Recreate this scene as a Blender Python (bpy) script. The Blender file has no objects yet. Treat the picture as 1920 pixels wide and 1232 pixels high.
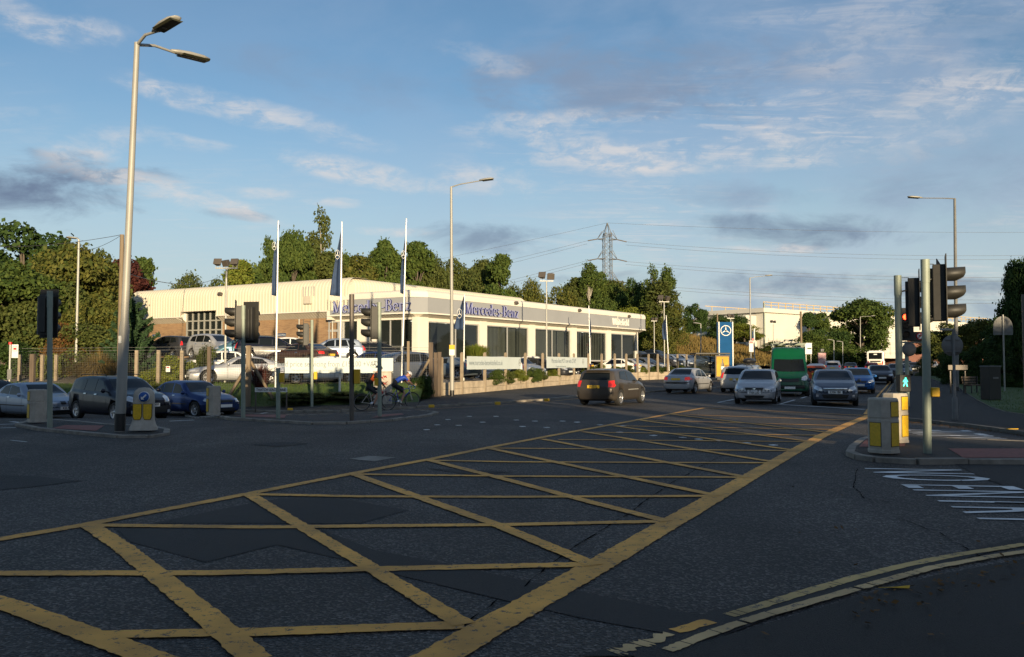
import bpy, bmesh, math, random
import numpy as np
from mathutils import Vector, Matrix, noise
from mathutils.bvhtree import BVHTree
random.seed(7)
R = math.radians
sc = bpy.context.scene
COL = sc.collection
# ------------------------------------------------------------------ camera, sky, sun
F = 1600.0; HOR = 685.0; EYE = 1.6; PITCH = math.atan((HOR - 616) / F)
cam_d = bpy.data.cameras.new('camera'); cam = bpy.data.objects.new('camera', cam_d); COL.objects.link(cam)
cam_d.sensor_width = 36; cam_d.lens = 36 * F / 1920; cam_d.clip_end = 6000; cam_d.clip_start = 0.05
cam.location = (0, 0, EYE); cam.rotation_euler = (math.pi / 2 + PITCH, 0, 0)
sc.camera = cam
SUN_EL = R(8.0); SUN_AZ = R(180 - 15.7)          # measured from +Y towards +X
SUN = Vector((math.sin(SUN_AZ) * math.cos(SUN_EL), math.cos(SUN_AZ) * math.cos(SUN_EL), math.sin(SUN_EL)))
sd = bpy.data.lights.new('sun', 'SUN'); sun = bpy.data.objects.new('sun', sd); COL.objects.link(sun)
sd.energy = 5.0; sd.angle = R(0.6); sd.color = (1.0, 0.79, 0.50)
sun.rotation_euler = SUN.to_track_quat('Z', 'Y').to_euler(); sun.location = (20, -40, 30)
sc.view_settings.view_transform = 'Standard'; sc.view_settings.look = 'None'
sc.view_settings.exposure = 0.68; sc.view_settings.gamma = 1.0
sc.render.film_transparent = False
sc.cycles.max_bounces = 6; sc.cycles.diffuse_bounces = 2; sc.cycles.glossy_bounces = 3
sc.cycles.transmission_bounces = 4; sc.cycles.transparent_max_bounces = 8
sc.cycles.use_denoising = True; sc.cycles.caustics_reflective = False; sc.cycles.caustics_refractive = False

world = bpy.data.worlds.new('World'); sc.world = world; world.use_nodes = True
wn = world.node_tree.nodes; wl = world.node_tree.links
for n in list(wn): wn.remove(n)
def wnode(t, **k):
    n = wn.new(t)
    for a, b in k.items(): setattr(n, a, b)
    return n
def setin(n, **k):
    for a, b in k.items(): n.inputs[a].default_value = b
sky = wnode('ShaderNodeTexSky', sky_type='NISHITA', sun_disc=False, sun_elevation=SUN_EL, sun_rotation=SUN_AZ,
            altitude=60, air_density=1.0, dust_density=0.6, ozone_density=2.5)
tc = wnode('ShaderNodeTexCoord')
def vmath(op, a, b=None):
    n = wnode('ShaderNodeVectorMath', operation=op)
    for i, v in enumerate((a, b)):
        if v is None: continue
        if hasattr(v, 'is_linked') or hasattr(v, 'links'): wl.new(v, n.inputs[i])
        else: n.inputs[i].default_value = v
    return n
def fmath(op, a, b=None, clamp=False):
    n = wnode('ShaderNodeMath', operation=op, use_clamp=clamp)
    for i, v in enumerate((a, b)):
        if v is None: continue
        if hasattr(v, 'links'): wl.new(v, n.inputs[i])
        else: n.inputs[i].default_value = v
    return n.outputs[0]
def ramp(v, lo, hi):
    n = wnode('ShaderNodeMapRange', interpolation_type='SMOOTHSTEP'); wl.new(v, n.inputs[0])
    n.inputs[1].default_value = lo; n.inputs[2].default_value = hi
    return n.outputs[0]
sep = wnode('ShaderNodeSeparateXYZ'); wl.new(tc.outputs['Generated'], sep.inputs[0])
dx, dy, dz = sep.outputs
# azimuth / elevation of the view direction (radians) - the clouds sit in the sky by bearing and height
az = fmath('ARCTAN2', dx, dy); el = fmath('ARCSINE', dz)
# plane-projected coordinates: cloud sheet at a constant height
inv = fmath('DIVIDE', 1.0, fmath('MAXIMUM', fmath('ADD', dz, 0.06), 0.02))
cu = fmath('MULTIPLY', dx, inv); cv = fmath('MULTIPLY', dy, inv)
cmb = wnode('ShaderNodeCombineXYZ'); wl.new(cu, cmb.inputs[0]); wl.new(cv, cmb.inputs[1])
def cnoise(scale, detail, rough, dist, off, rot=0.0, stretch=(1, 1, 1)):
    m = wnode('ShaderNodeMapping'); wl.new(cmb.outputs[0], m.inputs[0])
    m.inputs['Location'].default_value = off; m.inputs['Rotation'].default_value = (0, 0, rot); m.inputs['Scale'].default_value = stretch
    n = wnode('ShaderNodeTexNoise'); wl.new(m.outputs[0], n.inputs['Vector'])
    setin(n, Scale=scale, Detail=detail, Roughness=rough, Distortion=dist)
    return n.outputs[0]
def mixc(f, a, b):
    n = wnode('ShaderNodeMix', data_type='RGBA'); wl.new(f, n.inputs[0])
    for i, v in ((6, a), (7, b)):
        if hasattr(v, 'links'): wl.new(v, n.inputs[i])
        else: n.inputs[i].default_value = v
    return n.outputs[2]
def dnoise(scale, detail, rough, off, st=3.0, dist=.4):
    m = wnode('ShaderNodeMapping'); wl.new(tc.outputs['Generated'], m.inputs[0]); m.inputs['Location'].default_value = off; m.inputs['Scale'].default_value = (1, 1, st)
    n = wnode('ShaderNodeTexNoise'); wl.new(m.outputs[0], n.inputs['Vector']); setin(n, Scale=scale, Detail=detail, Roughness=rough, Distortion=dist); return n.outputs[0]
edge = dnoise(9, 9, .62, (3, 1, 0), 2.6)
def px_dir(px, py):                                  # bearing and elevation of a point of the photograph
    a = math.atan2((px - 960) / F, 1.0); return a, math.atan((HOR - py) / F * math.cos(a))
def blob(px, py, w, h, tilt=0.0, soft=0.55, amt=1.0):
    a0, e0 = px_dir(px, py); rw, rh = w / F / 2, h / F / 2
    u = fmath('SUBTRACT', az, a0); v = fmath('SUBTRACT', el, e0)
    uu = fmath('DIVIDE', fmath('ADD', fmath('MULTIPLY', u, math.cos(tilt)), fmath('MULTIPLY', v, math.sin(tilt))), rw)
    vv = fmath('DIVIDE', fmath('SUBTRACT', fmath('MULTIPLY', v, math.cos(tilt)), fmath('MULTIPLY', u, math.sin(tilt))), rh)
    r2 = fmath('ADD', fmath('MULTIPLY', uu, uu), fmath('MULTIPLY', vv, vv))
    g = fmath('SUBTRACT', 1.0, fmath('MULTIPLY', r2, 0.5))
    g2 = fmath('ADD', g, fmath('MULTIPLY', fmath('SUBTRACT', edge, 0.5), 4.2))
    n = wnode('ShaderNodeMapRange', interpolation_type='SMOOTHSTEP'); wl.new(g2, n.inputs[0])
    n.inputs[1].default_value = 0.55 - soft * .5; n.inputs[2].default_value = 0.55 + soft; n.inputs[4].default_value = amt
    lim = ramp(r2, 3.2, 1.2)
    return fmath('MULTIPLY', n.outputs[0], lim)
def union(l):
    o = l[0]
    for x in l[1:]: o = fmath('MAXIMUM', o, x)
    return o
fine = dnoise(26, 8, .66, (5, 7, 0), 2.4)
patchy = dnoise(5, 8, .6, (1, 9, 2), 2.2)
hs = wnode('ShaderNodeHueSaturation'); wl.new(sky.outputs[0], hs.inputs['Color']); setin(hs, Saturation=1.02, Value=1.12); skc0 = hs.outputs[0]
haze_c = (3.85, 4.45, 4.75, 1)
hz_f = fmath('MULTIPLY', ramp(el, 0.33, -0.02), 0.92)
skc = mixc(hz_f, skc0, haze_c)
white = (5.3, 5.05, 4.95, 1); grey = (1.68, 2.22, 3.15, 1); dgrey = (1.05, 1.42, 2.2, 1); veil = (2.9, 3.5, 4.6, 1)
wispn = cnoise(3.2, 10, 0.7, 0.9, (1.3, 4, 0), R(30), (0.55, 2.2, 1))
big = cnoise(0.55, 4, 0.55, 0.2, (8, 2, 0))
w_all = fmath('MULTIPLY', fmath('MULTIPLY', fmath('MULTIPLY', ramp(wispn, 0.42, 0.70), ramp(fine, .38, .56)), ramp(big, 0.40, 0.60)), 0.72)
w_all = fmath('MULTIPLY', w_all, fmath('ADD', 0.25, fmath('MULTIPLY', ramp(az, -0.1, 0.4), .75)))
veilf = fmath('MULTIPLY', fmath('MULTIPLY', fmath('ADD', .3, ramp(az, -0.45, 0.5)), ramp(patchy, 0.30, 0.62)), 0.30)
def wisp(*a): return fmath('MULTIPLY', blob(*a), fmath('ADD', .30, fmath('MULTIPLY', ramp(fine, .38, .60), 1.05)))
whites = union([wisp(450, 200, 330, 44, R(-9), 1.2, .62), wisp(340, 368, 300, 40, R(-12), 1.1, .75), wisp(370, 270, 200, 30, R(-4), 1, .55), wisp(560, 300, 200, 26, R(-8), 1, .6),
                wisp(1010, 232, 280, 46, R(2), 1.1, .66), wisp(1110, 283, 340, 58, R(-6), 1.2, .62), wisp(660, 318, 330, 40, R(-9), 1.1, .58), wisp(620, 378, 90, 18, 0, 1, .5), wisp(490, 362, 90, 20, 0, 1, .4),
                wisp(690, 432, 190, 18, 0, .9, .6), wisp(190, 268, 170, 54, R(20), 1.2, .5), wisp(1350, 262, 90, 30, R(4), 1, .5), wisp(1440, 262, 200, 60, R(8), 1.2, .5), wisp(600, 240, 200, 40, R(-10), 1.2, .4),
                wisp(1450, 465, 150, 16, R(-3), .8, .5), wisp(40, 30, 130, 40, R(-20), 1.2, .5), wisp(160, 50, 120, 36, 0, 1.2, .45), wisp(1640, 60, 240, 110, R(25), 1.4, .35), wisp(1770, 200, 240, 120, R(25), 1.4, .35), wisp(900, 330, 160, 50, R(-8), 1.2, .5), wisp(1480, 292, 260, 44, R(-4), 1.2, .5), wisp(1260, 300, 240, 34, R(-6), 1.2, .5), wisp(900, 100, 150, 40, R(-15), 1.2, .3)])
greys = union([blob(1230, 145, 700, 130, R(-3), 1.2, .88), blob(1830, 345, 340, 110, R(-5), 1.5, .6), blob(650, 150, 440, 80, R(-4), 1.5, .45),
               blob(1740, 582, 500, 34, 0, 1, .6), blob(1400, 360, 220, 40, R(-3), 1.4, .5), blob(1350, 570, 200, 24, 0, 1, .5), blob(1750, 60, 500, 160, R(10), 1.6, .4)])
darks = union([blob(70, 362, 330, 105, R(6), 1.0, .92), blob(1500, 433, 340, 50, R(-4), 1.0, .72), blob(960, 450, 280, 54, R(-4), 1.0, .62), blob(1540, 533, 760, 38, R(-3), .9, .62), blob(430, 402, 120, 22, R(-2), 1, .62)])
c1 = mixc(veilf, skc, veil)
c2 = mixc(w_all, c1, white)
c3 = mixc(darks, mixc(greys, c2, grey), dgrey)
c4 = mixc(whites, c3, white)
bg = wnode('ShaderNodeBackground'); wl.new(c4, bg.inputs[0]); bg.inputs[1].default_value = 0.087
wo = wnode('ShaderNodeOutputWorld'); wl.new(bg.outputs[0], wo.inputs[0])
# ------------------------------------------------------------------ placing helpers: from a bearing in the photo to metres on the ground
CP, SP = math.cos(PITCH), math.sin(PITCH)
def ray(px, py):
    a = (px - 960) / F; b = (616 - py) / F
    return Vector((a, CP - b * SP, SP + b * CP))
def P(px, py, D):                 # point seen at (px,py) standing D metres ahead
    r = ray(px, py); t = D / r.y
    return Vector((r.x * t, D, EYE + r.z * t))
_HY = [-500, 46, 60, 70, 106, 137, 220, 320, 420, 3000]; _HZ = [0, 0, .13, .24, .5, .8, 2.2, 4.2, 5.5, 5.5]
def smooth(a, b, x):
    t = min(1, max(0, (x - a) / (b - a))); return t * t * (3 - 2 * t)
def H(x, y):                      # road level
    z = float(np.interp(y, _HY, _HZ))
    return z - 0.42 * smooth(2, -12, x) * smooth(25, 33, y) * (1 - .8 * smooth(36, 44, y))
def G(px, py, off=0.0):           # road point seen at (px,py)
    r = ray(px, py); lo, hi = 1.0, 900.0
    f = lambda D: (EYE + r.z * D / r.y) - (H(r.x * D / r.y, D) + off)
    D = lo
    while D < hi and f(D) > 0: D += 0.5 if D < 120 else 3
    a, b = D - (0.5 if D < 120 else 3), D
    for _ in range(30):
        m = (a + b) / 2
        if f(m) > 0: a = m
        else: b = m
    return P(px, py, b)
def X(px, D): return (px - 960) / F * D * 1.0     # lateral metres of bearing px at distance D
# ------------------------------------------------------------------ object helpers
def tag(o, label=None, cat=None, group=None, kind=None):
    if label: o['label'] = label
    if cat: o['category'] = cat
    if group: o['group'] = group
    if kind: o['kind'] = kind
    return o
def empty(name, loc, rz=0, label=None, cat=None, group=None):
    o = bpy.data.objects.new(name, None); COL.objects.link(o); o.empty_display_size = .3
    o.location = loc; o.rotation_euler = (0, 0, rz); return tag(o, label, cat, group)
def copy_tree(o, parent=None):
    c = o.copy(); COL.objects.link(c)
    if parent is not None:
        c.parent = parent
    for ch in o.children: copy_tree(ch, c)
    return c
class MB:
    """collects shapes, links them as ONE mesh object"""
    def __init__(s): s.v = []; s.f = []; s.m = []; s.sm = []; s.cur = 0; s.smooth = False
    def add(s, vs, fs, mat=None, smooth=None):
        b = len(s.v); s.v += [tuple(v) for v in vs]; s.f += [tuple(b + i for i in f) for f in fs]
        s.m += [s.cur if mat is None else mat] * len(fs); s.sm += [s.smooth if smooth is None else smooth] * len(fs); return s
    def box(s, c, d, rz=0, mat=None, tilt=None):
        x, y, z = [k / 2 for k in d]; cc, ss = math.cos(rz), math.sin(rz)
        vs = []
        for k in ((-1, -1, -1), (1, -1, -1), (1, 1, -1), (-1, 1, -1), (-1, -1, 1), (1, -1, 1), (1, 1, 1), (-1, 1, 1)):
            v = Vector((k[0] * x, k[1] * y, k[2] * z))
            if tilt is not None: v = tilt @ v
            vs.append((c[0] + v.x * cc - v.y * ss, c[1] + v.x * ss + v.y * cc, c[2] + v.z))
        return s.add(vs, [(0, 3, 2, 1), (4, 5, 6, 7), (0, 1, 5, 4), (1, 2, 6, 5), (2, 3, 7, 6), (3, 0, 4, 7)], mat, False)
    def box2(s, x0, x1, y0, y1, z0, z1, mat=None):
        return s.box(((x0 + x1) / 2, (y0 + y1) / 2, (z0 + z1) / 2), (abs(x1 - x0), abs(y1 - y0), abs(z1 - z0)), 0, mat)
    def tube(s, pts, r, n=10, mat=None, cap=True):
        pts = [Vector(p) for p in pts]; rs = r if isinstance(r, (list, tuple)) else [r] * len(pts)
        vs = []; fs = []; up = None
        for i, p in enumerate(pts):
            d = (pts[min(i + 1, len(pts) - 1)] - pts[max(i - 1, 0)]).normalized()
            if up is None:
                up = Vector((0, 0, 1)) if abs(d.z) < .9 else Vector((1, 0, 0))
            a = d.cross(up).normalized(); b = a.cross(d).normalized(); up = b
            for k in range(n):
                t = 2 * math.pi * k / n; vs.append(p + a * math.cos(t) * rs[i] + b * math.sin(t) * rs[i])
        for i in range(len(pts) - 1):
            for k in range(n):
                fs.append((i * n + k, i * n + (k + 1) % n, (i + 1) * n + (k + 1) % n, (i + 1) * n + k))
        s.add(vs, fs, mat, True)
        if cap:
            s.add(vs[:n], [tuple(range(n))], mat, False); s.add(vs[-n:], [tuple(reversed(range(n)))], mat, False)
        return s
    def lathe(s, prof, n=16, c=(0, 0, 0), mat=None, axis='z', sm=True):
        vs = []; fs = []
        for r, z in prof:
            for k in range(n):
                t = 2 * math.pi * k / n; a, b = r * math.cos(t), r * math.sin(t)
                v = (a, b, z) if axis == 'z' else ((a, z, b) if axis == 'y' else (z, a, b))
                vs.append((c[0] + v[0], c[1] + v[1], c[2] + v[2]))
        for i in range(len(prof) - 1):
            for k in range(n): fs.append((i * n + k, i * n + (k + 1) % n, (i + 1) * n + (k + 1) % n, (i + 1) * n + k))
        return s.add(vs, fs, mat, sm)
    def prism(s, poly, z0, z1, mat=None, top=None):
        n = len(poly); vs = [(p[0], p[1], z0) for p in poly] + [(p[0], p[1], z1) for p in poly]
        s.add(vs, [tuple(reversed(range(n))), tuple(range(n, 2 * n))], mat, False)
        return s.add(vs, [(i, (i + 1) % n, n + (i + 1) % n, n + i) for i in range(n)], mat, False)
    def quad(s, a, b, c, d, mat=None): return s.add([a, b, c, d], [(0, 1, 2, 3)], mat, False)
    def build(s, name, mats, parent=None, loc=None, rz=None, bevel=0, fix=True):
        me = bpy.data.meshes.new(name); me.from_pydata(s.v, [], s.f)
        if not isinstance(mats, (list, tuple)): mats = [mats]
        for m in mats: me.materials.append(m)
        me.polygons.foreach_set('material_index', s.m); me.polygons.foreach_set('use_smooth', s.sm)
        if fix:
            bm = bmesh.new(); bm.from_mesh(me); bmesh.ops.recalc_face_normals(bm, faces=bm.faces); bm.to_mesh(me); bm.free()
        me.update()
        o = bpy.data.objects.new(name, me); COL.objects.link(o)
        if parent is not None: o.parent = parent
        if loc is not None: o.location = loc
        if rz is not None: o.rotation_euler = (0, 0, rz)
        if bevel:
            b = o.modifiers.new('bevel', 'BEVEL'); b.width = bevel; b.segments = 2; b.limit_method = 'ANGLE'
        return o
def text_mesh(name, s, size, mat, parent, loc, rot, depth=0.004, sx=1.0, spacing=1.0, align='CENTER', bold=0):
    cu_ = bpy.data.curves.new(name, 'FONT'); cu_.body = s; cu_.size = size; cu_.extrude = depth; cu_.align_x = align; cu_.align_y = 'CENTER'
    cu_.space_character = spacing; cu_.offset = bold; cu_.resolution_u = 3
    t = bpy.data.objects.new('tmp', cu_); COL.objects.link(t)
    dg = bpy.context.evaluated_depsgraph_get(); me = bpy.data.meshes.new_from_object(t.evaluated_get(dg))
    bpy.data.objects.remove(t); bpy.data.curves.remove(cu_)
    me.materials.clear(); me.materials.append(mat); me.name = name
    o = bpy.data.objects.new(name, me); COL.objects.link(o)
    if parent is not None: o.parent = parent
    o.location = loc; o.rotation_euler = rot; o.scale = (sx, 1, 1); return o
# ------------------------------------------------------------------ materials
def mat(name, col=(.5, .5, .5), rough=.6, metal=0, spec=.5, coat=0, nscale=0, namt=.15, bump=0, emit=None, estr=0, ncol=None, stretch=None, trans=0):
    m = bpy.data.materials.new(name); m.use_nodes = True; nt = m.node_tree; b = nt.nodes['Principled BSDF']
    b.inputs['Base Color'].default_value = (*col, 1); b.inputs['Roughness'].default_value = rough
    b.inputs['Metallic'].default_value = metal; b.inputs['Specular IOR Level'].default_value = spec; b.inputs['Coat Weight'].default_value = coat
    b.inputs['Coat Roughness'].default_value = .05
    if trans: b.inputs['Transmission Weight'].default_value = trans
    if emit: b.inputs['Emission Color'].default_value = (*emit, 1); b.inputs['Emission Strength'].default_value = estr
    if nscale:
        t = nt.nodes.new('ShaderNodeTexCoord'); n = nt.nodes.new('ShaderNodeTexNoise'); n.inputs['Scale'].default_value = nscale
        n.inputs['Detail'].default_value = 6; n.inputs['Roughness'].default_value = .65
        src = t.outputs['Object']
        if stretch:
            mp = nt.nodes.new('ShaderNodeMapping'); mp.inputs['Scale'].default_value = stretch; nt.links.new(src, mp.inputs[0]); src = mp.outputs[0]
        nt.links.new(src, n.inputs['Vector'])
        mr = nt.nodes.new('ShaderNodeMapRange'); mr.inputs[1].default_value = .3; mr.inputs[2].default_value = .7; nt.links.new(n.outputs[0], mr.inputs[0])
        mx = nt.nodes.new('ShaderNodeMix'); mx.data_type = 'RGBA'; nt.links.new(mr.outputs[0], mx.inputs[0])
        c2_ = ncol or tuple(c * (1 - namt) for c in col)
        c1_ = col if ncol else tuple(min(1, c * (1 + namt)) for c in col)
        mx.inputs[6].default_value = (*c1_, 1); mx.inputs[7].default_value = (*c2_, 1); nt.links.new(mx.outputs[2], b.inputs['Base Color'])
        if bump:
            bp = nt.nodes.new('ShaderNodeBump'); bp.inputs['Strength'].default_value = bump; bp.inputs['Distance'].default_value = .02
            nt.links.new(n.outputs[0], bp.inputs['Height']); nt.links.new(bp.outputs[0], b.inputs['Normal'])
    return m
def N(m, t, **k):
    n = m.node_tree.nodes.new(t)
    for a, b in k.items(): setattr(n, a, b)
    return n
def L(m, a, b): m.node_tree.links.new(a, b)
def asphalt(name, dark, light, scale=90, chip=.5, big=.25, wornscale=.35, rough=.75):
    m = mat(name, dark, rough); b = m.node_tree.nodes['Principled BSDF']; t = N(m, 'ShaderNodeTexCoord'); o = t.outputs['Object']
    v = N(m, 'ShaderNodeTexVoronoi'); v.inputs['Scale'].default_value = scale; L(m, o, v.inputs['Vector'])
    n1 = N(m, 'ShaderNodeTexNoise'); n1.inputs['Scale'].default_value = wornscale; n1.inputs['Detail'].default_value = 8; n1.inputs['Roughness'].default_value = .6; L(m, o, n1.inputs['Vector'])
    n2 = N(m, 'ShaderNodeTexNoise'); n2.inputs['Scale'].default_value = scale * 1.3; n2.inputs['Detail'].default_value = 2; L(m, o, n2.inputs['Vector'])
    cr = N(m, 'ShaderNodeSeparateColor'); L(m, v.outputs['Color'], cr.inputs[0])
    a = N(m, 'ShaderNodeMapRange'); a.inputs[1].default_value = 1 - chip; a.inputs[2].default_value = 1.0; L(m, cr.outputs[0], a.inputs[0])
    mx = N(m, 'ShaderNodeMix', data_type='RGBA'); mx.inputs[6].default_value = (*dark, 1); mx.inputs[7].default_value = (*light, 1); L(m, a.outputs[0], mx.inputs[0])
    bm_ = N(m, 'ShaderNodeMapRange'); bm_.inputs[1].default_value = .36; bm_.inputs[2].default_value = .64; bm_.inputs[3].default_value = 1 - big; bm_.inputs[4].default_value = 1 + big; L(m, n1.outputs[0], bm_.inputs[0])
    mul = N(m, 'ShaderNodeMix', data_type='RGBA', blend_type='MULTIPLY'); mul.inputs[0].default_value = 1
    L(m, mx.outputs[2], mul.inputs[6]); L(m, bm_.outputs[0], mul.inputs[7])
    mp = N(m, 'ShaderNodeMapping'); mp.inputs['Rotation'].default_value = (0, 0, R(24.9)); mp.inputs['Scale'].default_value = (.75, .06, 1); L(m, o, mp.inputs[0])
    n3 = N(m, 'ShaderNodeTexNoise'); n3.inputs['Scale'].default_value = 1.0; n3.inputs['Detail'].default_value = 3; L(m, mp.outputs[0], n3.inputs['Vector'])
    m3 = N(m, 'ShaderNodeMapRange'); m3.inputs[1].default_value = .35; m3.inputs[2].default_value = .65; m3.inputs[3].default_value = .78; m3.inputs[4].default_value = 1.22; L(m, n3.outputs[0], m3.inputs[0])
    n4 = N(m, 'ShaderNodeTexNoise'); n4.inputs['Scale'].default_value = 1.7; n4.inputs['Detail'].default_value = 6; n4.inputs['Roughness'].default_value = .7; L(m, o, n4.inputs['Vector'])
    m4 = N(m, 'ShaderNodeMapRange'); m4.inputs[1].default_value = .28; m4.inputs[2].default_value = .42; m4.inputs[3].default_value = .55; m4.inputs[4].default_value = 1; L(m, n4.outputs[0], m4.inputs[0])
    pr = N(m, 'ShaderNodeMath', operation='MULTIPLY'); L(m, m3.outputs[0], pr.inputs[0]); L(m, m4.outputs[0], pr.inputs[1])
    mul2 = N(m, 'ShaderNodeMix', data_type='RGBA', blend_type='MULTIPLY'); mul2.inputs[0].default_value = 1; L(m, mul.outputs[2], mul2.inputs[6]); L(m, pr.outputs[0], mul2.inputs[7]); L(m, mul2.outputs[2], b.inputs['Base Color'])
    bp = N(m, 'ShaderNodeBump'); bp.inputs['Strength'].default_value = 1.0; bp.inputs['Distance'].default_value = .035
    L(m, v.outputs['Distance'], bp.inputs['Height']); L(m, bp.outputs[0], b.inputs['Normal'])
    return m
def worn(name, col, under, wear=.42, scale=9, rough=.7):
    """road paint with worn-through flecks and fine cracks"""
    m = mat(name, col, rough); b = m.node_tree.nodes['Principled BSDF']; t = N(m, 'ShaderNodeTexCoord')
    n = N(m, 'ShaderNodeTexNoise'); n.inputs['Scale'].default_value = scale; n.inputs['Detail'].default_value = 10; n.inputs['Roughness'].default_value = .72; L(m, t.outputs['Object'], n.inputs['Vector'])
    v = N(m, 'ShaderNodeTexVoronoi'); v.inputs['Scale'].default_value = 80; L(m, t.outputs['Object'], v.inputs['Vector'])
    ad = N(m, 'ShaderNodeMath', operation='ADD'); L(m, n.outputs[0], ad.inputs[0])
    mu = N(m, 'ShaderNodeMath', operation='MULTIPLY'); L(m, v.outputs['Distance'], mu.inputs[0]); mu.inputs[1].default_value = .12; L(m, mu.outputs[0], ad.inputs[1])
    a = N(m, 'ShaderNodeMapRange'); a.inputs[1].default_value = wear; a.inputs[2].default_value = wear + .07; L(m, ad.outputs[0], a.inputs[0])
    n3 = N(m, 'ShaderNodeTexNoise'); n3.inputs['Scale'].default_value = 1.1; n3.inputs['Detail'].default_value = 5; L(m, t.outputs['Object'], n3.inputs['Vector'])
    m3 = N(m, 'ShaderNodeMapRange'); m3.inputs[1].default_value = .3; m3.inputs[2].default_value = .7; m3.inputs[3].default_value = .55; m3.inputs[4].default_value = 1.25; L(m, n3.outputs[0], m3.inputs[0])
    mu2 = N(m, 'ShaderNodeMix', data_type='RGBA', blend_type='MULTIPLY'); mu2.inputs[0].default_value = 1; mu2.inputs[6].default_value = (*col, 1); L(m, m3.outputs[0], mu2.inputs[7])
    mx = N(m, 'ShaderNodeMix', data_type='RGBA'); mx.inputs[6].default_value = (*under, 1); L(m, mu2.outputs[2], mx.inputs[7]); L(m, a.outputs[0], mx.inputs[0])
    L(m, mx.outputs[2], b.inputs['Base Color'])
    bp = N(m, 'ShaderNodeBump'); bp.inputs['Strength'].default_value = .5; bp.inputs['Distance'].default_value = .006
    L(m, ad.outputs[0], bp.inputs['Height']); L(m, bp.outputs[0], b.inputs['Normal'])
    return m
M = {}
M['road'] = asphalt('asphalt', (.034, .0295, .0265), (.18, .158, .14), 52, .36, .38)
M['road_smooth'] = asphalt('asphalt patch', (.021, .0195, .021), (.034, .031, .032), 120, .5, .15, .8)
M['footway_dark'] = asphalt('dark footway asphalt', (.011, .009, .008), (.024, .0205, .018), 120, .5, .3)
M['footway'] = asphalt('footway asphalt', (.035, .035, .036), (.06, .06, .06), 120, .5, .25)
M['lot'] = asphalt('yard asphalt', (.13, .12, .11), (.22, .20, .18), 40, .5, .25, .2)
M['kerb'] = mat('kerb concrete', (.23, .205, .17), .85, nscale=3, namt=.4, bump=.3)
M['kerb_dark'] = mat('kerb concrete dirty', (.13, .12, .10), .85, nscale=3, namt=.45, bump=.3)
M['tactile'] = mat('red tactile paving', (.20, .065, .05), .8, nscale=14, namt=.3, bump=.6)
M['yellow'] = worn('yellow road paint', (.78, .37, .05), (.06, .050, .035), .43, 13)
M['yellow_old'] = worn('old yellow road paint', (.55, .36, .12), (.06, .055, .05), .42)
M['cream'] = worn('faded road paint', (.58, .38, .16), (.06, .058, .05), .42)
M['white'] = worn('white road paint', (.72, .72, .70), (.08, .08, .08), .35)
M['grass'] = mat('grass', (.075, .12, .022), .9, nscale=5, ncol=(.035, .065, .012), bump=.8)
M['drygrass'] = mat('dry grass', (.26, .20, .075), .9, nscale=.35, ncol=(.07, .10, .02), bump=.8)
M['verge'] = mat('verge earth', (.09, .065, .04), .95, nscale=3, ncol=(.05, .07, .02), bump=.8)
M['galv'] = mat('grey green painted steel', (.24, .28, .23), .55, .1, nscale=4, namt=.12)
M['pole_grey'] = mat('grey painted steel', (.29, .285, .26), .5, .1, nscale=1.2, namt=.1)
M['pole_pale'] = mat('pale galvanised steel', (.36, .36, .33), .5, .2, nscale=2, namt=.1)
M['pole_dark'] = mat('dark brown steel', (.10, .085, .07), .5, .2, nscale=2, namt=.15)
M['flagpole'] = mat('white flagpole', (.70, .70, .68), .3, .1)
M['black'] = mat('black plastic', (.018, .018, .018), .45)
M['signal'] = mat('signal housing', (.022, .021, .018), .55, nscale=6, namt=.3)
M['rubber'] = mat('tyre rubber', (.018, .018, .018), .8, nscale=30, namt=.2)
M['alloy'] = mat('alloy wheel', (.55, .55, .56), .28, .8)
M['chrome'] = mat('chrome', (.7, .7, .7), .12, 1)
M['glass'] = mat('vehicle glass', (.008, .010, .011), .06, 0, .35)
M['lens'] = mat('headlamp lens', (.55, .57, .60), .12, .35, .8, 1)
M['tail'] = mat('tail lamp', (.50, .012, .01), .3, 0, .5, .4, emit=(1, .05, .03), estr=.16)
M['amber'] = mat('amber lamp', (.7, .22, .02), .2)
M['plate_w'] = mat('white number plate', (.75, .75, .72), .4)
M['plate_y'] = mat('yellow number plate', (.80, .50, .04), .4)
M['ink'] = mat('black lettering', (.02, .02, .02), .5)
M['crack'] = mat('crack filler', (.009, .009, .009), 1.0, spec=0)
M['grille'] = mat('black grille', (.012, .012, .012), .4)
M['trim'] = mat('black trim', (.025, .025, .025), .55)
M['wood'] = mat('weathered timber', (.19, .145, .095), .85, nscale=2, namt=.3, stretch=(6, 6, .6), bump=.4)
M['wood_dark'] = mat('old dark timber', (.10, .075, .055), .85, nscale=2, namt=.3, stretch=(6, 6, .6), bump=.4)
M['conc'] = mat('weathered concrete', (.40, .33, .24), .85, nscale=2.2, namt=.28, bump=.35)
M['conc_post'] = mat('concrete post', (.26, .21, .15), .85, nscale=3, namt=.28, bump=.3)
M['bollard'] = mat('dirty bollard plastic', (.40, .36, .30), .7, nscale=4, namt=.22, bump=.1)
M['bollard_y'] = mat('yellow reflector', (.68, .42, .02), .4, nscale=30, namt=.2)
M['blue_sign'] = mat('blue sign', (.02, .09, .33), .7)
M['navy'] = mat('navy sign panel', (.012, .05, .13), .8, nscale=.7, namt=.2)
M['sign_w'] = mat('white sign face', (.68, .68, .65), .8)
M['sign_red'] = mat('red sign paint', (.55, .02, .02), .45)
M['sign_grey'] = mat('grey sign back', (.15, .15, .145), .75, nscale=5, namt=.2)
M['box_y'] = mat('yellow push button box', (.62, .36, .01), .6)
M['banner'] = mat('pale banner', (.50, .56, .56), .85, nscale=.8, namt=.06)
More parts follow.
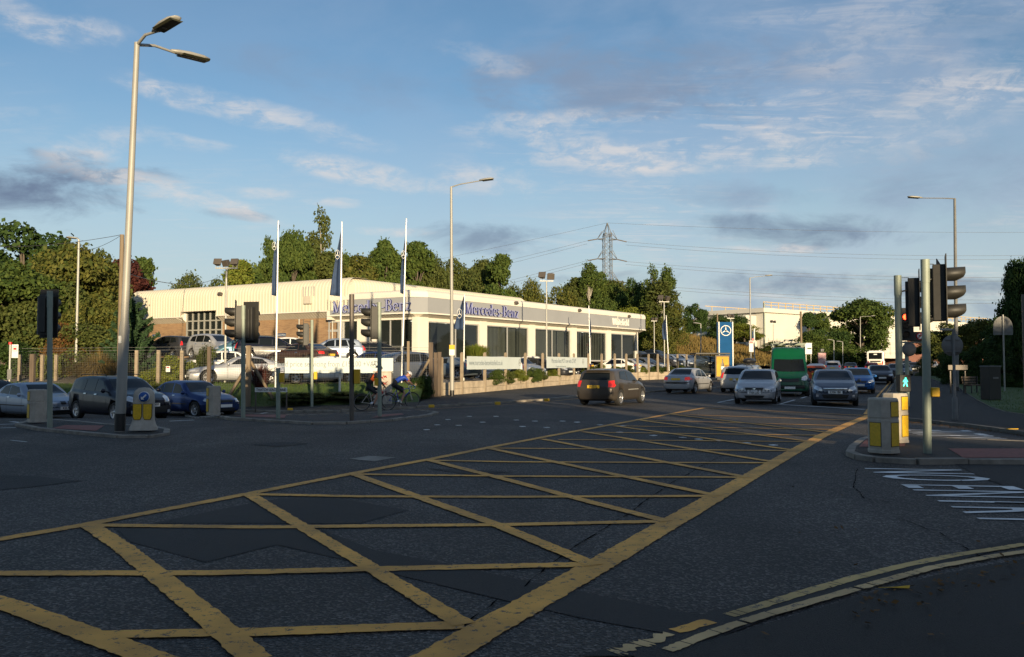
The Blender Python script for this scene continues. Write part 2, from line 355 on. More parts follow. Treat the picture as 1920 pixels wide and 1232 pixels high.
M['banner_ink'] = mat('banner lettering', (.16, .20, .23), .6)
M['flag'] = mat('navy flag cloth', (.025, .05, .11), .8, nscale=3, namt=.25)
M['clad'] = None
# ------------------------------------------------------------------ ground, roads, footways
def drape(name, poly, off, m, hf=H, step=2.0, skirt=0, kmat=None, kw=.12):
    """flat polygon cut by a world grid and laid on the height function; skirt>0 adds a kerb face down"""
    bm = bmesh.new(); vs = [bm.verts.new((p[0], p[1], 0)) for p in poly]; f = bm.faces.new(vs)
    xs = [p[0] for p in poly]; ys = [p[1] for p in poly]
    for ax, lo, hi in ((0, min(xs), max(xs)), (1, min(ys), max(ys))):
        l0, l1 = (max(lo, -60), min(hi, 60)) if ax == 0 else (max(lo, 0), min(hi, 90))
        lines = [k * step for k in range(int(math.ceil(l0 / step)), int(math.floor(l1 / step)) + 1)] + [k * 40 for k in range(int(math.ceil(lo / 40)), int(hi / 40) + 1) if k * 40 < l0 - 1 or k * 40 > l1 + 1]
        if ax == 1: lines += [y for y in _HY if lo < y < hi]
        for c in lines:
            co = [0, 0, 0]; no = [0, 0, 0]; co[ax] = c; no[ax] = 1
            bmesh.ops.bisect_plane(bm, geom=bm.verts[:] + bm.edges[:] + bm.faces[:], plane_co=co, plane_no=no, dist=1e-5)
    bmesh.ops.triangulate(bm, faces=bm.faces[:])
    for v in bm.verts: v.co.z = hf(v.co.x, v.co.y) + off
    for f in bm.faces:
        f.normal_update()
        if f.normal.z < 0: f.normal_flip()
        f.smooth = True
    if skirt:
        be = [e for e in bm.edges if e.is_boundary]
        r = bmesh.ops.extrude_edge_only(bm, edges=be)
        for v in r['geom']:
            if isinstance(v, bmesh.types.BMVert): v.co.z -= skirt
        for g in r['geom']:
            if isinstance(g, bmesh.types.BMFace): g.material_index = 1; g.smooth = False
    me = bpy.data.meshes.new(name); bm.to_mesh(me); bm.free(); me.materials.append(m)
    if skirt: me.materials.append(kmat or M['kerb'])
    o = bpy.data.objects.new(name, me); COL.objects.link(o); o['kind'] = 'structure'; return o
def gp(pts): return [tuple(G(*p)[:2]) for p in pts]
def strip(mb, pts, w, off=0.006, world=False, ragged=0.0, seg=.5):
    """painted line along a polyline of photo points"""
    p = [Vector((q[0], q[1], 0)) for q in pts] if world else [Vector((*G(*q)[:2], 0)) for q in pts]
    out = [p[0]]
    for a, b in zip(p, p[1:]):
        n = max(1, min(60, int((b - a).length / seg)))
        out += [a.lerp(b, k / n) for k in range(1, n + 1)]
    vs = []; fs = []
    for i, q in enumerate(out):
        d = (out[min(i + 1, len(out) - 1)] - out[max(i - 1, 0)]).normalized(); nrm = Vector((-d.y, d.x, 0))
        for s_ in (-1, 1):
            r_ = w / 2 + (random.uniform(-ragged, ragged) if ragged else 0)
            v = q + nrm * s_ * r_; vs.append((v.x, v.y, H(v.x, v.y) + off))
    for i in range(len(out) - 1): fs.append((2 * i, 2 * i + 1, 2 * i + 3, 2 * i + 2))
    mb.add(vs, fs)
def kerb(name, pts, w=.14, h=.10, mm=None, world=False, seg=.92, z0=0):
    """row of kerb stones along a line, each with a small joint"""
    p = [Vector((q[0], q[1], 0)) for q in pts] if world else [Vector((*G(*q)[:2], 0)) for q in pts]
    mb = MB()
    for a, b in zip(p, p[1:]):
        n = max(1, round((b - a).length / seg)); d = (b - a) / n; rz = math.atan2(d.y, d.x)
        for k in range(n):
            c = a + d * (k + .5); hh = h + random.uniform(-.008, .008)
            mb.box((c.x, c.y, H(c.x, c.y) + z0 + hh / 2 - .03), (d.length - .012, w, hh + .06), rz)
    o = mb.build(name, mm or M['kerb'], bevel=.012); o['kind'] = 'structure'; return o
# wide ground to the horizon
drape('ground', [(-1500, -200), (1500, -200), (1500, 2600), (-1500, 2600)], -.03, M['verge'], step=2)
# road surface
rk_n = [(14.6, 34.1), (34.3, 77)]                       # kerb by the double yellow line
ROAD = [(-90, -30), (70, -30), (70, 16), (60, 26), (14, 33), (34.3, 77), (62.5, 137), (92, 200), (168, 362), (240, 520), (232, 524), (160.5, 362), (85.5, 203),
        (55, 137), (49, 125), (35, 101), (23.8, 77), (14.5, 60), (8.5, 53), (-2, 44), (-30, 44), (-90, 52)]
drape('road', ROAD, 0, M['road'])
# footway on the showroom side
kb = gp([(-150, 764), (200, 766), (437, 771), (640, 773), (780, 765.5), (936, 757), (1018, 751.5), (1089, 744), (1219, 736), (1336, 729)]) + [(23.2, 77), (34.6, 101), (48.6, 125), (54.7, 137), (85.2, 203)]
WALL = [(-3.9, 42.9), (5.6, 65.2), (13.2, 75.6), (19.4, 83), (27, 97), (41, 128), (73, 200)]
FW = kb + list(reversed(WALL)) + [(-4.2, 38.6), (-60, 40), (-90, 50)]
drape('pavement', FW, .085, M['footway'])
kerb('kerb_line', [tuple(p) for p in kb], world=True, h=.095)
# right hand corner footway
rf = gp([(1662, 786), (1700, 789), (1805, 800), (1920, 816), (2150, 850)])
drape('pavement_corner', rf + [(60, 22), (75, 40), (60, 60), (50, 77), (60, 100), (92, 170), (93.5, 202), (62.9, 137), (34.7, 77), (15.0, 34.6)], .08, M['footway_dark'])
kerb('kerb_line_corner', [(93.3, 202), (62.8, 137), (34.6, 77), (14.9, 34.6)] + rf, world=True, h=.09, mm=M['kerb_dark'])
# near right footway, flush with the road
nr = gp([(1190, 1232), (1330, 1204), (1480, 1160), (1600, 1124), (1750, 1082), (1920, 1050)])
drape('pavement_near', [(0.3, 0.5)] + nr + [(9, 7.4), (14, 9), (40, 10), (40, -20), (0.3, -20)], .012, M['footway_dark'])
# grass park
PK = gp([(1795, 726), (1806, 735), (1830, 752), (1858, 768), (1885, 777), (1925, 783), (2100, 790)]) + [(60, 36), (90, 60), (90, 120), (60, 120), (40, 82), (34, 68)]
drape('park_lawn', PK, .11, M['grass'], skirt=.05)
drape('right_ground', [(95, 20), (400, 20), (400, 700), (270, 700), (170, 362), (93, 200), (60, 120), (90, 120)], .02, M['grass'])
# traffic islands
def island(name, outline, tact=(), h=.07):
    pts = gp(outline)
    drape(name, pts, h - .006, M['footway'])
    kerb(name + '_kerb', pts + [pts[0]], world=True, h=h, w=.15, seg=.8)
    for i, t in enumerate(tact): drape(name + '_tactile', gp_off(t, h), h + .003, M['tactile'])
def gp_off(pts, off): return [tuple(G(p[0], p[1], off)[:2]) for p in pts]
island('traffic_island', [(34, 799), (72, 807), (153, 815), (223, 821), (278, 821), (311, 816), (313, 809), (288, 804), (204, 800), (146, 794), (100, 791), (55, 792)], [[(98, 803), (122, 797), (196, 798), (180, 808)]])
island('traffic_island_middle', [(350, 781), (430, 787), (537, 793), (587, 796), (649, 795.5), (732, 790), (800, 781), (820, 776), (790, 773), (753, 773), (690, 777), (600, 780.5), (500, 779), (440, 777), (390, 776)],
       [[(440, 780), (455, 777), (540, 777.5), (534, 784)], [(697, 784), (712, 777.5), (752, 775), (758, 777.5)]])
island('traffic_island_right', [(1594, 855), (1610, 861), (1642, 866), (1719, 870.5), (1812, 870), (1925, 870), (2150, 870), (2150, 838), (1925, 835), (1850, 832), (1776, 828), (1700, 822), (1640, 823), (1618, 830), (1600, 843)],
       [[(1778, 841), (1806, 858.5), (2100, 858.5), (2100, 841)], [(1610, 838), (1624, 824), (1700, 824), (1696, 837)]], h=.09)
# repaired patches in the asphalt
for i, pl in enumerate([[(285, 982), (480, 942), (525, 935), (635, 935), (765, 957), (675, 982)], [(215, 991), (245, 1017), (385, 1055), (520, 1022), (695, 1062), (600, 1010), (578, 991)],
           [(600, 992), (700, 1032), (850, 1060), (960, 1085), (1120, 1117), (1310, 1155), (1255, 1190), (1090, 1160), (960, 1130), (750, 1080), (700, 1064)],
           [(-60, 890), (60, 893), (152, 902), (60, 914), (-60, 924)], [(800, 879), (865, 880), (958, 886), (880, 890)], [(470, 834), (530, 829), (580, 832), (520, 838)],
           [(1255, 1190), (1310, 1155), (1600, 1085), (1920, 1008), (1920, 1020), (1590, 1105), (1330, 1204), (1190, 1232), (1080, 1232)], [(1250, 819), (1300, 816), (1345, 821), (1290, 825)],
           [(1790, 871), (1925, 873), (1925, 925), (1850, 900)]]):
    drape('road_patch', gp(pl), .004 + .0005 * i, M['road_smooth'])
drape('manhole_cover', gp([(654, 861), (692, 855.5), (742, 858.5), (702, 866)]), .008, M['kerb'])
# cracks in the surface
mb = MB()
for pl in ([(1120, 1000), (1045, 1048), (1000, 1085), (985, 1102)], [(1368, 848), (1260, 905), (1180, 962), (1120, 1000)], [(1608, 880), (1600, 915), (1620, 935), (1665, 943)], [(1675, 970), (1760, 1000), (1850, 1050)], [(0, 1112), (90, 1085), (120, 1078)], [(860, 1180), (900, 1150), (935, 1125)], [(940, 900), (900, 893), (800, 896)]):
    q = [pl[0]]
    for a, b in zip(pl, pl[1:]):
        for k in (0.25, .5, .75, 1): q.append((a[0] + (b[0] - a[0]) * k + random.uniform(-3, 3), a[1] + (b[1] - a[1]) * k + random.uniform(-1, 1)))
    strip(mb, q, .010, .0075, ragged=.006, seg=.08)
o = mb.build('road_cracks', M['crack'], fix=False); o['kind'] = 'structure'
# yellow box junction
mb = MB(); YB = .009
strip(mb, [(-70, 1024), (160, 985), (470, 926), (680, 885), (810, 861), (920, 839), (1030, 818), (1150, 796), (1320, 765)], .18, YB, ragged=.009, seg=.05)
strip(mb, [(770, 1262), (1120, 1062), (1260, 980), (1400, 898), (1470, 858), (1540, 818), (1590, 796), (1634, 778)], .26, YB, ragged=.010, seg=.05)
for k, l in enumerate([[(165, 1193), (500, 1187), (870, 1174)], [(-60, 1077), (400, 1076), (690, 1069), (1110, 1060)], [(165, 986), (480, 990), (960, 985), (1240, 979)], [(475, 928), (680, 932), (960, 933), (1345, 931)],
          [(660, 890), (960, 894), (1400, 896)], [(805, 864), (960, 867), (1460, 869)], [(920, 841), (1490, 846)], [(1047, 825), (1523, 829)], [(1095, 811), (1544, 817)], [(1150, 799), (1568, 806)],
          [(1195, 788), (1584, 799)], [(1255, 777), (1608, 789)], [(1320, 765), (1629, 780)],
          [(-120, 1105), (0, 1131), (165, 1192), (320, 1250)], [(165, 985), (230, 1028), (380, 1150), (480, 1240)], [(465, 927), (560, 985), (690, 1063), (870, 1174)], [(660, 889), (930, 985), (1115, 1062)],
          [(805, 864), (960, 903), (1100, 941), (1250, 979)], [(920, 842), (1120, 884), (1345, 931)], [(1017, 824), (1405, 897)], [(1093, 810), (1455, 868)], [(1150, 799), (1495, 846)],
          [(1195, 788), (1523, 829)], [(1255, 777), (1554, 812)]]):
    strip(mb, l, .155 if k not in (13, 14) else .18, YB + .0012 + k * .00015, ragged=.008, seg=.05)
o = mb.build('yellow_box_marking', M['yellow'], fix=False); o['kind'] = 'structure'
# double yellow lines, some of them faded
mb = MB()
strip(mb, [(1622, 777), (1647, 741), (1672, 713), (1688, 700)], .11, .008)
strip(mb, [(1636, 777), (1656, 744), (1678, 714), (1693, 700)], .11, .008)
strip(mb, [(780, 769), (936, 760), (1018, 754), (1089, 747), (1219, 739)], .08, .007)
strip(mb, [(1265, 1186), (1300, 1176), (1333, 1167)], .10, .010, ragged=.012, seg=.05)
o = mb.build('yellow_line_marking', M['yellow'], fix=False); o['kind'] = 'structure'
mb = MB()
def dashed(pts, w, off, nseg, m, jit=.006):
    p = [Vector((*G(*q)[:2], 0)) for q in pts]; ln = [0]
    for a, b in zip(p, p[1:]): ln.append(ln[-1] + (b - a).length)
    def at(s):
        for i in range(len(p) - 1):
            if s <= ln[i + 1] or i == len(p) - 2:
                return p[i].lerp(p[i + 1], (s - ln[i]) / (ln[i + 1] - ln[i]))
    cuts = sorted([0, ln[-1]] + [random.uniform(0, ln[-1]) for _ in range(nseg)])
    for a, b in zip(cuts, cuts[1:]):
        if b - a < .05: continue
        pp = [at(a + .01 + (b - .01 - a) * k / 6) for k in range(7)]
        strip(m, [(q.x, q.y) for q in pp], w, off, world=True, ragged=jit, seg=.06)
dashed([(1365, 1157), (1420, 1140), (1500, 1115), (1600, 1086), (1700, 1061), (1800, 1041), (1930, 1021)], .095, .010, 14, mb)
o = mb.build('yellow_kerb_marking', M['yellow_old'], fix=False); o['kind'] = 'structure'
mb = MB()
dashed([(1250, 1225), (1320, 1196), (1400, 1168), (1480, 1144), (1600, 1109), (1750, 1067), (1850, 1048), (1930, 1036)], .085, .016, 16, mb)
dashed([(1150, 1228), (1210, 1208), (1262, 1188)], .085, .010, 5, mb, .03)
o = mb.build('faded_kerb_marking', M['cream'], fix=False); o['kind'] = 'structure'
# white markings
mb = MB()
for l, w in (([(1346, 755.5), (1460, 758.5), (1540, 763), (1622, 768)], .2), ([(1346, 755), (1376, 749)], .12), ([(1459, 759), (1490, 750)], .12), ([(1502, 747), (1518, 742)], .12), ([(1575, 726), (1583, 723)], .12),
             ([(-20, 797), (60, 794)], .13), ([(20, 791), (52, 794)], .13), ([(165, 799), (215, 797)], .13), ([(318, 790), (364, 788)], .13), ([(0, 803), (30, 802)], .13), ([(460, 780), (500, 774)], .18),
             ([(1490, 742), (1500, 738)], .1), ([(20, 826), (50, 829)], .06)):
    strip(mb, l, w, .007)
for x, y in [(968, 788), (1003, 790), (980, 800), (1025, 802), (1055, 790), (1082, 792), (1125, 797), (1168, 799), (1162, 811), (1225, 817), (1280, 821), (1310, 824), (1350, 827), (1400, 831), (1450, 835), (905, 792), (880, 781), (840, 787), (820, 797), (930, 781), (860, 798), (800, 806)]:
    g = G(x, y); mb.box((g.x, g.y, g.z + .006), (.13, .13, .012), .4)
o = mb.build('white_road_marking', M['white'], fix=False); o['kind'] = 'structure'
def road_text(s, g0, g1, cap, sx, name):
    d = (Vector(g1) - Vector(g0)); rz = math.atan2(d.y, d.x)
    t = text_mesh(name, s, cap / .73, M['white'], None, (g0[0], g0[1], .009), (0, 0, rz), depth=.0, sx=sx, spacing=1.12, align='LEFT', bold=.004)
    t['kind'] = 'structure'; return t
a, b = G(1602, 876), G(1700, 921)
nrm = Vector((1, -.06, 0)).normalized()
road_text('NO ENTRY', Vector((6.08, 13.28, 0)), Vector((5.44, 8.7, 0)), 1.50, .425, 'no_entry_marking')
road_text('ENTRY', Vector((10.3, 21.2, 0)), Vector((9.7, 18, 0)), 1.7, .33, 'entry_marking')
# ---- showroom yard: raised behind the wall
_wl = [Vector(p) for p in ([(-200, 41.3), (-4.3, 41.3)] + WALL + [(250, 590)])]
def front_dist(x, y):
    q = Vector((x, y)); best = 1e9; sg = 1
    for a, b in zip(_wl, _wl[1:]):
        d = b - a; t = max(0, min(1, (q - a).dot(d) / d.length_squared)); c = a + d * t; dd = (q - c).length
        if dd < best: best = dd; sg = 1 if (d.x * (q.y - a.y) - d.y * (q.x - a.x)) > 0 else -1
    return best * sg
def LZ(x, y):
    d = max(0, front_dist(x, y)); z = .62 + 1.4 * smooth(0, 13, d)
    hy = H(40, y) * .9 if y > 70 else 0
    return z + max(0, hy - .2) * smooth(60, 90, y)
def PX(px, py, Dm=200):           # yard point seen at (px,py)
    r = ray(px, py); D = 38.0
    while D < Dm:
        x = r.x * D / r.y; z = EYE + r.z * D / r.y
        if front_dist(x, D) > 0 and z < LZ(x, D): break
        D += .1
    return P(px, py, D)
lotpoly = [(-90, 41.3), (-4.3, 41.3)] + [(p[0] - .12, p[1] + .05) for p in WALL[:6]] + [(41, 140), (-90, 140)]
drape('yard', lotpoly, 0, M['lot'], hf=LZ, step=3)
# grass slope below the yard fence
mb = MB(); xs = np.linspace(-90, -4.25, 70); ys = np.linspace(38.5, 42.2, 10)
vs = [(x, y, .09 + (.60 + .12 * math.sin(x * .7) * .5) * smooth(39.2, 41.5, y) + .03 * noise.noise(Vector((x, y, 0))) + H(x, y) * (1 - smooth(38.5, 41.3, y))) for y in ys for x in xs]
mb.add(vs, [(j * 70 + i, j * 70 + i + 1, (j + 1) * 70 + i + 1, (j + 1) * 70 + i) for j in range(9) for i in range(69)], smooth=True)
o = mb.build('grass_bank', M['grass'], fix=False); o['kind'] = 'structure'
# ------------------------------------------------------------------ grassy embankment beyond the yard
def bank(name, pts, m):
    """pts: rows of (x,y,z) foot to crest"""
    mb = MB(); n = len(pts[0]); sub = 10; rows = []
    for a, b in zip(pts, pts[1:]):
        for k in range(sub):
            t = k / sub; rows.append([Vector(p).lerp(Vector(q), t) for p, q in zip(a, b)])
    rows.append([Vector(p) for p in pts[-1]])
    fine = []
    for r in rows:
        o_ = []
        for a, b in zip(r, r[1:]):
            for k in range(8): o_.append(a.lerp(b, k / 8))
        o_.append(r[-1]); fine.append(o_)
    w = len(fine[0])
    for r in fine: mb.v += [(v.x, v.y, v.z + .25 * noise.noise(v * .25)) for v in r]
    for j in range(len(fine) - 1):
        for i in range(w - 1): mb.f.append((j * w + i, j * w + i + 1, (j + 1) * w + i + 1, (j + 1) * w + i)); mb.m.append(0); mb.sm.append(True)
    o = mb.build(name, m, fix=False); o['kind'] = 'structure'; return o
bank('embankment', [[(-20, 100, 1.8), (22, 104, 1.9), (34, 112, 1.6), (42, 122, 1.2), (54, 150, .9), (80, 215, 2.0)],
                    [(-20, 112, 3.0), (20, 114, 3.4), (30, 120, 3.4), (40, 132, 2.6), (52, 160, 2.0), (76, 220, 3.0)],
                    [(-20, 126, 5.4), (16, 126, 6.2), (27, 134, 6.4), (38, 146, 5.2), (52, 166, 4.4), (72, 222, 4.6)],
                    [(-20, 150, 6.0), (10, 150, 6.6), (20, 150, 6.8), (34, 165, 6.0), (46, 185, 5.2), (66, 230, 5.0)]], M['drygrass'])
# ------------------------------------------------------------------ showroom and workshop
def brick(name, c1, c2, mort, scale=4.0):
    m = mat(name, c1, .9); b = m.node_tree.nodes['Principled BSDF']; t = N(m, 'ShaderNodeTexCoord'); br = N(m, 'ShaderNodeTexBrick')
    sp = N(m, 'ShaderNodeSeparateXYZ'); L(m, t.outputs['Object'], sp.inputs[0]); ad = N(m, 'ShaderNodeMath', operation='ADD'); L(m, sp.outputs[0], ad.inputs[0]); L(m, sp.outputs[1], ad.inputs[1])
    cb = N(m, 'ShaderNodeCombineXYZ'); L(m, ad.outputs[0], cb.inputs[0]); L(m, sp.outputs[2], cb.inputs[1]); L(m, cb.outputs[0], br.inputs['Vector'])
    for k, v in (('Color1', (*c1, 1)), ('Color2', (*c2, 1)), ('Mortar', (*mort, 1))): br.inputs[k].default_value = v
    br.inputs['Scale'].default_value = scale; br.inputs['Mortar Size'].default_value = .018
    n = N(m, 'ShaderNodeTexNoise'); n.inputs['Scale'].default_value = .8; n.inputs['Detail'].default_value = 5; L(m, t.outputs['Object'], n.inputs['Vector'])
    r = N(m, 'ShaderNodeMapRange'); r.inputs[3].default_value = .7; r.inputs[4].default_value = 1.3; L(m, n.outputs[0], r.inputs[0])
    x = N(m, 'ShaderNodeMix', data_type='RGBA', blend_type='MULTIPLY'); x.inputs[0].default_value = 1; L(m, br.outputs[0], x.inputs[6]); L(m, r.outputs[0], x.inputs[7]); L(m, x.outputs[2], b.inputs['Base Color'])
    return m
M['brick'] = brick('buff brick', (.30, .19, .10), (.22, .13, .07), (.26, .20, .14))
M['brick_red'] = brick('red brick', (.20, .07, .045), (.15, .05, .035), (.2, .16, .12))
M['clad'] = mat('cream metal cladding', (.60, .555, .445), .75, spec=.2, nscale=.5, namt=.05)
M['white_paint'] = mat('white render', (.64, .61, .54), .8, spec=.2, nscale=1.2, namt=.05)
M['fascia'] = mat('grey fascia panel', (.265, .275, .29), .8, 0, .2, nscale=.6, namt=.05)
M['soffit'] = mat('ribbed soffit', (.50, .46, .38), .6, nscale=3, namt=.08)
M['frame_grey'] = mat('grey door frame', (.46, .46, .45), .4, .3)
M['letter'] = mat('navy letter return', (.012, .02, .16), .6)
M['letter_face'] = mat('letter face', (.30, .32, .50), .5)
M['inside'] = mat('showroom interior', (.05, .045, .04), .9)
M['blind'] = mat('vertical blind slats', (.30, .30, .26), .8)
def glazing(name, alpha=.55, col=(.02, .025, .025)):
    m = bpy.data.materials.new(name); m.use_nodes = True; nt = m.node_tree; b = nt.nodes['Principled BSDF']; out = nt.nodes['Material Output']
    b.inputs['Base Color'].default_value = (*col, 1); b.inputs['Roughness'].default_value = .03; t = nt.nodes.new('ShaderNodeBsdfTransparent'); t.inputs[0].default_value = (.85, .9, .88, 1)
    x = nt.nodes.new('ShaderNodeMixShader'); x.inputs[0].default_value = alpha; nt.links.new(t.outputs[0], x.inputs[1]); nt.links.new(b.outputs[0], x.inputs[2]); nt.links.new(x.outputs[0], out.inputs[0]); return m
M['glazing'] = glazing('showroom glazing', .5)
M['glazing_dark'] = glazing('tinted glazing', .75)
C0 = Vector((-6.1, 55.8, 0)); DA = Vector((.566, .824, 0)).normalized(); NA = Vector((DA.y, -DA.x, 0))
DB = Vector((-.87, .49, 0)).normalized(); NB = Vector((DB.y * -1, DB.x, 0)); TA = math.atan2(DA.y, DA.x); TB = math.atan2(-DB.y, -DB.x)
if NB.y > 0: NB = -NB
ZG, ZS, ZF0, ZF1 = 1.95, 4.78, 5.10, 6.12; CH = .9
LENA, LENB1, LENB = 33.9, 7.6, 29.0
def A_(t, inset, z): v = C0 + DA * t - NA * inset; return (v.x, v.y, z)
def B_(t, inset, z): v = C0 + DB * t - NB * inset; return (v.x, v.y, z)
def t_at(px, fn, inset):
    lo, hi = -5, 60; f = lambda t: (lambda p: p[0] / p[1] - (px - 960) / F)(fn(t, inset, 0)); s0 = f(lo)
    for _ in range(40):
        m = (lo + hi) / 2
        if (f(m) > 0) == (s0 > 0): lo = m
        else: hi = m
    return lo
bld = empty('car_showroom', (C0.x, C0.y, ZG), 0, 'long low car showroom with grey fascia, white columns and cream ribbed workshop', 'showroom')
def bpart(mb, name, m, bevel=0, parent=None, fix=True):
    o = mb.build(name, m, parent or bld, fix=fix); o.location = -bld.location if parent is None else (0, 0, 0)
    if bevel:
        b = o.modifiers.new('bevel', 'BEVEL'); b.width = bevel; b.segments = 2; b.limit_method = 'ANGLE'
    return o
def slab(mb, fn, t0, t1, i0, i1, z0, z1, mat_=None):
    vs = [fn(t0, i0, z0), fn(t1, i0, z0), fn(t1, i1, z0), fn(t0, i1, z0), fn(t0, i0, z1), fn(t1, i0, z1), fn(t1, i1, z1), fn(t0, i1, z1)]
    mb.add(vs, [(0, 3, 2, 1), (4, 5, 6, 7), (0, 1, 5, 4), (1, 2, 6, 5), (2, 3, 7, 6), (3, 0, 4, 7)], mat_, False)
def ribbed(mb, fn, t0, t1, prof, pitch=.30, amp=.028, flip=1):
    """profile (inset,z) swept along a facade with vertical ribs"""
    n = max(2, int((t1 - t0) / pitch)); ts = []
    for k in range(n):
        a = t0 + (t1 - t0) * k / n; w = (t1 - t0) / n; ts += [(a, 0), (a + w * .40, 0), (a + w * .5, amp), (a + w * .9, amp)]
    ts.append((t1, 0)); vs = [fn(t, i - o_, z) for t, o_ in ts for i, z in prof]; m = len(prof)
    mb.add(vs, [(a * m + b, a * m + b + 1, (a + 1) * m + b + 1, (a + 1) * m + b) for a in range(len(ts) - 1) for b in range(m - 1)], smooth=False)
ZT = 7.75
arc = [(0, 5.42), (0, 6.85)] + [(.9 - .9 * math.cos(R(a)), 6.85 + .9 * math.sin(R(a))) for a in range(12, 91, 13)] + [(2.2, ZT + .03)]
w0, w1 = t_at(404, B_, 0), t_at(338, B_, 0)                 # big workshop window
mb = MB()
ribbed(mb, B_, 6.0, w0, arc); ribbed(mb, B_, w1, LENB, arc)
hi = [(i, z) for i, z in arc]; hi[0] = (0, 5.80); ribbed(mb, B_, w0, w1, hi)
# high block behind the showroom, set back six metres
arcA = [(6.0, 6.0)] + [(6.0, 7.05)] + [(6.0 + .75 - .75 * math.cos(R(a)), 7.05 + .7 * math.sin(R(a))) for a in range(12, 91, 13)] + [(8.2, ZT + .03)]
ribbed(mb, A_, .1, 21.6, arcA)
ea = [B_(6.0, i, z) for i, z in arc]; eb = [A_(.1, i, z) for i, z in arcA]
mb.add(ea + eb, [(k, k + 1, len(ea) + k + 1, len(ea) + k) for k in range(len(ea) - 1)])
bpart(mb, 'ribbed_cladding', M['clad'], fix=False)
mb = MB()
p0, p1, p2, p3 = A_(.6, 7.2, ZT - .0), A_(21.5, 7.2, ZT), A_(21.5, 30, ZT + .35), B_(LENB - .1, 1.2, ZT)
mb.add([p0, p1, p2, (p3[0] + 8, p3[1] + 22, ZT + .2), p3, B_(7, 1.2, ZT)], [(0, 1, 2, 3, 4, 5)])
# end walls
a0, a1 = A_(21.6, 6.0, 2), A_(21.6, 30, 2); mb.quad(a0, a1, (a1[0], a1[1], ZT), (a0[0], a0[1], ZT - .3)); a0 = B_(LENB, 0, 2); mb.quad(a0, (a0[0] + 8, a0[1] + 22, 2), (a0[0] + 8, a0[1] + 22, ZT), (a0[0], a0[1], ZT - .5))
bpart(mb, 'roof', M['clad'], fix=False)
# white coping over the fascia (rounded) and showroom roof
def rounded_strip(mb, path, prof):
    vs = []; m = len(prof)
    for fn, t in path: vs += [fn(t, i, z) for i, z in prof]
    mb.add(vs, [(a * m + b, a * m + b + 1, (a + 1) * m + b + 1, (a + 1) * m + b) for a in range(len(path) - 1) for b in range(m - 1)], smooth=False)
cop = [(-.03, ZF1), (-.03, ZF1 + .22), (.03, ZF1 + .36), (.16, ZF1 + .46), (.34, ZF1 + .50), (5.9, ZF1 + .55)]
mb = MB(); path = [(B_, LENB1), (B_, CH * .9)] + [(A_, CH)] + [(A_, t) for t in np.linspace(2, LENA, 9)]
rounded_strip(mb, path, cop)
e = [A_(LENA, i, z) for i, z in cop] + [A_(LENA, 5.9, ZF1), ]; mb.add(e, [tuple(range(len(e)))])
bpart(mb, 'coping', M['white_paint'], fix=False)
# fascia
mb = MB(); path = [(B_, LENB1), (B_, CH), (A_, CH), (A_, LENA)]
rounded_strip(mb, path, [(.3, ZF0 - .001), (0, ZF0), (0, ZF1 + .002)])
e0 = A_(LENA, 0, ZF0); e1 = A_(LENA, 6, ZF0); mb.quad(e0, e1, (e1[0], e1[1], ZF1), (e0[0], e0[1], ZF1))
for t in list(np.linspace(CH + 3, LENA - 3, 10)): slab(mb, A_, t, t + .02, -.006, 0, ZF0 + .05, ZF1)
bpart(mb, 'fascia', M['fascia'], fix=False)
mb = MB()
slab(mb, A_, 28.0, 28.12, -.02, 0, ZF0 + .02, ZF1); slab(mb, B_, CH, CH + .10, -.02, 0, ZF0 + .02, ZF1)
slab(mb, A_, CH, LENA + .03, -.06, .1, ZF0 - .09, ZF0 - .0); slab(mb, B_, CH, LENB1 + .2, -.06, .1, ZF0 - .09, ZF0); 
vs = [B_(CH, -.06, ZF0 - .09), A_(CH, -.06, ZF0 - .09), A_(CH, -.06, ZF0), B_(CH, -.06, ZF0)]; mb.add(vs, [(0, 1, 2, 3)])
slab(mb, B_, LENB1 + .2, w0, -.04, .1, 5.35, 5.43); slab(mb, B_, w1, LENB, -.04, .1, 5.35, 5.43)
bpart(mb, 'trim_strip', M['white_paint'], fix=False)
# sloping ribbed soffits
mb = MB(); RC = .62
ribbed(mb, A_, RC, LENA - .1, [(.06, ZF0 - .09), (RC, ZS)], .26, .02); ribbed(mb, B_, RC, LENB1, [(.06, ZF0 - .09), (RC, ZS)], .26, .02)
mb.quad(B_(CH, .06, ZF0 - .09), A_(CH, .06, ZF0 - .09), A_(RC, RC, ZS), B_(RC, RC, ZS))
ribbed(mb, B_, LENB1 + .3, w0, [(.06, 5.35), (RC, 4.95)], .26, .02); ribbed(mb, B_, w1, LENB, [(.06, 5.35), (RC, 4.95)], .26, .02)
bpart(mb, 'soffit', M['soffit'], fix=False)
# floor strip, back walls
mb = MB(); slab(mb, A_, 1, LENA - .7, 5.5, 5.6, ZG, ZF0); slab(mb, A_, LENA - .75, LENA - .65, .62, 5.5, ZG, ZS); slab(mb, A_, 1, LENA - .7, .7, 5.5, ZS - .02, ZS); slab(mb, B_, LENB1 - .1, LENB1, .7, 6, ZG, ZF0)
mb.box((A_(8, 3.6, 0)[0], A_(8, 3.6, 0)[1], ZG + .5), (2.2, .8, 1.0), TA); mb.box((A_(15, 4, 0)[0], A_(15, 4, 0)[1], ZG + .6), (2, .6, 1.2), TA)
bpart(mb, 'interior_wall', M['inside'], fix=False)
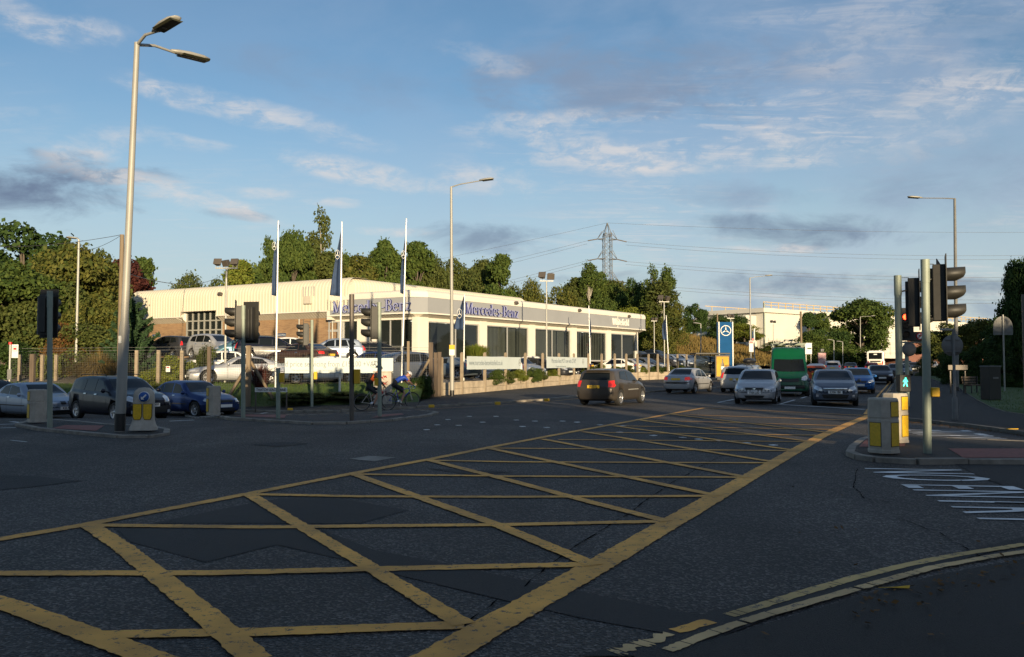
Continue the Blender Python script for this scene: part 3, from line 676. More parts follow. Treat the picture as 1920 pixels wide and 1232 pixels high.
# columns
mb = MB()
wins = [(801, 898, [855]), (911, 990.6, [952]), (1001.6, 1069.7, [1036]), (1079.5, 1136.7, [1108]), (1144, 1191.5, [1167])]
edges = []
for a, b, mu in wins: edges.append((t_at(a, A_, RC), t_at(b, A_, RC), [t_at(q, A_, RC) for q in mu]))
prev = RC
for i, (a, b, mu) in enumerate(edges):
    slab(mb, A_, prev, a, RC - .12, RC + .25, 1.7, ZS + .05); prev = b
slab(mb, A_, prev, LENA - .55, RC - .12, RC + .25, 1.7, ZS + .05)
slab(mb, A_, edges[0][0] - .02, LENA - .6, RC - .05, RC + .05, ZS - .22, ZS + .02)
lb = [(t_at(774, B_, RC), t_at(704, B_, RC), [t_at(731, B_, RC), t_at(753, B_, RC)]), (t_at(671, B_, RC), t_at(643, B_, RC), [t_at(660, B_, RC)])]
slab(mb, B_, RC - .12, lb[0][0], RC - .12, RC + .25, 1.7, ZS + .05); slab(mb, B_, lb[0][1], lb[1][0], RC - .12, RC + .25, 1.7, ZS + .05)
slab(mb, B_, lb[0][0], LENB1, RC - .05, RC + .05, ZS - .12, ZS + .02)
bpart(mb, 'white_column', M['white_paint'], .01)
for i, (a, b, mu) in enumerate(edges):
    mb = MB()
    for q in [a + .04] + mu + [b - .04]: slab(mb, A_, q - .04, q + .04, RC + .02, RC + .12, ZG, ZS - .22)
    slab(mb, A_, a, b, RC + .021, RC + .119, ZG, ZG + .12); slab(mb, A_, a, b, RC + .021, RC + .119, ZS - .28, ZS - .22)
    w = bpart(mb, 'window', M['frame_grey'])
    mb = MB(); mb.quad(A_(a, RC + .07, ZG), A_(b, RC + .07, ZG), A_(b, RC + .07, ZS - .2), A_(a, RC + .07, ZS - .2)); bpart(mb, 'pane', M['glazing'] if i not in (0,) else M['glazing_dark'], parent=w, fix=False)
    if i in (1, 2, 3):
        mb = MB(); t = a + .1
        while t < b - .1:
            if random.random() < .93: slab(mb, A_, t, t + .085, RC + .3, RC + .31, ZG + .1, ZS - .25)
            t += .17 if i != 3 else .3
        bpart(mb, 'blind', M['blind'], parent=w)
    elif i == 4:
        mb = MB(); slab(mb, A_, a + .2, mu[0] - .3, RC + 1.3, RC + 1.4, ZG, ZS - .6); bpart(mb, 'poster', M['navy'], parent=w)
for a, b, mu in lb:
    mb = MB()
    for q in [a + .04] + mu + [b - .04]: slab(mb, B_, q - .04, q + .04, RC + .02, RC + .12, ZG, ZS - .12)
    slab(mb, B_, a, b, RC + .021, RC + .119, ZG, ZG + .15)
    w = bpart(mb, 'window', M['frame_grey'])
    mb = MB(); mb.quad(B_(a, RC + .07, ZG), B_(b, RC + .07, ZG), B_(b, RC + .07, ZS), B_(a, RC + .07, ZS)); bpart(mb, 'pane', M['glazing_dark'], parent=w, fix=False)
# entrance door
d0, d1 = t_at(643, B_, RC), t_at(615, B_, RC); mb = MB()
for q in (d0 + .06, (d0 + d1) / 2 - .25, d1 - .1): slab(mb, B_, q - .06, q + .06, RC - .02, RC + .1, ZG, ZS)
for z in (ZG + .12, 4.05, ZS - .08): slab(mb, B_, d0, d1, RC - .021, RC + .101, z - .09, z + .07)
slab(mb, B_, (d0 + d1) / 2 - .1, d1 - .22, RC - .03, RC + .02, ZG + .1, ZG + .45)
w = bpart(mb, 'door', M['frame_grey']); mb = MB(); mb.quad(B_(d0, RC + .05, ZG), B_(d1, RC + .05, ZG), B_(d1, RC + .05, ZS), B_(d0, RC + .05, ZS)); bpart(mb, 'pane', M['glazing_dark'], parent=w, fix=False)
# brick workshop wall and its big window
mb = MB(); slab(mb, B_, LENB1 - .02, w0, RC, RC + .3, 1.4, 4.97); slab(mb, B_, w1, LENB, RC, RC + .3, 1.4, 4.97); slab(mb, B_, w0, w1, RC, RC + .3, 1.4, 2.9)
bpart(mb, 'brick_wall', M['brick'])
mb = MB(); zb, zt_ = 2.9, 5.80
for k in range(7): q = w0 + (w1 - w0) * k / 6; slab(mb, B_, q - .05, q + .05, RC - .05, RC + .08, zb, zt_)
for k in range(5): z = zb + (zt_ - zb) * k / 4; slab(mb, B_, w0, w1, RC - .049, RC + .079, z - .05, z + .05)
w = bpart(mb, 'window', M['pole_pale']); mb = MB(); mb.quad(B_(w0, RC + .03, zb), B_(w1, RC + .03, zb), B_(w1, RC + .03, zt_), B_(w0, RC + .03, zt_)); bpart(mb, 'pane', M['glazing_dark'], parent=w, fix=False)
mb = MB(); mb.add([B_(w0 - .6, 0, 5.35), B_(w0, RC, 4.95), B_(w0, RC, 5.8), B_(w0, 0, 5.8)], [(0, 1, 2, 3)]); bpart(mb, 'reveal', M['white_paint'], fix=False); mb = MB(); mb.add([B_(w1 + .6, 0, 5.35), B_(w1, RC, 4.95), B_(w1, RC, 5.8), B_(w1, 0, 5.8)], [(0, 1, 2, 3)]); mb.quad(B_(w0, 0, 5.8), B_(w1, 0, 5.8), B_(w1, RC, 5.81), B_(w0, RC, 5.81))
bpart(mb, 'reveal', M['white_paint'], fix=False)
mb = MB(); slab(mb, B_, LENB1 - .02, LENB1 + .3, -.0, RC + .2, ZS, 6.2); bpart(mb, 'corner_panel', M['white_paint'])
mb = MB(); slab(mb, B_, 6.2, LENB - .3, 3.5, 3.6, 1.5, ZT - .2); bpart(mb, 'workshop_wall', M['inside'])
# details: wall lights, vent box, small panels
for px, py, fn, ins in ((411, 551, B_, -.15), (968, 568, A_, -.1), (1087, 582, A_, -.1), (1180, 593, A_, -.1)):
    t = t_at(px, fn, ins); p = fn(t, ins, 0); z = EYE + (HOR - py) / F * p[1]; mb = MB()
    mb.box((p[0], p[1], z), (.36, .22, .22), TA if fn is A_ else TB, tilt=Matrix.Rotation(R(-25), 3, 'X')); mb.box(fn(t, ins + .12, z - .05), (.06, .2, .06), 0)
    bpart(mb, 'wall_light', M['pole_dark'], .02)
t = t_at(577, B_, -.1); mb = MB()
slab(mb, B_, t - .35, t + .35, -.22, 0, 5.95, 6.5); bpart(mb, 'air_unit', M['soffit'], .03)
for z in (6.55, 6.75, 6.95, 7.15): pass
mb = MB(); [slab(mb, B_, t - .5 + k * .25, t - .44 + k * .25, -.06, 0, 6.5, 7.2) for k in range(5)]; bpart(mb, 'vent_grille', M['frame_grey'])
def sign_on(fn, px0, px1, y0, y1, m, ins=-.04, name='sign_panel', inset0=0):
    a, b = t_at(px0, fn, inset0), t_at(px1, fn, inset0); d = fn((a + b) / 2, inset0, 0)[1]; mb = MB()
    slab(mb, fn, a, b, inset0 + ins, inset0, EYE + (HOR - y1) / F * d, EYE + (HOR - y0) / F * d); return bpart(mb, name, m), (a + b) / 2, EYE + (HOR - (y0 + y1) / 2) / F * d
for px0, px1, y0, y1, tx in ((286, 301, 627, 632.5, 'Service'), (520, 536, 625, 631, 'Customer Parking')):
    o, t, z = sign_on(B_, px0, px1, y0, y1, M['navy'], inset0=RC); v = B_(t, RC - .045, z)
    text_mesh('lettering', tx, .16, M['sign_w'], bld, Vector(v) - bld.location, (math.pi / 2, 0, TB), depth=.002, sx=.7 if len(tx) > 8 else .9)
sign_on(B_, 434, 445, 638, 662, M['navy'], inset0=RC); sign_on(B_, 437, 442, 642, 652, M['box_y'], ins=-.05, inset0=RC)
# raised lettering: serif capitals built from strokes
SER = {  # strokes on a 0..1 box height; (x0,y0,x1,y1,width) ; arcs ('a',cx,cy,rx,ry,a0,a1,width)
 'M': (1.0, [(.14, 0, .14, 1, .05), (.14, 1, .48, .05, .14), (.48, .05, .82, 1, .05), (.84, 0, .84, 1, .14)], [(0, .28, 0), (.70, .98, 0), (.02, .2, 1), (.76, .98, 1)]),
 'e': (.54, [('a', .27, .33, .21, .30, 0, 320, .10), (.07, .36, .47, .36, .05)], []),
 'r': (.44, [(.14, 0, .14, .64, .12), ('a', .30, .42, .15, .20, 20, 160, .08)], [(.0, .30, 0), (.0, .16, .64)]),
 'c': (.50, [('a', .27, .33, .21, .30, 45, 320, .10)], []),
 'd': (.60, [('a', .25, .33, .19, .30, 0, 360, .09), (.46, 0, .46, 1, .12)], [(.34, .48, 1), (.44, .58, 0)]),
 's': (.44, [('a', .22, .49, .14, .14, 30, 270, .09), ('a', .21, .17, .15, .16, -150, 90, .09)], []),
 '-': (.36, [(.04, .32, .32, .32, .08)], []),
 'B': (.74, [(.16, 0, .16, 1, .13), ('a', .34, .76, .24, .22, -90, 90, .10), ('a', .36, .28, .28, .26, -90, 90, .10), (.16, .98, .36, .98, .05), (.16, .52, .38, .52, .05), (.16, .02, .38, .02, .05)], [(.0, .3, 0), (.0, .3, 1)]),
 'n': (.60, [(.13, 0, .13, .64, .12), (.46, 0, .46, .44, .12), ('a', .29, .42, .17, .20, 0, 160, .08)], [(.0, .27, 0), (.34, .60, 0), (.0, .14, .64)]),
 'z': (.50, [(.06, .61, .44, .61, .06), (.42, .60, .08, .03, .11), (.06, .03, .46, .03, .06)], []),
 'W': (1.1, [(.08, 1, .32, 0, .13), (.32, 0, .54, .95, .06), (.54, .95, .78, 0, .13), (.78, 0, 1.0, 1, .06)], [(0, .2, 1), (.9, 1.1, 1)]),
 'h': (.60, [(.13, 0, .13, 1, .12), (.46, 0, .46, .44, .12), ('a', .29, .42, .17, .20, 0, 160, .08)], [(.0, .27, 0), (.34, .60, 0), (.0, .14, 1)]),
 'i': (.28, [(.14, 0, .14, .64, .12), (.14, .80, .14, .92, .13)], [(.0, .28, 0)]), 't': (.36, [(.16, .06, .16, .86, .11), (.02, .62, .32, .62, .05), ('a', .26, .12, .10, .12, 180, 330, .07)], []),
 'f': (.36, [(.16, 0, .16, .84, .11), (.02, .62, .34, .62, .05), ('a', .27, .84, .11, .14, 40, 180, .08)], [(.02, .3, 0)]), 'l': (.28, [(.14, 0, .14, 1, .12)], [(.0, .28, 0), (.0, .14, 1)])}
def serif_text(s, width, height, depth, fn, t_left, zc, ins, name):
    """letters reading towards the viewer's right along facade fn (dir +1 for A, -1 for B)"""
    sg = 1 if fn is A_ else -1; adv = sum(SER[c][0] + .06 for c in s); k = width / adv; x = 0; hgt = height
    for c in s:
        w, st, ser = SER[c]; mb = MB()
        def seg(x0, y0, x1, y1, wd):
            a = Vector((x0 * k, y0 * hgt)); b = Vector((x1 * k, y1 * hgt)); d = (b - a); d.normalize(); n_ = Vector((-d.y, d.x)) * wd * hgt * .5
            for z0, z1, mt in ((0, depth, 0), (depth, depth + .012, 1)):
                q = [a + n_, b + n_, b - n_, a - n_]; vs = [fn(t_left + sg * (x * k + p.x), ins - zz, zc - hgt / 2 + p.y) for zz in (z0, z1) for p in q]
                mb.add(vs, [(0, 1, 2, 3), (7, 6, 5, 4), (0, 4, 5, 1), (1, 5, 6, 2), (2, 6, 7, 3), (3, 7, 4, 0)], mt)
        for q in st:
            if q[0] == 'a':
                _, cx, cy, rx, ry, a0, a1, wd = q; nn = max(4, int(abs(a1 - a0) / 24)); pts = [(cx + rx * math.cos(R(a0 + (a1 - a0) * i / nn)), cy + ry * math.sin(R(a0 + (a1 - a0) * i / nn))) for i in range(nn + 1)]
                for p, r_ in zip(pts, pts[1:]): seg(*p, *r_, wd)
            else: seg(*q)
        for a, b, y in ser: seg(a, y + (.02 if y == 0 else -.02), b, y + (.02 if y == 0 else -.02), .045)
        bpart(mb, 'letter', [M['letter'] if name != 'c' else M['sign_w'], M['letter_face'] if name != 'c' else M['sign_w']]); x += w + .06
ta, tb = t_at(871, A_, 0), t_at(971, A_, 0); serif_text('Mercedes-Benz', tb - ta, .80, .11, A_, ta, 5.62, -.03, 'a')
ta, tb = t_at(625, B_, 0), t_at(773, B_, 0); serif_text('Mercedes-Benz', ta - tb, .80, .11, B_, ta, 5.62, -.03, 'b')
ta, tb = t_at(1147, A_, 0), t_at(1178, A_, 0); serif_text('Whitefield', tb - ta, .62, .09, A_, ta, 5.62, -.03, 'c')
M['spot'] = mat('ceiling spot', (.8, .8, .7), .5, emit=(1, .9, .7), estr=4)
for t in (3.2, 7.0, 11.5, 16.5, 22, 27.5):
    for i_ in (1.6, 3.4): q = A_(t, i_, ZS - .06); mb = MB(); mb.box(q, (.16, .16, .05)); bpart(mb, 'ceiling_light', M['spot'])
# drain pipes and railings in front of glazing
mb = MB()
for z in (ZG + .35, ZG + .62, ZG + .9): mb.tube([B_(lb[0][0] + .2, -.4, z), B_(lb[0][1] + 1.5, -.4, z)], .018, 6)
for t in np.linspace(lb[0][0] + .2, lb[0][1] + 1.5, 5): mb.tube([B_(t, -.4, ZG - .1), B_(t, -.4, ZG + .9)], .02, 6)
tag(mb.build('railing', M['pole_pale']), 'low pale metal railing in front of the showroom corner glass', 'railing')
for q in (B_(11.0, RC - .06, 0), B_(LENB1 + .25, RC - .06, 0)): mb = MB(); mb.tube([(q[0], q[1], 1.9), (q[0], q[1], 4.95)], .05, 8); bpart(mb, 'drain_pipe', M['pole_pale'])
# showroom end wall and workshop rear body
mb = MB(); slab(mb, A_, LENA - .5, LENA - .35, RC, 9, 1.5, ZF0); bpart(mb, 'end_wall', M['brick'])
# ------------------------------------------------------------------ white sheeted building on the embankment and the railway bridge
M['sheet'] = mat('white sheeting', (.56, .54, .48), .85, spec=.1, nscale=.12, namt=.10, bump=.25)
sb = P(1432, 600, 150); se = P(1856, 600, 205)
d = Vector((se.x - sb.x, se.y - sb.y, 0)); ln = d.length; d.normalize(); nrm = Vector((d.y, -d.x, 0)); rz = math.atan2(d.y, d.x)
wb = empty('sheeted_building', (sb.x, sb.y, 4.0), rz, 'long white sheeted building with yellow guard rail on its roof', 'building')
tq = ln * .56
mb = MB(); mb.box2(0, tq, 0, 14, -1, 6.9); mb.box2(-3.0, 0, 1.5, 13, 0, 6.4); bb = mb.build('wall', M['sheet'], wb, bevel=.1)
mb = MB(); mb.box2(-.6, tq + .3, -.5, 14, 6.9, 7.7); mb.box2(tq * .55, tq, -.3, 0, 6.0, 6.9); mb.build('roof', M['sheet'], wb, bevel=.06)
mb = MB()
for i in range(int(ln / 2.2)): x = i * 2.2; mb.box((x, 0, 8.25), (.10, .10, 1.15))
for z in (8.25, 8.78): mb.box((ln / 2, 0, z), (ln, .08, .09))
for x in np.arange(-2, ln, 4): mb.box((x, 13, 8.25), (.1, .1, 1.1))
mb.box((ln / 2, 13, 8.75), (ln, .08, .09)); mb.build('guard_rail', mat('yellow scaffold', (.62, .42, .14), .5), wb)
mb = MB(); mb.tube([(0, -.15, 0), (0, -.15, 8.6)], .12, 8); mb.build('drain_pipe', M['galv'], wb)
mb = MB(); [mb.box((x, -1.4, 1.0), (.05, .05, 2.6)) for x in np.arange(-3, tq, 2.4)]; [mb.box((tq / 2, -1.4, z), (tq, .03, .03)) for z in (.2, 1.2, 2.2)]
o = mb.build('mesh_fence', M['galv']); o.location = wb.location; o.rotation_euler = wb.rotation_euler; tag(o, 'thin mesh fence in front of the white sheeted building', 'fence')
br_ = empty('railway_bridge', (sb.x + d.x * tq, sb.y + d.y * tq, 4.0), rz, 'railway bridge wrapped in white sheeting crossing the far road', 'bridge')
mb = MB(); mb.box2(0, ln * .6, 0, 12, 3.6, 7.5); mb.build('side_beam', M['sheet'], br_, bevel=.1)
for a_, b_ in ((1, 9), (ln * .36, ln * .6)): mb = MB(); mb.box2(a_, b_, .5, 11.5, -3, 3.6); mb.build('abutment', M['brick_red'], br_)
mb = MB(); mb.box2(0, ln * .6, .3, 11.7, 2.9, 3.6); mb.build('deck', M['pole_dark'], br_)
# ------------------------------------------------------------------ vehicles: lofted bodies, panes and lamps laid on the body surface
def crv(pts, u, sm=.012):
    xs = [p[0] for p in pts]; ys = [p[1] for p in pts]
    return sum(float(np.interp(u + d * sm, xs, ys)) for d in (-1, -.5, 0, .5, 1)) / 5
class Body:
    def __init__(s, L_, W_, top, belt=None, plan=None, clear=.19, wheel_r=.31, wf=.19, wr=.80, tumble=.30, box=False, sm=.012, bow=.16, bowr=.12, arch=.045, low=(.34, .50)):
        s.L, s.W, s.top = L_, W_, top
        s.belt = belt or [(0, .60), (.1, .72), (.27, .86), (.6, .93), (.9, .95), (1, .80)]
        s.plan = plan or [(0, .80), (.025, .875), (.07, .935), (.16, .985), (.3, 1), (.75, 1), (.9, .97), (.965, .93), (1, .86)]
        s.r, s.wf, s.wr, s.clear = wheel_r, wf, wr, clear
        NS, us = 76, None
        us = [0, .004, .012] + list(np.linspace(.025, .975, NS)) + [.988, .996, 1]
        rings = []
        for u in us:
            w = crv(s.plan, u, .006) * W_ / 2; zt = crv(top, u, sm); zb = min(crv(s.belt, u), zt - .035)
            zu = clear + .10 * (max(0, 1 - u / .05) + max(0, 1 - (1 - u) / .06)) * .6
            h = zt - zb; t = smooth(.06, .34, h)
            hr = max(.02, h - (.075 if not box else .06))
            wr_ = (1 - t) * (w * .86) + t * (w * .945 - tumble * hr)
            zr = (1 - t) * (zb + h * .62) + t * (zb + hr)
            w1 = w * .945
            pts = [(0, zu), (w * .8, zu), (w * .93, zu + .03), (w * .978, low[0] * .9), (w * .995, low[0] + .06), (w, low[1]), (w * .997, low[1] + .1), (w * .985, zb - .09), (w * .965, zb - .025), (w1, zb)]
            pts = [(a, max(zu, min(b, zt - .02)) if i > 1 else b) for i, (a, b) in enumerate(pts)]
            for k in (.2, .4, .6, .8): pts.append((w1 + (wr_ - w1) * k, zb + (zr - zb) * k + .012 * math.sin(math.pi * k) * t))
            pts += [(wr_, zr), (wr_ - (.025 + .03 * t), zr + (zt - zr) * .42), (wr_ * .86, zr + (zt - zr) * .74), (wr_ * .6, zr + (zt - zr) * .92), (wr_ * .3, zr + (zt - zr) * .985), (0, zt)]
            rings.append((u, pts))
        nr = len(rings[0][1]); m = 2 * nr - 2; V = []; Fc = []
        def pos(u, y, z):
            yy = y / (W_ / 2); fb = max(0, 1 - u / .16); rb = max(0, 1 - (1 - u) / .14)
            x = L_ / 2 - u * L_ - bow * fb * yy * yy * 1.0 + bowr * rb * yy * yy
            # lean of the nose and tail with height
            x += fb * fb * (-.10 * max(0, (z - .45)) - .12 * max(0, .42 - z)) - rb * rb * (-.02 * max(0, z - .5) - .22 * max(0, .42 - z))
            return (x, y, z)
        for u, pts in rings:
            full = pts + [(-a, b) for a, b in reversed(pts[1:-1])]
            V += [pos(u, a, b) for a, b in full]
        for i in range(len(rings) - 1):
            for k in range(m): Fc.append((i * m + k, i * m + (k + 1) % m, (i + 1) * m + (k + 1) % m, (i + 1) * m + k))
        for ring, base, u in ((rings[0][1], 0, 0), (rings[-1][1], (len(rings) - 1) * m, 1)):
            NC = 11; rows = []
            for j in range(nr):
                if j == 0 or j == nr - 1: rows.append([base + j] * NC); continue
                a, b = ring[j]; row = [base + j]
                for c in range(1, NC - 1):
                    V.append(pos(u, a - 2 * a * c / (NC - 1), b)); row.append(len(V) - 1)
                row.append(base + (m - j)); rows.append(row)
            for j in range(nr - 1):
                for c in range(NC - 1):
                    f = [rows[j][c], rows[j][c + 1], rows[j + 1][c + 1], rows[j + 1][c]]
                    g = []
                    for q in f:
                        if q not in g: g.append(q)
                    if len(g) > 2: Fc.append(tuple(g))
        s.bvh = BVHTree.FromPolygons([Vector(v) for v in V], Fc)
        me = bpy.data.meshes.new('body'); me.from_pydata(V, [], Fc)
        bm = bmesh.new(); bm.from_mesh(me); bmesh.ops.remove_doubles(bm, verts=bm.verts, dist=1e-4); bmesh.ops.recalc_face_normals(bm, faces=bm.faces)
        for f in bm.faces: f.smooth = True
        bm.to_mesh(me); bm.free(); me.materials.append(M['trim']); me.materials.append(M['rubber'])
        o = bpy.data.objects.new('body', me); COL.objects.link(o)
        s.wx = [L_ / 2 - wf * L_, L_ / 2 - wr * L_]
        cb = MB()
        for x in s.wx:
            for sy in (-1, 1): cb.lathe([(0, 0), (wheel_r + arch, 0), (wheel_r + arch, .6), (0, .6)], 28, (x, sy * (W_ / 2 - .24) - (0 if sy > 0 else .6), wheel_r + .01), axis='y', sm=True, mat=1)
        cut = cb.build('cut', [M['trim'], M['rubber']])
        bm = bmesh.new(); bm.from_mesh(cut.data); bmesh.ops.remove_doubles(bm, verts=bm.verts, dist=1e-5); bmesh.ops.recalc_face_normals(bm, faces=bm.faces); bm.to_mesh(cut.data); bm.free()
        bo = o.modifiers.new('b', 'BOOLEAN'); bo.operation = 'DIFFERENCE'; bo.object = cut; bo.solver = 'EXACT'
        dg = bpy.context.evaluated_depsgraph_get(); m2 = bpy.data.meshes.new_from_object(o.evaluated_get(dg)); o.modifiers.clear(); o.data = m2
        m2.name = 'body'; bpy.data.objects.remove(cut); s.body = o; s.parts = []
    def hit(s, o, d):
        h = s.bvh.ray_cast(Vector(o), Vector(d)); return h[0], h[1]
    def X(s, u): return s.L / 2 - u * s.L
    def patch(s, name, axis, a, b, m, off=.006, n=10, rows=4, mirror=False, parent=None):
        """surface patch: curves a and b (lower and upper edge) are laid on the body along an axis"""
        def along(c, t):
            c = [Vector((*p, 0)) for p in c]; ls = [0]
            for p, q in zip(c, c[1:]): ls.append(ls[-1] + (q - p).length)
            d = t * ls[-1]
            for i in range(len(c) - 1):
                if d <= ls[i + 1] + 1e-9: return c[i].lerp(c[i + 1], (d - ls[i]) / max(1e-9, ls[i + 1] - ls[i]))
            return c[-1]
        mb = MB()
        for sgn in ((1, -1) if mirror == 2 else ((-1,) if mirror else (1,))):
            vs = []; last = None
            for j in range(rows + 1):
                for i in range(n + 1):
                    p = along(a, i / n).lerp(along(b, i / n), j / rows)
                    if axis == 'side': h, nn = s.hit((p.x, 3 * sgn, p.y), (0, -sgn, 0))
                    elif axis == 'front': h, nn = s.hit((5, p.x * sgn, p.y), (-1, 0, 0))
                    elif axis == 'rear': h, nn = s.hit((-5, p.x * sgn, p.y), (1, 0, 0))
                    elif axis == 'fd': h, nn = s.hit(Vector((p.y, p.x * sgn, .9)) + Vector((1, 0, 1)) * 1.6, (-1, 0, -1))
                    else: h, nn = s.hit((p.y, p.x * sgn, 4), (0, 0, -1))
                    if h is None: h, nn = (last if last else (Vector((0, 0, .5)), Vector((0, 0, 1))))
                    if axis in ('front', 'rear') and last and abs(h.x) < s.L / 2 - .42: h, nn = last
                    last = (h, nn)
                    d_ = {'side': Vector((0, sgn, 0)), 'front': Vector((1, 0, 0)), 'rear': Vector((-1, 0, 0))}.get(axis, Vector((0, 0, 1)))
                    if nn.dot(d_) < 0: nn = -nn
                    vs.append(h + nn * off)
            mb.add(vs, [(j * (n + 1) + i, j * (n + 1) + i + 1, (j + 1) * (n + 1) + i + 1, (j + 1) * (n + 1) + i) for j in range(rows) for i in range(n)], smooth=True)
        o = mb.build(name, m, parent or s.body if parent is False else parent, fix=True)
        s.parts.append(o); return o
WHEELS = {}
def wheel(r, w=.20, spokes=5, style='alloy'):
    k = (r, spokes, style)
    if k in WHEELS: return WHEELS[k]
    t = MB(); rr = r * .69
    t.lathe([(rr, -w / 2), (r * .93, -w / 2), (r * .985, -w / 2 + .02), (r, -w / 2 + .05), (r, w / 2 - .05), (r * .985, w / 2 - .02), (r * .93, w / 2), (rr, w / 2 - .004), (rr, -w / 2)], 28, axis='y')
    ty = t.build('tyre', M['rubber'])
    m_ = MB(); m_.lathe([(rr, w / 2 - .006), (rr * .93, w / 2 - .004), (rr * .90, w / 2 - .03), (rr * .88, -.02), (0, -.02)], 28, axis='y', mat=0)
    m_.lathe([(.055, w / 2 - .028), (.05, w / 2 - .018), (0, w / 2 - .016)], 14, axis='y', mat=0)
    for i in range(spokes):
        a = 2 * math.pi * i / spokes; ca, sa = math.cos(a), math.sin(a); ww = (.052 if spokes < 7 else .034) * r / .31
        q = []
        for (d, hw, y) in ((.035, ww * .8, w / 2 - .03), (rr * .93, ww * .62, w / 2 - .016)):
            for sgn in (-1, 1):
                q.append((d * ca - sgn * hw * sa, y, d * sa + sgn * hw * ca)); q.append((d * ca - sgn * hw * sa, y - .03, d * sa + sgn * hw * ca))
        m_.add(q, [(0, 2, 6, 4), (0, 4, 5, 1), (2, 3, 7, 6), (0, 1, 3, 2), (4, 6, 7, 5)], mat=0)
    m_.lathe([(0, -.015), (rr * .86, -.015)], 28, axis='y', mat=1)
    ri = m_.build('rim', [M['alloy'] if style == 'alloy' else M['pole_grey'], M['black']])
    WHEELS[k] = (ty, ri); ty['proto'] = 1; ri['proto'] = 1; return WHEELS[k]
PAINT = {}
def paint(name, col, metal=.55, rough=.32):
    if name in PAINT: return PAINT[name]
    m = mat(name + ' paint', col, rough, metal, .3, .3, nscale=0); PAINT[name] = m
    nt = m.node_tree; b = nt.nodes['Principled BSDF']; t = N(m, 'ShaderNodeTexCoord'); n = N(m, 'ShaderNodeTexNoise'); n.inputs['Scale'].default_value = 2.5; n.inputs['Detail'].default_value = 4
    L(m, t.outputs['Object'], n.inputs['Vector']); r = N(m, 'ShaderNodeMapRange'); r.inputs[3].default_value = rough - .06; r.inputs[4].default_value = rough + .14
    L(m, n.outputs[0], r.inputs[0]); L(m, r.outputs[0], b.inputs['Roughness']); return m
C = {'silver': ((.42, .43, .45), .4), 'silver blue': ((.27, .32, .40), .4), 'grey blue': ((.105, .125, .165), .4), 'bronze': ((.085, .072, .06), .4), 'navy': ((.003, .004, .014), .0), 'blue': ((.02, .045, .15), .5),
     'bright blue': ((.012, .09, .30), .4), 'black': ((.008, .008, .010), .1), 'white': ((.72, .71, .68), 0), 'green': ((.003, .075, .032), .0), 'steel': ((.16, .20, .24), .6), 'dark grey': ((.05, .052, .058), .5),
     'maroon': ((.07, .012, .015), .4), 'gold': ((.38, .30, .18), .5), 'orange': ((.45, .07, .015), .2), 'brown': ((.06, .035, .028), .3), 'teal': ((.07, .15, .20), .5)}
def pc(c): return paint(c, C[c][0], C[c][1])
def set_mat(o, m):
    o.material_slots[0].link = 'OBJECT'; o.material_slots[0].material = m
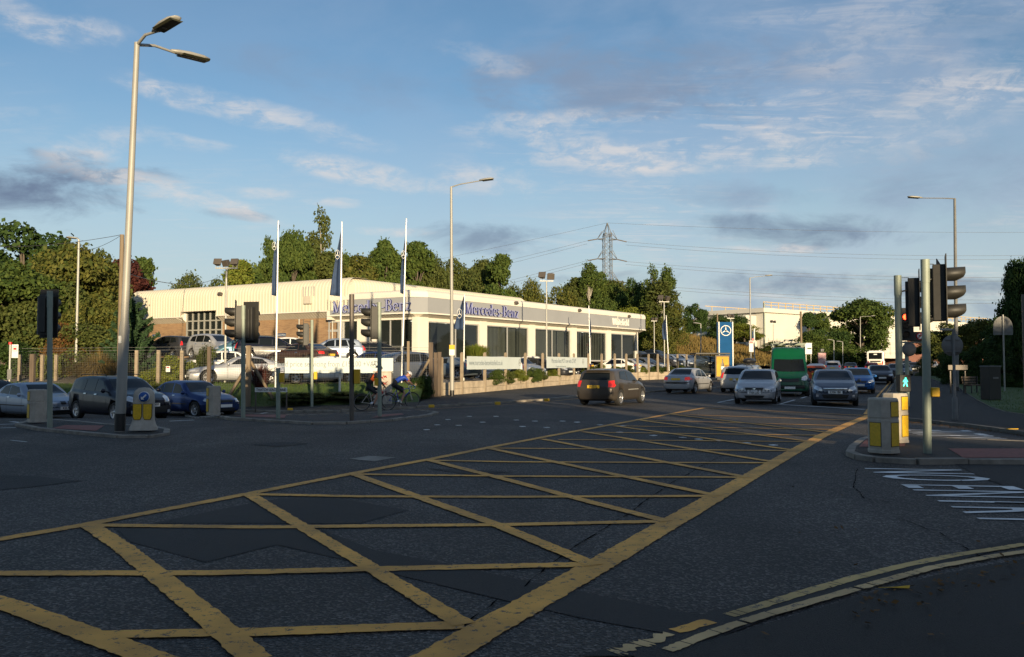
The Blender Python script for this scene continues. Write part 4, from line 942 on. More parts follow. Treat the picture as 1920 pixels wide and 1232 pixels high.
def make_car(name, style, o):
    """style: dict of curves; returns an Empty with the parts"""
    s = dict(style); W_, L_ = s['W'], s['L']; r = s.get('r', .31)
    B = Body(L_, W_, s['top'], s.get('belt'), s.get('plan'), wheel_r=r, wf=s.get('wf', .19), wr=s.get('wr', .80), tumble=s.get('tumble', .30), clear=s.get('clear', .19), bow=s.get('bow', .16), bowr=s.get('bowr', .12), box=s.get('box', False), sm=s.get('sm', .012))
    root = empty(name, (0, 0, 0)); B.body.parent = root; X_ = B.X; g = M['glass']
    p = lambda nm, ax, a, b, m, **k: B.patch(nm, ax, a, b, m, parent=root, **k)
    # panes
    u0, u1, w0, w1 = s['screen']                       # cowl u, roof u, half widths
    p('windscreen', 'top', [(-w0, X_(u0)), (-w0 * .5, X_(u0) + .05), (0, X_(u0) + .07), (w0 * .5, X_(u0) + .05), (w0, X_(u0))], [(-w1, X_(u1)), (0, X_(u1) + .03), (w1, X_(u1))], g, n=12, rows=6)
    if 'rear_top' in s:
        u0, u1, w0, w1 = s['rear_top']
        p('rear_window', 'top', [(-w0, X_(u0)), (0, X_(u0) - .05), (w0, X_(u0))], [(-w1, X_(u1)), (0, X_(u1) - .02), (w1, X_(u1))], g, n=12, rows=6)
    if 'rear' in s:
        z0, z1, w0, w1 = s['rear']
        p('rear_window', 'rear', [(-w0, z0), (0, z0 - .02), (w0, z0)], [(-w1, z1), (0, z1 + .02), (w1, z1)], g, n=12, rows=6)
    for lo, hi in s['side']:
        a = [(X_(u), z) for u, z in lo]; b = [(X_(u), z) for u, z in hi]
        for mr in (False, True): p('side_window', 'side', a, b, g, n=12, rows=5, mirror=mr)
    # seams
    for u in s.get('seams', []):
        for mr in (False, True): p('door_seam', 'side', [(X_(u), .30), (X_(u) , .9)], [(X_(u) - .014, .30), (X_(u) - .014, .9)], M['trim'], n=8, rows=1, mirror=mr, off=.003)
    for u, z in s.get('handles', []):
        for mr in (False, True): p('door_handle', 'side', [(X_(u), z), (X_(u) - .17, z)], [(X_(u), z + .03), (X_(u) - .17, z + .03)], M[s.get('handle_m', 'chrome')], n=3, rows=1, mirror=mr, off=.022)
    if s.get('strip'):
        z, a, b = s['strip']
        for mr in (False, True): p('side_strip', 'side', [(X_(a), z), (X_(b), z)], [(X_(a), z + .04), (X_(b), z + .04)], M['trim' if not s.get('stripc') else s['stripc']], n=14, rows=1, mirror=mr, off=.012)
    # sills in black
    for mr in (False, True): p('sill', 'side', [(X_(.27), .20), (X_(.72), .20)], [(X_(.27), .27), (X_(.72), .27)], M['trim'], n=8, rows=1, mirror=mr, off=.004)
    # front
    for mr in (False, True):
        hl = s['headlight']; p('headlight', 'front', hl[0], hl[1], M['lens'], n=16, rows=16, mirror=mr, off=.014)
        tl = s['tail']; p('tail_light', 'rear', tl[0], tl[1], M['tail'], n=6, rows=4, mirror=mr, off=.008)
    for a, b in s.get('grille', []):
        if a[0][0]:
            for mr in (False, True): p('grille', 'front', a, b, M['grille'], n=8, rows=12, off=.014, mirror=mr)
            continue
        p('grille', 'front', [(-x, z) for x, z in reversed(a)] + a[1:], [(-x, z) for x, z in reversed(b)] + b[1:], M['grille'], n=24, rows=14, off=.014)
    for x0, x1, z0, z1 in s.get('chromebar', []): p('grille_bar', 'front', [(x0, z0), (x1, z0)], [(x0, z1), (x1, z1)], M['chrome'], n=24, rows=6, off=.024)
    for x, z, rr in s.get('fog', []):
        for mr in (False, True): p('fog_lamp', 'front', [(x - rr, z - rr), (x + rr, z - rr)], [(x - rr, z + rr), (x + rr, z + rr)], M['lens'], n=3, rows=2, mirror=mr, off=.012)
    for nm, ax, zz, m_, tx in (('front_plate', 'front', s.get('plate', .40), M['plate_w'], s.get('plate_text')), ('rear_plate', 'rear', s.get('rplate', .72), M['plate_y'], s.get('rplate_text'))):
        h, nn = B.hit((5 if ax == 'front' else -5, 0, zz), (-1 if ax == 'front' else 1, 0, 0)); sg = 1 if ax == 'front' else -1
        pm = MB(); pm.box((h.x + sg * .022, 0, zz), (.02, .52, .115)); po = pm.build(nm, m_, root); B.parts.append(po)
        if tx:
            t_ = text_mesh('lettering', tx, .115, M['ink'], po, (h.x + sg * .034, 0, zz), (math.pi / 2, 0, sg * math.pi / 2), depth=.001, sx=.80, bold=.003)
    if s.get('bumper'): # black lower bumper band
        z0, z1 = s['bumper']
        for ax in ('front', 'rear'): p('bumper', ax, [(-W_ * .40, z0), (0, z0), (W_ * .40, z0)], [(-W_ * .41, z1), (0, z1), (W_ * .41, z1)], M['trim'], n=14, rows=2, off=.01)
    if s.get('intake'):
        x, z0, z1 = s['intake']; p('intake', 'front', [(-x * .85, z0), (0, z0), (x * .85, z0)], [(-x, z1), (0, z1), (x, z1)], M['grille'], n=12, rows=2, off=.007)
    # mirrors
    mu, mz = s.get('mirror', (.33, .98))
    for sg in (-1, 1):
        m_ = MB(); y = sg * (W_ / 2 * .96); x = X_(mu)
        m_.lathe([(.0, -.07), (.05, -.06), (.075, -.02), (.078, .02), (.06, .045), (0, .05)], 10, (x, y + sg * .11, mz), axis='x')
        m_.box((x - .0, y + sg * .02, mz - .035), (.06, .14, .03))
        ob = m_.build('wing_mirror', [M['trim']], root); B.parts.append(ob)
        if s.get('mirror_paint', True): ob['paint'] = 1
        else: ob['paint'] = 0
    # wheels
    ty, ri = wheel(r, s.get('tw', .20), s.get('spokes', 5), s.get('wheel', 'alloy'))
    for x in B.wx:
        for sg in (-1, 1):
            w = bpy.data.objects.new('wheel', None); COL.objects.link(w); w.parent = root; w.location = (x, sg * (W_ / 2 - .115), r); w.rotation_euler = (0, 0, 0 if sg > 0 else math.pi)
            for q in (ty, ri):
                c = q.copy(); COL.objects.link(c); c.parent = w
                if 'proto' in c: del c['proto']
    if s.get('spoiler'):
        u, z, w = s['spoiler']; m_ = MB(); m_.box((X_(u), 0, z), (.16, w, .035)); B.parts.append(m_.build('spoiler', M['trim'], root, bevel=.01)); B.parts[-1]['paint'] = 1
    if s.get('rails'):
        for sg in (-1, 1):
            m_ = MB(); y = sg * s['rails'][2]; a, b = X_(s['rails'][0]), X_(s['rails'][1]); z = s['rails'][3]
            m_.tube([(a, y, z - .05), (a - .08, y, z), ((a + b) / 2, y, z + .015), (b + .08, y, z - .005), (b, y, z - .05)], .017, 6); m_.build('roof_rail', M[s.get('rail_m', 'trim')], root)
    if s.get('people', True):
        pass
    B.body['paint'] = 1
    return root
def recolor(root, c):
    m = pc(c)
    for ch in root.children:
        if ch.get('paint'): set_mat(ch, m)
    return root
_hw = lambda w: [(-w, 0), (w, 0)]
S = {}
S['hatch'] = dict(L=4.11, W=1.71, r=.31, top=[(0, .66), (.02, .72), (.12, .87), (.25, .97), (.30, 1.02), (.44, 1.36), (.52, 1.43), (.66, 1.445), (.82, 1.39), (.88, 1.35), (.945, 1.06), (.965, .98), (.99, .90), (1, .74)],
    belt=[(0, .56), (.06, .66), (.27, .86), (.6, .92), (.9, .96), (.97, .92), (1, .68)], screen=(.295, .455, .66, .53), rear=(1.00, 1.31, .58, .50),
    side=[([(.36, .93), (.545, .95)], [(.46, 1.27), (.545, 1.335)]), ([(.562, .95), (.74, .97)], [(.562, 1.34), (.71, 1.33)]), ([(.755, .975), (.85, 1.06)], [(.725, 1.325), (.80, 1.27)])],
    seams=[.335, .553, .75], handles=[(.50, .83), (.70, .85)], headlight=([(.42, .60), (.60, .60), (.76, .66)], [(.44, .70), (.60, .745), (.76, .77)]), tail=([(.58, .70), (.78, .70)], [(.55, .96), (.74, .98)]),
    grille=[([(0, .60), (.34, .60)], [(0, .68), (.37, .68)])], intake=(.42, .26, .36), plate=.47, rplate=.77, bumper=(.205, .25), strip=(.50, .30, .74), mirror=(.335, .96))
S['saloon'] = dict(L=4.50, W=1.71, r=.31, top=[(0, .64), (.02, .71), (.14, .86), (.27, .95), (.31, 1.0), (.43, 1.34), (.50, 1.41), (.62, 1.42), (.72, 1.36), (.84, 1.06), (.87, 1.03), (.96, 1.01), (.985, .96), (1, .74)],
    belt=[(0, .55), (.06, .66), (.27, .84), (.6, .90), (.9, .94), (.97, .90), (1, .66)], screen=(.30, .435, .66, .52), rear_top=(.845, .715, .60, .50),
    side=[([(.36, .91), (.525, .93)], [(.445, 1.25), (.525, 1.315)]), ([(.54, .93), (.68, .95)], [(.54, 1.32), (.675, 1.29)]), ([(.69, .955), (.77, .99)], [(.69, 1.28), (.715, 1.23)])],
    seams=[.33, .533, .70], handles=[(.48, .82), (.66, .84)], headlight=([(.45, .58), (.62, .58), (.78, .64)], [(.45, .69), (.62, .725), (.78, .75)]), tail=([(.50, .74), (.66, .74), (.80, .76)], [(.50, .90), (.66, .92), (.80, .93)]),
    grille=[([(0, .58), (.30, .58)], [(0, .67), (.32, .67)])], intake=(.46, .26, .36), plate=.45, rplate=.80, bumper=(.205, .25), strip=(.50, .30, .74), mirror=(.33, .95))
S['estate'] = dict(L=4.48, W=1.80, r=.325, top=[(0, .70), (.02, .77), (.12, .92), (.24, 1.01), (.28, 1.06), (.41, 1.40), (.49, 1.49), (.62, 1.52), (.82, 1.50), (.90, 1.45), (.955, 1.16), (.975, 1.05), (.99, .95), (1, .76)],
    belt=[(0, .58), (.06, .68), (.25, .88), (.6, .95), (.9, 1.02), (.97, .98), (1, .70)], screen=(.27, .42, .70, .57), rear=(1.05, 1.37, .60, .52),
    side=[([(.325, .98), (.50, .99)], [(.425, 1.33), (.50, 1.40)]), ([(.515, .99), (.67, 1.01)], [(.515, 1.41), (.665, 1.41)]), ([(.685, 1.02), (.86, 1.08)], [(.68, 1.41), (.83, 1.36)])],
    seams=[.31, .508, .675], handles=[(.46, .87), (.63, .89)], headlight=([(.46, .64), (.64, .66), (.80, .74)], [(.48, .80), (.62, .86), (.80, .92)]), tail=([(.66, .82), (.80, .80)], [(.60, 1.14), (.69, 1.14)]),
    grille=[([(0, .70), (.22, .70)], [(0, .76), (.25, .76)])], intake=(.60, .30, .52), plate=.56, rplate=.75, bumper=(.21, .25), mirror=(.315, 1.02), rails=(.44, .86, .60, 1.55), fog=[(.62, .34, .05)])
S['coupe'] = dict(L=4.49, W=1.76, r=.32, top=[(0, .62), (.02, .70), (.14, .84), (.28, .93), (.33, .97), (.46, 1.29), (.53, 1.365), (.62, 1.37), (.72, 1.31), (.86, 1.03), (.89, 1.00), (.97, .98), (.99, .93), (1, .72)],
    belt=[(0, .54), (.06, .64), (.27, .82), (.6, .88), (.9, .92), (.97, .88), (1, .64)], screen=(.32, .465, .66, .50), rear_top=(.86, .725, .60, .48),
    side=[([(.40, .90), (.60, .92)], [(.47, 1.20), (.60, 1.275)]), ([(.612, .925), (.765, .96)], [(.612, 1.275), (.70, 1.235)])], seams=[.36, .62], handles=[(.57, .80)],
    headlight=([(.36, .56), (.60, .56), (.80, .62)], [(.36, .66), (.60, .69), (.80, .71)]), tail=([(.52, .72), (.68, .72), (.80, .74)], [(.52, .86), (.68, .88), (.80, .89)]),
    grille=[([(.04, .58), (.22, .58)], [(.04, .68), (.23, .68)])], intake=(.55, .26, .37), plate=.44, rplate=.68, bumper=(.20, .23), mirror=(.365, .92), strip=(.50, .30, .76))
S['astra'] = dict(L=4.25, W=1.76, r=.32, top=[(0, .68), (.02, .76), (.12, .91), (.24, 1.00), (.285, 1.05), (.44, 1.37), (.52, 1.435), (.62, 1.435), (.76, 1.36), (.86, 1.25), (.93, 1.03), (.96, .98), (.99, .92), (1, .74)],
    belt=[(0, .58), (.06, .67), (.27, .88), (.6, .95), (.9, 1.0), (.97, .94), (1, .68)], screen=(.275, .45, .68, .52), rear=(1.04, 1.22, .58, .50),
    side=[([(.335, .96), (.60, .99)], [(.45, 1.28), (.60, 1.345)]), ([(.615, .99), (.83, 1.06)], [(.615, 1.345), (.74, 1.28)])], seams=[.32, .61], handles=[(.56, .87)],
    headlight=([(.47, .60), (.62, .60), (.79, .68)], [(.50, .70), (.64, .77), (.80, .82)]), tail=([(.60, .84), (.78, .84)], [(.56, .98), (.72, 1.0)]),
    grille=[([(0, .63), (.42, .65)], [(0, .70), (.44, .70)])], chromebar=[(-.44, .44, .672, .70)], intake=(.50, .30, .46), plate=.55, rplate=.75, bumper=(.19, .22), mirror=(.325, 1.0), fog=[(.66, .40, .045)])
S['astra5'] = dict(S['hatch']); S['astra5'].update(chromebar=[(-.05, .05, .62, .66)], intake=(.40, .27, .37), plate=.475)
S['corolla'] = dict(L=4.18, W=1.71, r=.315, top=[(0, .66), (.02, .73), (.12, .88), (.24, .98), (.285, 1.03), (.43, 1.38), (.51, 1.455), (.66, 1.475), (.84, 1.43), (.90, 1.385), (.945, 1.10), (.965, 1.0), (.985, .92), (1, .72)],
    belt=[(0, .56), (.06, .66), (.27, .87), (.6, .95), (.9, 1.0), (.97, .95), (1, .66)], screen=(.275, .445, .66, .54), rear=(1.03, 1.35, .60, .53),
    side=[([(.345, .95), (.60, .98)], [(.445, 1.29), (.60, 1.375)]), ([(.612, .985), (.80, 1.06)], [(.612, 1.375), (.77, 1.35)])], seams=[.325, .61], handles=[(.565, .86)], handle_m='trim',
    headlight=([(.44, .62), (.62, .62), (.76, .70)], [(.46, .72), (.62, .78), (.76, .84)]), tail=([(.60, .74), (.82, .74)], [(.565, .98), (.76, 1.0)]), grille=[([(0, .60), (.34, .60)], [(0, .68), (.37, .68)])],
    intake=(.42, .26, .36), plate=.47, rplate=.755, bumper=(.215, .27), strip=(.60, .33, .62), stripc='pole_grey', mirror=(.335, 1.0), mirror_paint=False, spoiler=(.905, 1.40, 1.05))
S['mpv'] = dict(L=3.95, W=1.74, r=.31, top=[(0, .74), (.03, .84), (.10, .95), (.20, 1.08), (.36, 1.43), (.46, 1.555), (.62, 1.59), (.84, 1.54), (.90, 1.48), (.95, 1.2), (.97, 1.08), (.99, .96), (1, .78)],
    belt=[(0, .60), (.06, .74), (.22, .95), (.6, 1.0), (.9, 1.05), (.97, 1.0), (1, .72)], screen=(.205, .385, .66, .54), rear=(1.08, 1.42, .60, .52),
    side=[([(.28, 1.02), (.50, 1.04)], [(.385, 1.37), (.50, 1.46)]), ([(.515, 1.04), (.70, 1.06)], [(.515, 1.465), (.70, 1.45)]), ([(.715, 1.07), (.86, 1.12)], [(.715, 1.45), (.82, 1.39)])], seams=[.27, .508, .71],
    handles=[(.47, .90), (.66, .92)], headlight=([(.44, .66), (.60, .68), (.77, .78)], [(.46, .80), (.60, .86), (.77, .94)]), tail=([(.60, .92), (.76, .90)], [(.56, 1.18), (.65, 1.18)]),
    grille=[([(0, .66), (.28, .66)], [(0, .76), (.32, .76)])], intake=(.45, .30, .42), plate=.50, rplate=.80, bumper=(.21, .25), mirror=(.285, 1.08))
S['cls'] = dict(L=4.91, W=1.87, r=.35, spokes=5, top=[(0, .64), (.02, .73), (.14, .86), (.28, .94), (.33, .99), (.46, 1.31), (.54, 1.39), (.64, 1.385), (.76, 1.27), (.88, 1.03), (.93, .97), (.98, .93), (.99, .88), (1, .70)],
    belt=[(0, .55), (.06, .66), (.27, .86), (.6, .94), (.85, .95), (.97, .86), (1, .62)], screen=(.325, .47, .70, .52), rear_top=(.875, .745, .60, .48),
    side=[([(.40, .97), (.585, .99)], [(.475, 1.23), (.585, 1.305)]), ([(.595, .99), (.77, 1.01)], [(.595, 1.305), (.715, 1.235)])], seams=[.37, .59, .78], handles=[(.55, .86), (.72, .87)],
    headlight=([(.50, .60), (.66, .60), (.84, .66)], [(.50, .72), (.66, .76), (.84, .78)]), tail=([(.60, .72), (.86, .74)], [(.56, .88), (.84, .90)]), grille=[([(0, .50), (.30, .50)], [(0, .70), (.38, .70)])],
    chromebar=[(-.34, .34, .60, .62)], intake=(.68, .27, .37), plate=.40, rplate=.62, bumper=(.20, .22), mirror=(.375, .99))
S['roadster'] = dict(L=4.10, W=1.78, r=.33, top=[(0, .60), (.02, .68), (.14, .82), (.30, .91), (.36, .95), (.47, 1.20), (.53, 1.285), (.62, 1.29), (.70, 1.21), (.79, 1.01), (.83, .985), (.96, .97), (.985, .92), (1, .70)],
    belt=[(0, .53), (.06, .62), (.27, .82), (.6, .88), (.9, .93), (.97, .90), (1, .62)], screen=(.355, .485, .66, .50), rear_top=(.785, .695, .52, .44), side=[([(.425, .90), (.63, .92)], [(.485, 1.15), (.63, 1.20)])],
    seams=[.39, .64], handles=[(.60, .80)], headlight=([(.50, .56), (.64, .56), (.80, .62)], [(.50, .68), (.64, .70), (.80, .72)]), tail=([(.56, .72), (.82, .74)], [(.58, .86), (.80, .90)]),
    grille=[([(0, .50), (.26, .50)], [(0, .66), (.30, .66)])], intake=(.6, .25, .35), plate=.38, rplate=.60, bumper=(.20, .22), mirror=(.40, .93))
S['suv'] = dict(L=4.78, W=1.93, r=.37, tw=.25, clear=.25, top=[(0, .85), (.02, .95), (.12, 1.06), (.26, 1.14), (.30, 1.19), (.43, 1.56), (.50, 1.65), (.65, 1.69), (.84, 1.64), (.90, 1.58), (.95, 1.25), (.97, 1.16), (.99, 1.05), (1, .86)],
    belt=[(0, .70), (.06, .84), (.27, 1.02), (.6, 1.08), (.9, 1.12), (.97, 1.08), (1, .80)], screen=(.29, .44, .74, .60), rear=(1.16, 1.50, .64, .55),
    side=[([(.36, 1.10), (.53, 1.12)], [(.45, 1.47), (.53, 1.55)]), ([(.545, 1.12), (.70, 1.13)], [(.545, 1.56), (.70, 1.55)]), ([(.715, 1.14), (.86, 1.18)], [(.715, 1.54), (.83, 1.49)])], seams=[.33, .538, .71],
    handles=[(.50, .97)], headlight=([(.52, .76), (.68, .76), (.84, .84)], [(.54, .90), (.68, .95), (.84, 1.0)]), tail=([(.66, .92), (.86, .92)], [(.62, 1.08), (.82, 1.14)]), grille=[([(0, .74), (.36, .74)], [(0, .88), (.40, .88)])],
    intake=(.6, .36, .52), plate=.58, rplate=.86, bumper=(.27, .34), mirror=(.34, 1.17), low=(.42, .6))
S['van'] = dict(L=5.4, W=1.97, r=.34, tw=.22, wheel='steel', wf=.17, wr=.765, tumble=.10, clear=.24, box=True, bow=.10, bowr=.02, sm=.008,
    top=[(0, .82), (.015, .98), (.05, 1.08), (.13, 1.24), (.155, 1.32), (.245, 1.93), (.27, 2.02), (.33, 2.44), (.37, 2.54), (.45, 2.58), (.97, 2.58), (.985, 2.54), (1, 2.46)],
    belt=[(0, .62), (.05, .86), (.15, 1.12), (.3, 1.18), (.95, 1.18), (1, 1.15)], plan=[(0, .80), (.02, .87), (.06, .93), (.14, .97), (.26, 1), (.97, 1), (.99, .99), (1, .96)],
    screen=(.150, .247, .78, .72), rear=(1.40, 1.95, .62, .58), side=[([(.185, 1.20), (.345, 1.20)], [(.265, 1.78), (.345, 1.82)])], seams=[.17, .36], handles=[(.33, 1.05)], handle_m='trim',
    headlight=([(.56, .84), (.72, .82), (.86, .86)], [(.58, .98), (.72, 1.06), (.86, 1.10)]), tail=([(.84, .70), (.93, .70)], [(.84, 1.15), (.93, 1.15)]), grille=[([(0, .74), (.44, .76)], [(0, .90), (.48, .94)])], intake=(.5, .42, .56),
    plate=.46, rplate=.70, bumper=(.28, .58), mirror=(.235, 1.32), mirror_paint=False)
def PL(style, **k):
    d = dict(S[style]); d.update(k); return d
CARS = {}
def put_proto(key): # hide nothing: prototypes are used for the first car placed
    if key not in CARS: CARS[key] = [make_car('parked_car', S[key], None), False]
    return CARS[key]
def car(key, colour, loc, rz, label, group=None, style=None, name='car', cat='car', pitch=0, z=None):
    if style is not None: root = make_car(name, style, None)
    else:
        c = put_proto(key)
        if c[1]: root = copy_tree(c[0])
        else: root = c[0]; c[1] = True
    root.name = name; root.location = loc; root.rotation_euler = (0, pitch, rz); recolor(root, colour)
    for k in ('label', 'category', 'group'):
        if k in root: del root[k]
    return tag(root, label, cat, group)

def at(px, D, z=None):
    x = X(px, D); return (x, D, H(x, D) if z is None else z)
A_ROAD = math.atan2(.91, .41)          # heading away from the camera along the main road
TO = A_ROAD + math.pi
g_wait = 'cars waiting at the junction'; 
car('astra5', 'silver', at(1421, 36.8), TO + .06, 'silver five door hatchback at the white stop line, front plate YY04 LSN', 'vehicles waiting at the stop line', PL('astra5', plate_text='YY04 LSN'), 'hatchback_car')
car('astra', 'grey blue', at(1561, 35.4), TO + .10, 'blue grey hatchback with a chrome grille bar at the stop line, plate KX06 YBR', 'vehicles waiting at the stop line', PL('astra', plate_text='KX06 YBR'), 'hatchback_car')
car('corolla', 'bronze', at(1149, 35.6), A_ROAD - .07, 'bronze grey three door hatchback driving away, bright red tail lamps', None, PL('corolla', rplate_text='SO52 KJJ'), 'hatchback_car')
car('saloon', 'silver', at(1292, 49.5), A_ROAD - .12, 'silver saloon taxi driving away with two yellow plates', None, None, 'saloon_car')
car('van', 'green', at(1477, 46), TO + .14, 'green high roof panel van with ladders on its roof', None, PL('van'), 'panel_van', 'van')
car('coupe', 'silver blue', at(72, 33.0), R(-35), 'silver coupe queueing at far left, twin kidney grille and plate K25 APH', None, PL('coupe', plate_text='K25 APH'), 'coupe_car')
car('estate', 'navy', at(226, 29.8), R(-39), 'dark navy estate car waiting behind the tall twin lamp post', None, PL('estate', plate_text='DG06 WFF'), 'estate_car')
car('saloon', 'blue', at(362, 34.6), R(-36), 'dark blue saloon waiting beyond the estate car', None, None, 'saloon_car')
g_lot = 'cars parked in the showroom yard'
def lotcar(key, colour, px, py, rz, label, D=None, dz=0):
    """py: row of the tyres' foot when D is not given"""
    p = PX(px, py) if D is None else Vector((lx_(px, D), D, LZ(lx_(px, D), D)))
    return car(key, colour, (p.x, p.y, LZ(p.x, p.y) + dz), R(rz), label, g_lot, name='parked_car')
def lx_(px, D): return (px - 960) / F * D
# headings in degrees: 0 = facing picture right, 90 = away, -90 = towards the camera
lotcar('mpv', 'dark grey', 322, 0, 150, 'leftmost car in the yard, dark, parked against the brick workshop wall', 58)
lotcar('mpv', 'silver', 402, 0, -35, 'silver people carrier below the big workshop window', 54)
lotcar('saloon', 'white', 408, 0, 205, 'white saloon nose to the left fence, in front of the silver people carrier', 45.5)
lotcar('cls', 'silver', 446, 0, 208, 'long silver saloon parked right behind the yard fence', 42.8)
lotcar('mpv', 'teal', 462, 0, 200, 'pale teal car behind the long silver saloon', 51)
lotcar('estate', 'navy', 512, 0, 15, 'dark estate parked in the second row behind the leftmost flagpole', 51)
lotcar('saloon', 'white', 552, 0, 5, 'white saloon in the back row before the brick wall', 56)
lotcar('coupe', 'brown', 566, 0, 150, 'dark brown coupe left of the pale cars by the entrance', 49)
lotcar('hatch', 'silver blue', 622, 0, 190, 'silver hatchback in front of the showroom door', 51)
lotcar('coupe', 'white', 598, 0, -150, 'white coupe partly hidden by the price banner', 43.3)
lotcar('estate', 'black', 716, 0, 12, 'black estate car outside the showroom corner glass', 52)
lotcar('saloon', 'blue', 722, 0, -25, 'blue saloon whose roof shows above the price banner', 46)
lotcar('mpv', 'grey blue', 748, 0, -140, 'grey small people carrier behind the right end of the price banner', 44.0)
lotcar('roadster', 'steel', 838, 0, 152, 'steel blue folding roof roadster at the showroom corner', 50.5)
lotcar('hatch', 'white', 922, 0, -160, 'white hatchback behind the web address banner', 54.5)
lotcar('hatch', 'silver blue', 972, 0, -45, 'silver blue hatchback between the two wall banners', 58)
lotcar('saloon', 'white', 990, 0, 160, 'white saloon just outside the second showroom window', 64)
lotcar('saloon', 'black', 1060, 0, 158, 'black saloon outside the third showroom window', 68)
lotcar('hatch', 'dark grey', 1022, 0, -30, 'dark hatchback partly behind the vehicle test banner', 62)
lotcar('saloon', 'white', 1153, 0, 155, 'white saloon with red tail lamps outside the last showroom windows', 74)
for i, (px, D, c, k, rz, lab) in enumerate([(1188, 78, 'silver', 'coupe', -38, 'silver coupe first in the long row right of the showroom'), (1212, 81, 'grey blue', 'coupe', -40, 'blue grey coupe second in the long row'), (1198, 88, 'dark grey', 'saloon', -40, 'dark saloon behind the silver coupe of the long row'), (1238, 85, 'dark grey', 'suv', -42, 'dark sports utility car third in the long row'), (1262, 89, 'silver blue', 'estate', -44, 'blue silver estate fourth in the long row'),
        (1283, 93, 'silver', 'estate', -46, 'silver estate fifth in the long row'), (1302, 97, 'navy', 'hatch', -48, 'navy hatchback last in the long row by the bus shelter'), (1230, 98, 'black', 'saloon', -44, 'black saloon at the back of the long row'), (1328, 101, 'silver', 'saloon', -50, 'silver saloon behind the bus shelter')]):
    lotcar(k, c, px, 0, rz, lab, D)
# moving and queueing traffic
g_q = 'traffic on the far road'
def rc(key, colour, px, D, rz, label, name='car', dz=0, style=None, cat='car'): return car(key, colour, at(px, D), rz, label, g_q, style, name, cat)
rc('estate', 'silver', 1388, 51, A_ROAD, 'silver saloon driving away just left of the waiting silver hatchback')
rb = rc('estate', 'silver blue', 1405, 60, A_ROAD, 'silver estate carrying a black roof box')
mb = MB(); mb.lathe([(0, -1.05), (.18, -1.0), (.36, -.7), (.40, 0), (.38, .7), (.2, 1.0), (0, 1.05)], 14, (0, 0, 0), axis='x'); mb.v = [(x, y, 1.78 + z * .50) for x, y, z in mb.v]; bx_ = mb.build('roof_box', M['black'], bevel=0); bx_.location = rb.location; bx_.rotation_euler = rb.rotation_euler; tag(bx_, 'long black roof box on the silver estate', 'roof box')
for x_ in (-.6, .6): mb = MB(); mb.box((x_, 0, 1.585), (.05, 1.2, .04)); mb.build('roof_bar', M['black'], rb)
rc('hatch', 'bright blue', 1606, 49.5, TO + .10, 'bright blue hatchback behind the blue grey one at the stop line')
rc('suv', 'silver', 1561, 100, A_ROAD + .05, 'silver sports utility car driving away beside the poster board')
rc('saloon', 'dark grey', 1594, 112, A_ROAD + .05, 'dark saloon driving away right of the silver sports utility car')
rc('hatch', 'navy', 1648, 66, TO + .12, 'dark blue hatchback approaching in the outer lane')
rc('hatch', 'maroon', 1634, 108, A_ROAD, 'dark maroon hatchback driving away beside the bus')
rc('hatch', 'dark grey', 1680, 84, TO + .1, 'dark grey hatchback approaching behind the dark blue one')
rc('saloon', 'gold', 1692, 95, TO + .1, 'pale gold saloon approaching left of the far signal')
rc('hatch', 'orange', 1527, 66, A_ROAD + .1, 'orange hatchback half hidden behind the green van')
rc('hatch', 'silver', 1531, 80, A_ROAD, 'silver hatchback beyond the green van')
rc('hatch', 'dark grey', 1713, 120, TO, 'dark car approaching right of the far signal pole')
rc('hatch', 'white', 1721, 300, TO, 'tiny white car far up the hill'); rc('hatch', 'maroon', 1724, 285, TO, 'tiny red car far up the hill, below the white one'); rc('saloon', 'silver', 1747, 140, TO, 'small silver car seen right of the nearest signal pole')
rc('hatch', 'black', 1700, 150, TO, 'small black car on the far road')
car('hatch', 'navy', at(-14, 35.5), R(-34), 'dark car cut off by the left edge of the view', None, None, 'car')
# ladders on the green van
vn = [o for o in bpy.data.objects if o.name.startswith('panel_van')][0]
def on_van(mb, name, m, label, cat): o = mb.build(name, m); o.location = vn.location; o.rotation_euler = vn.rotation_euler; return tag(o, label, cat, 'ladders on the van')
for k, (y, z, l) in enumerate([(-.45, 2.82, 3.9), (.35, 2.80, 4.2), (.05, 2.95, 3.2)]):
    mb = MB()
    for s_ in (-.19, .19): mb.box((-.3, y + s_, z), (l, .035, .07))
    for q in np.arange(-l / 2 + .15, l / 2, .28): mb.box((-.3 + q, y, z), (.03, .38, .03))
    on_van(mb, 'ladder', M['pole_pale'], ['ladder on the near side of the van roof', 'ladder on the far side of the van roof', 'topmost shorter ladder on the van roof'][k], 'ladder')
for x_ in (1.3, -.3, -2.0): mb = MB(); mb.box((x_, 0, 2.74), (.06, 1.75, .05)); mb.box((x_, .8, 2.66), (.05, .05, .2)); mb.box((x_, -.8, 2.66), (.05, .05, .2)); mb.build('roof_bar', M['galv'], vn)
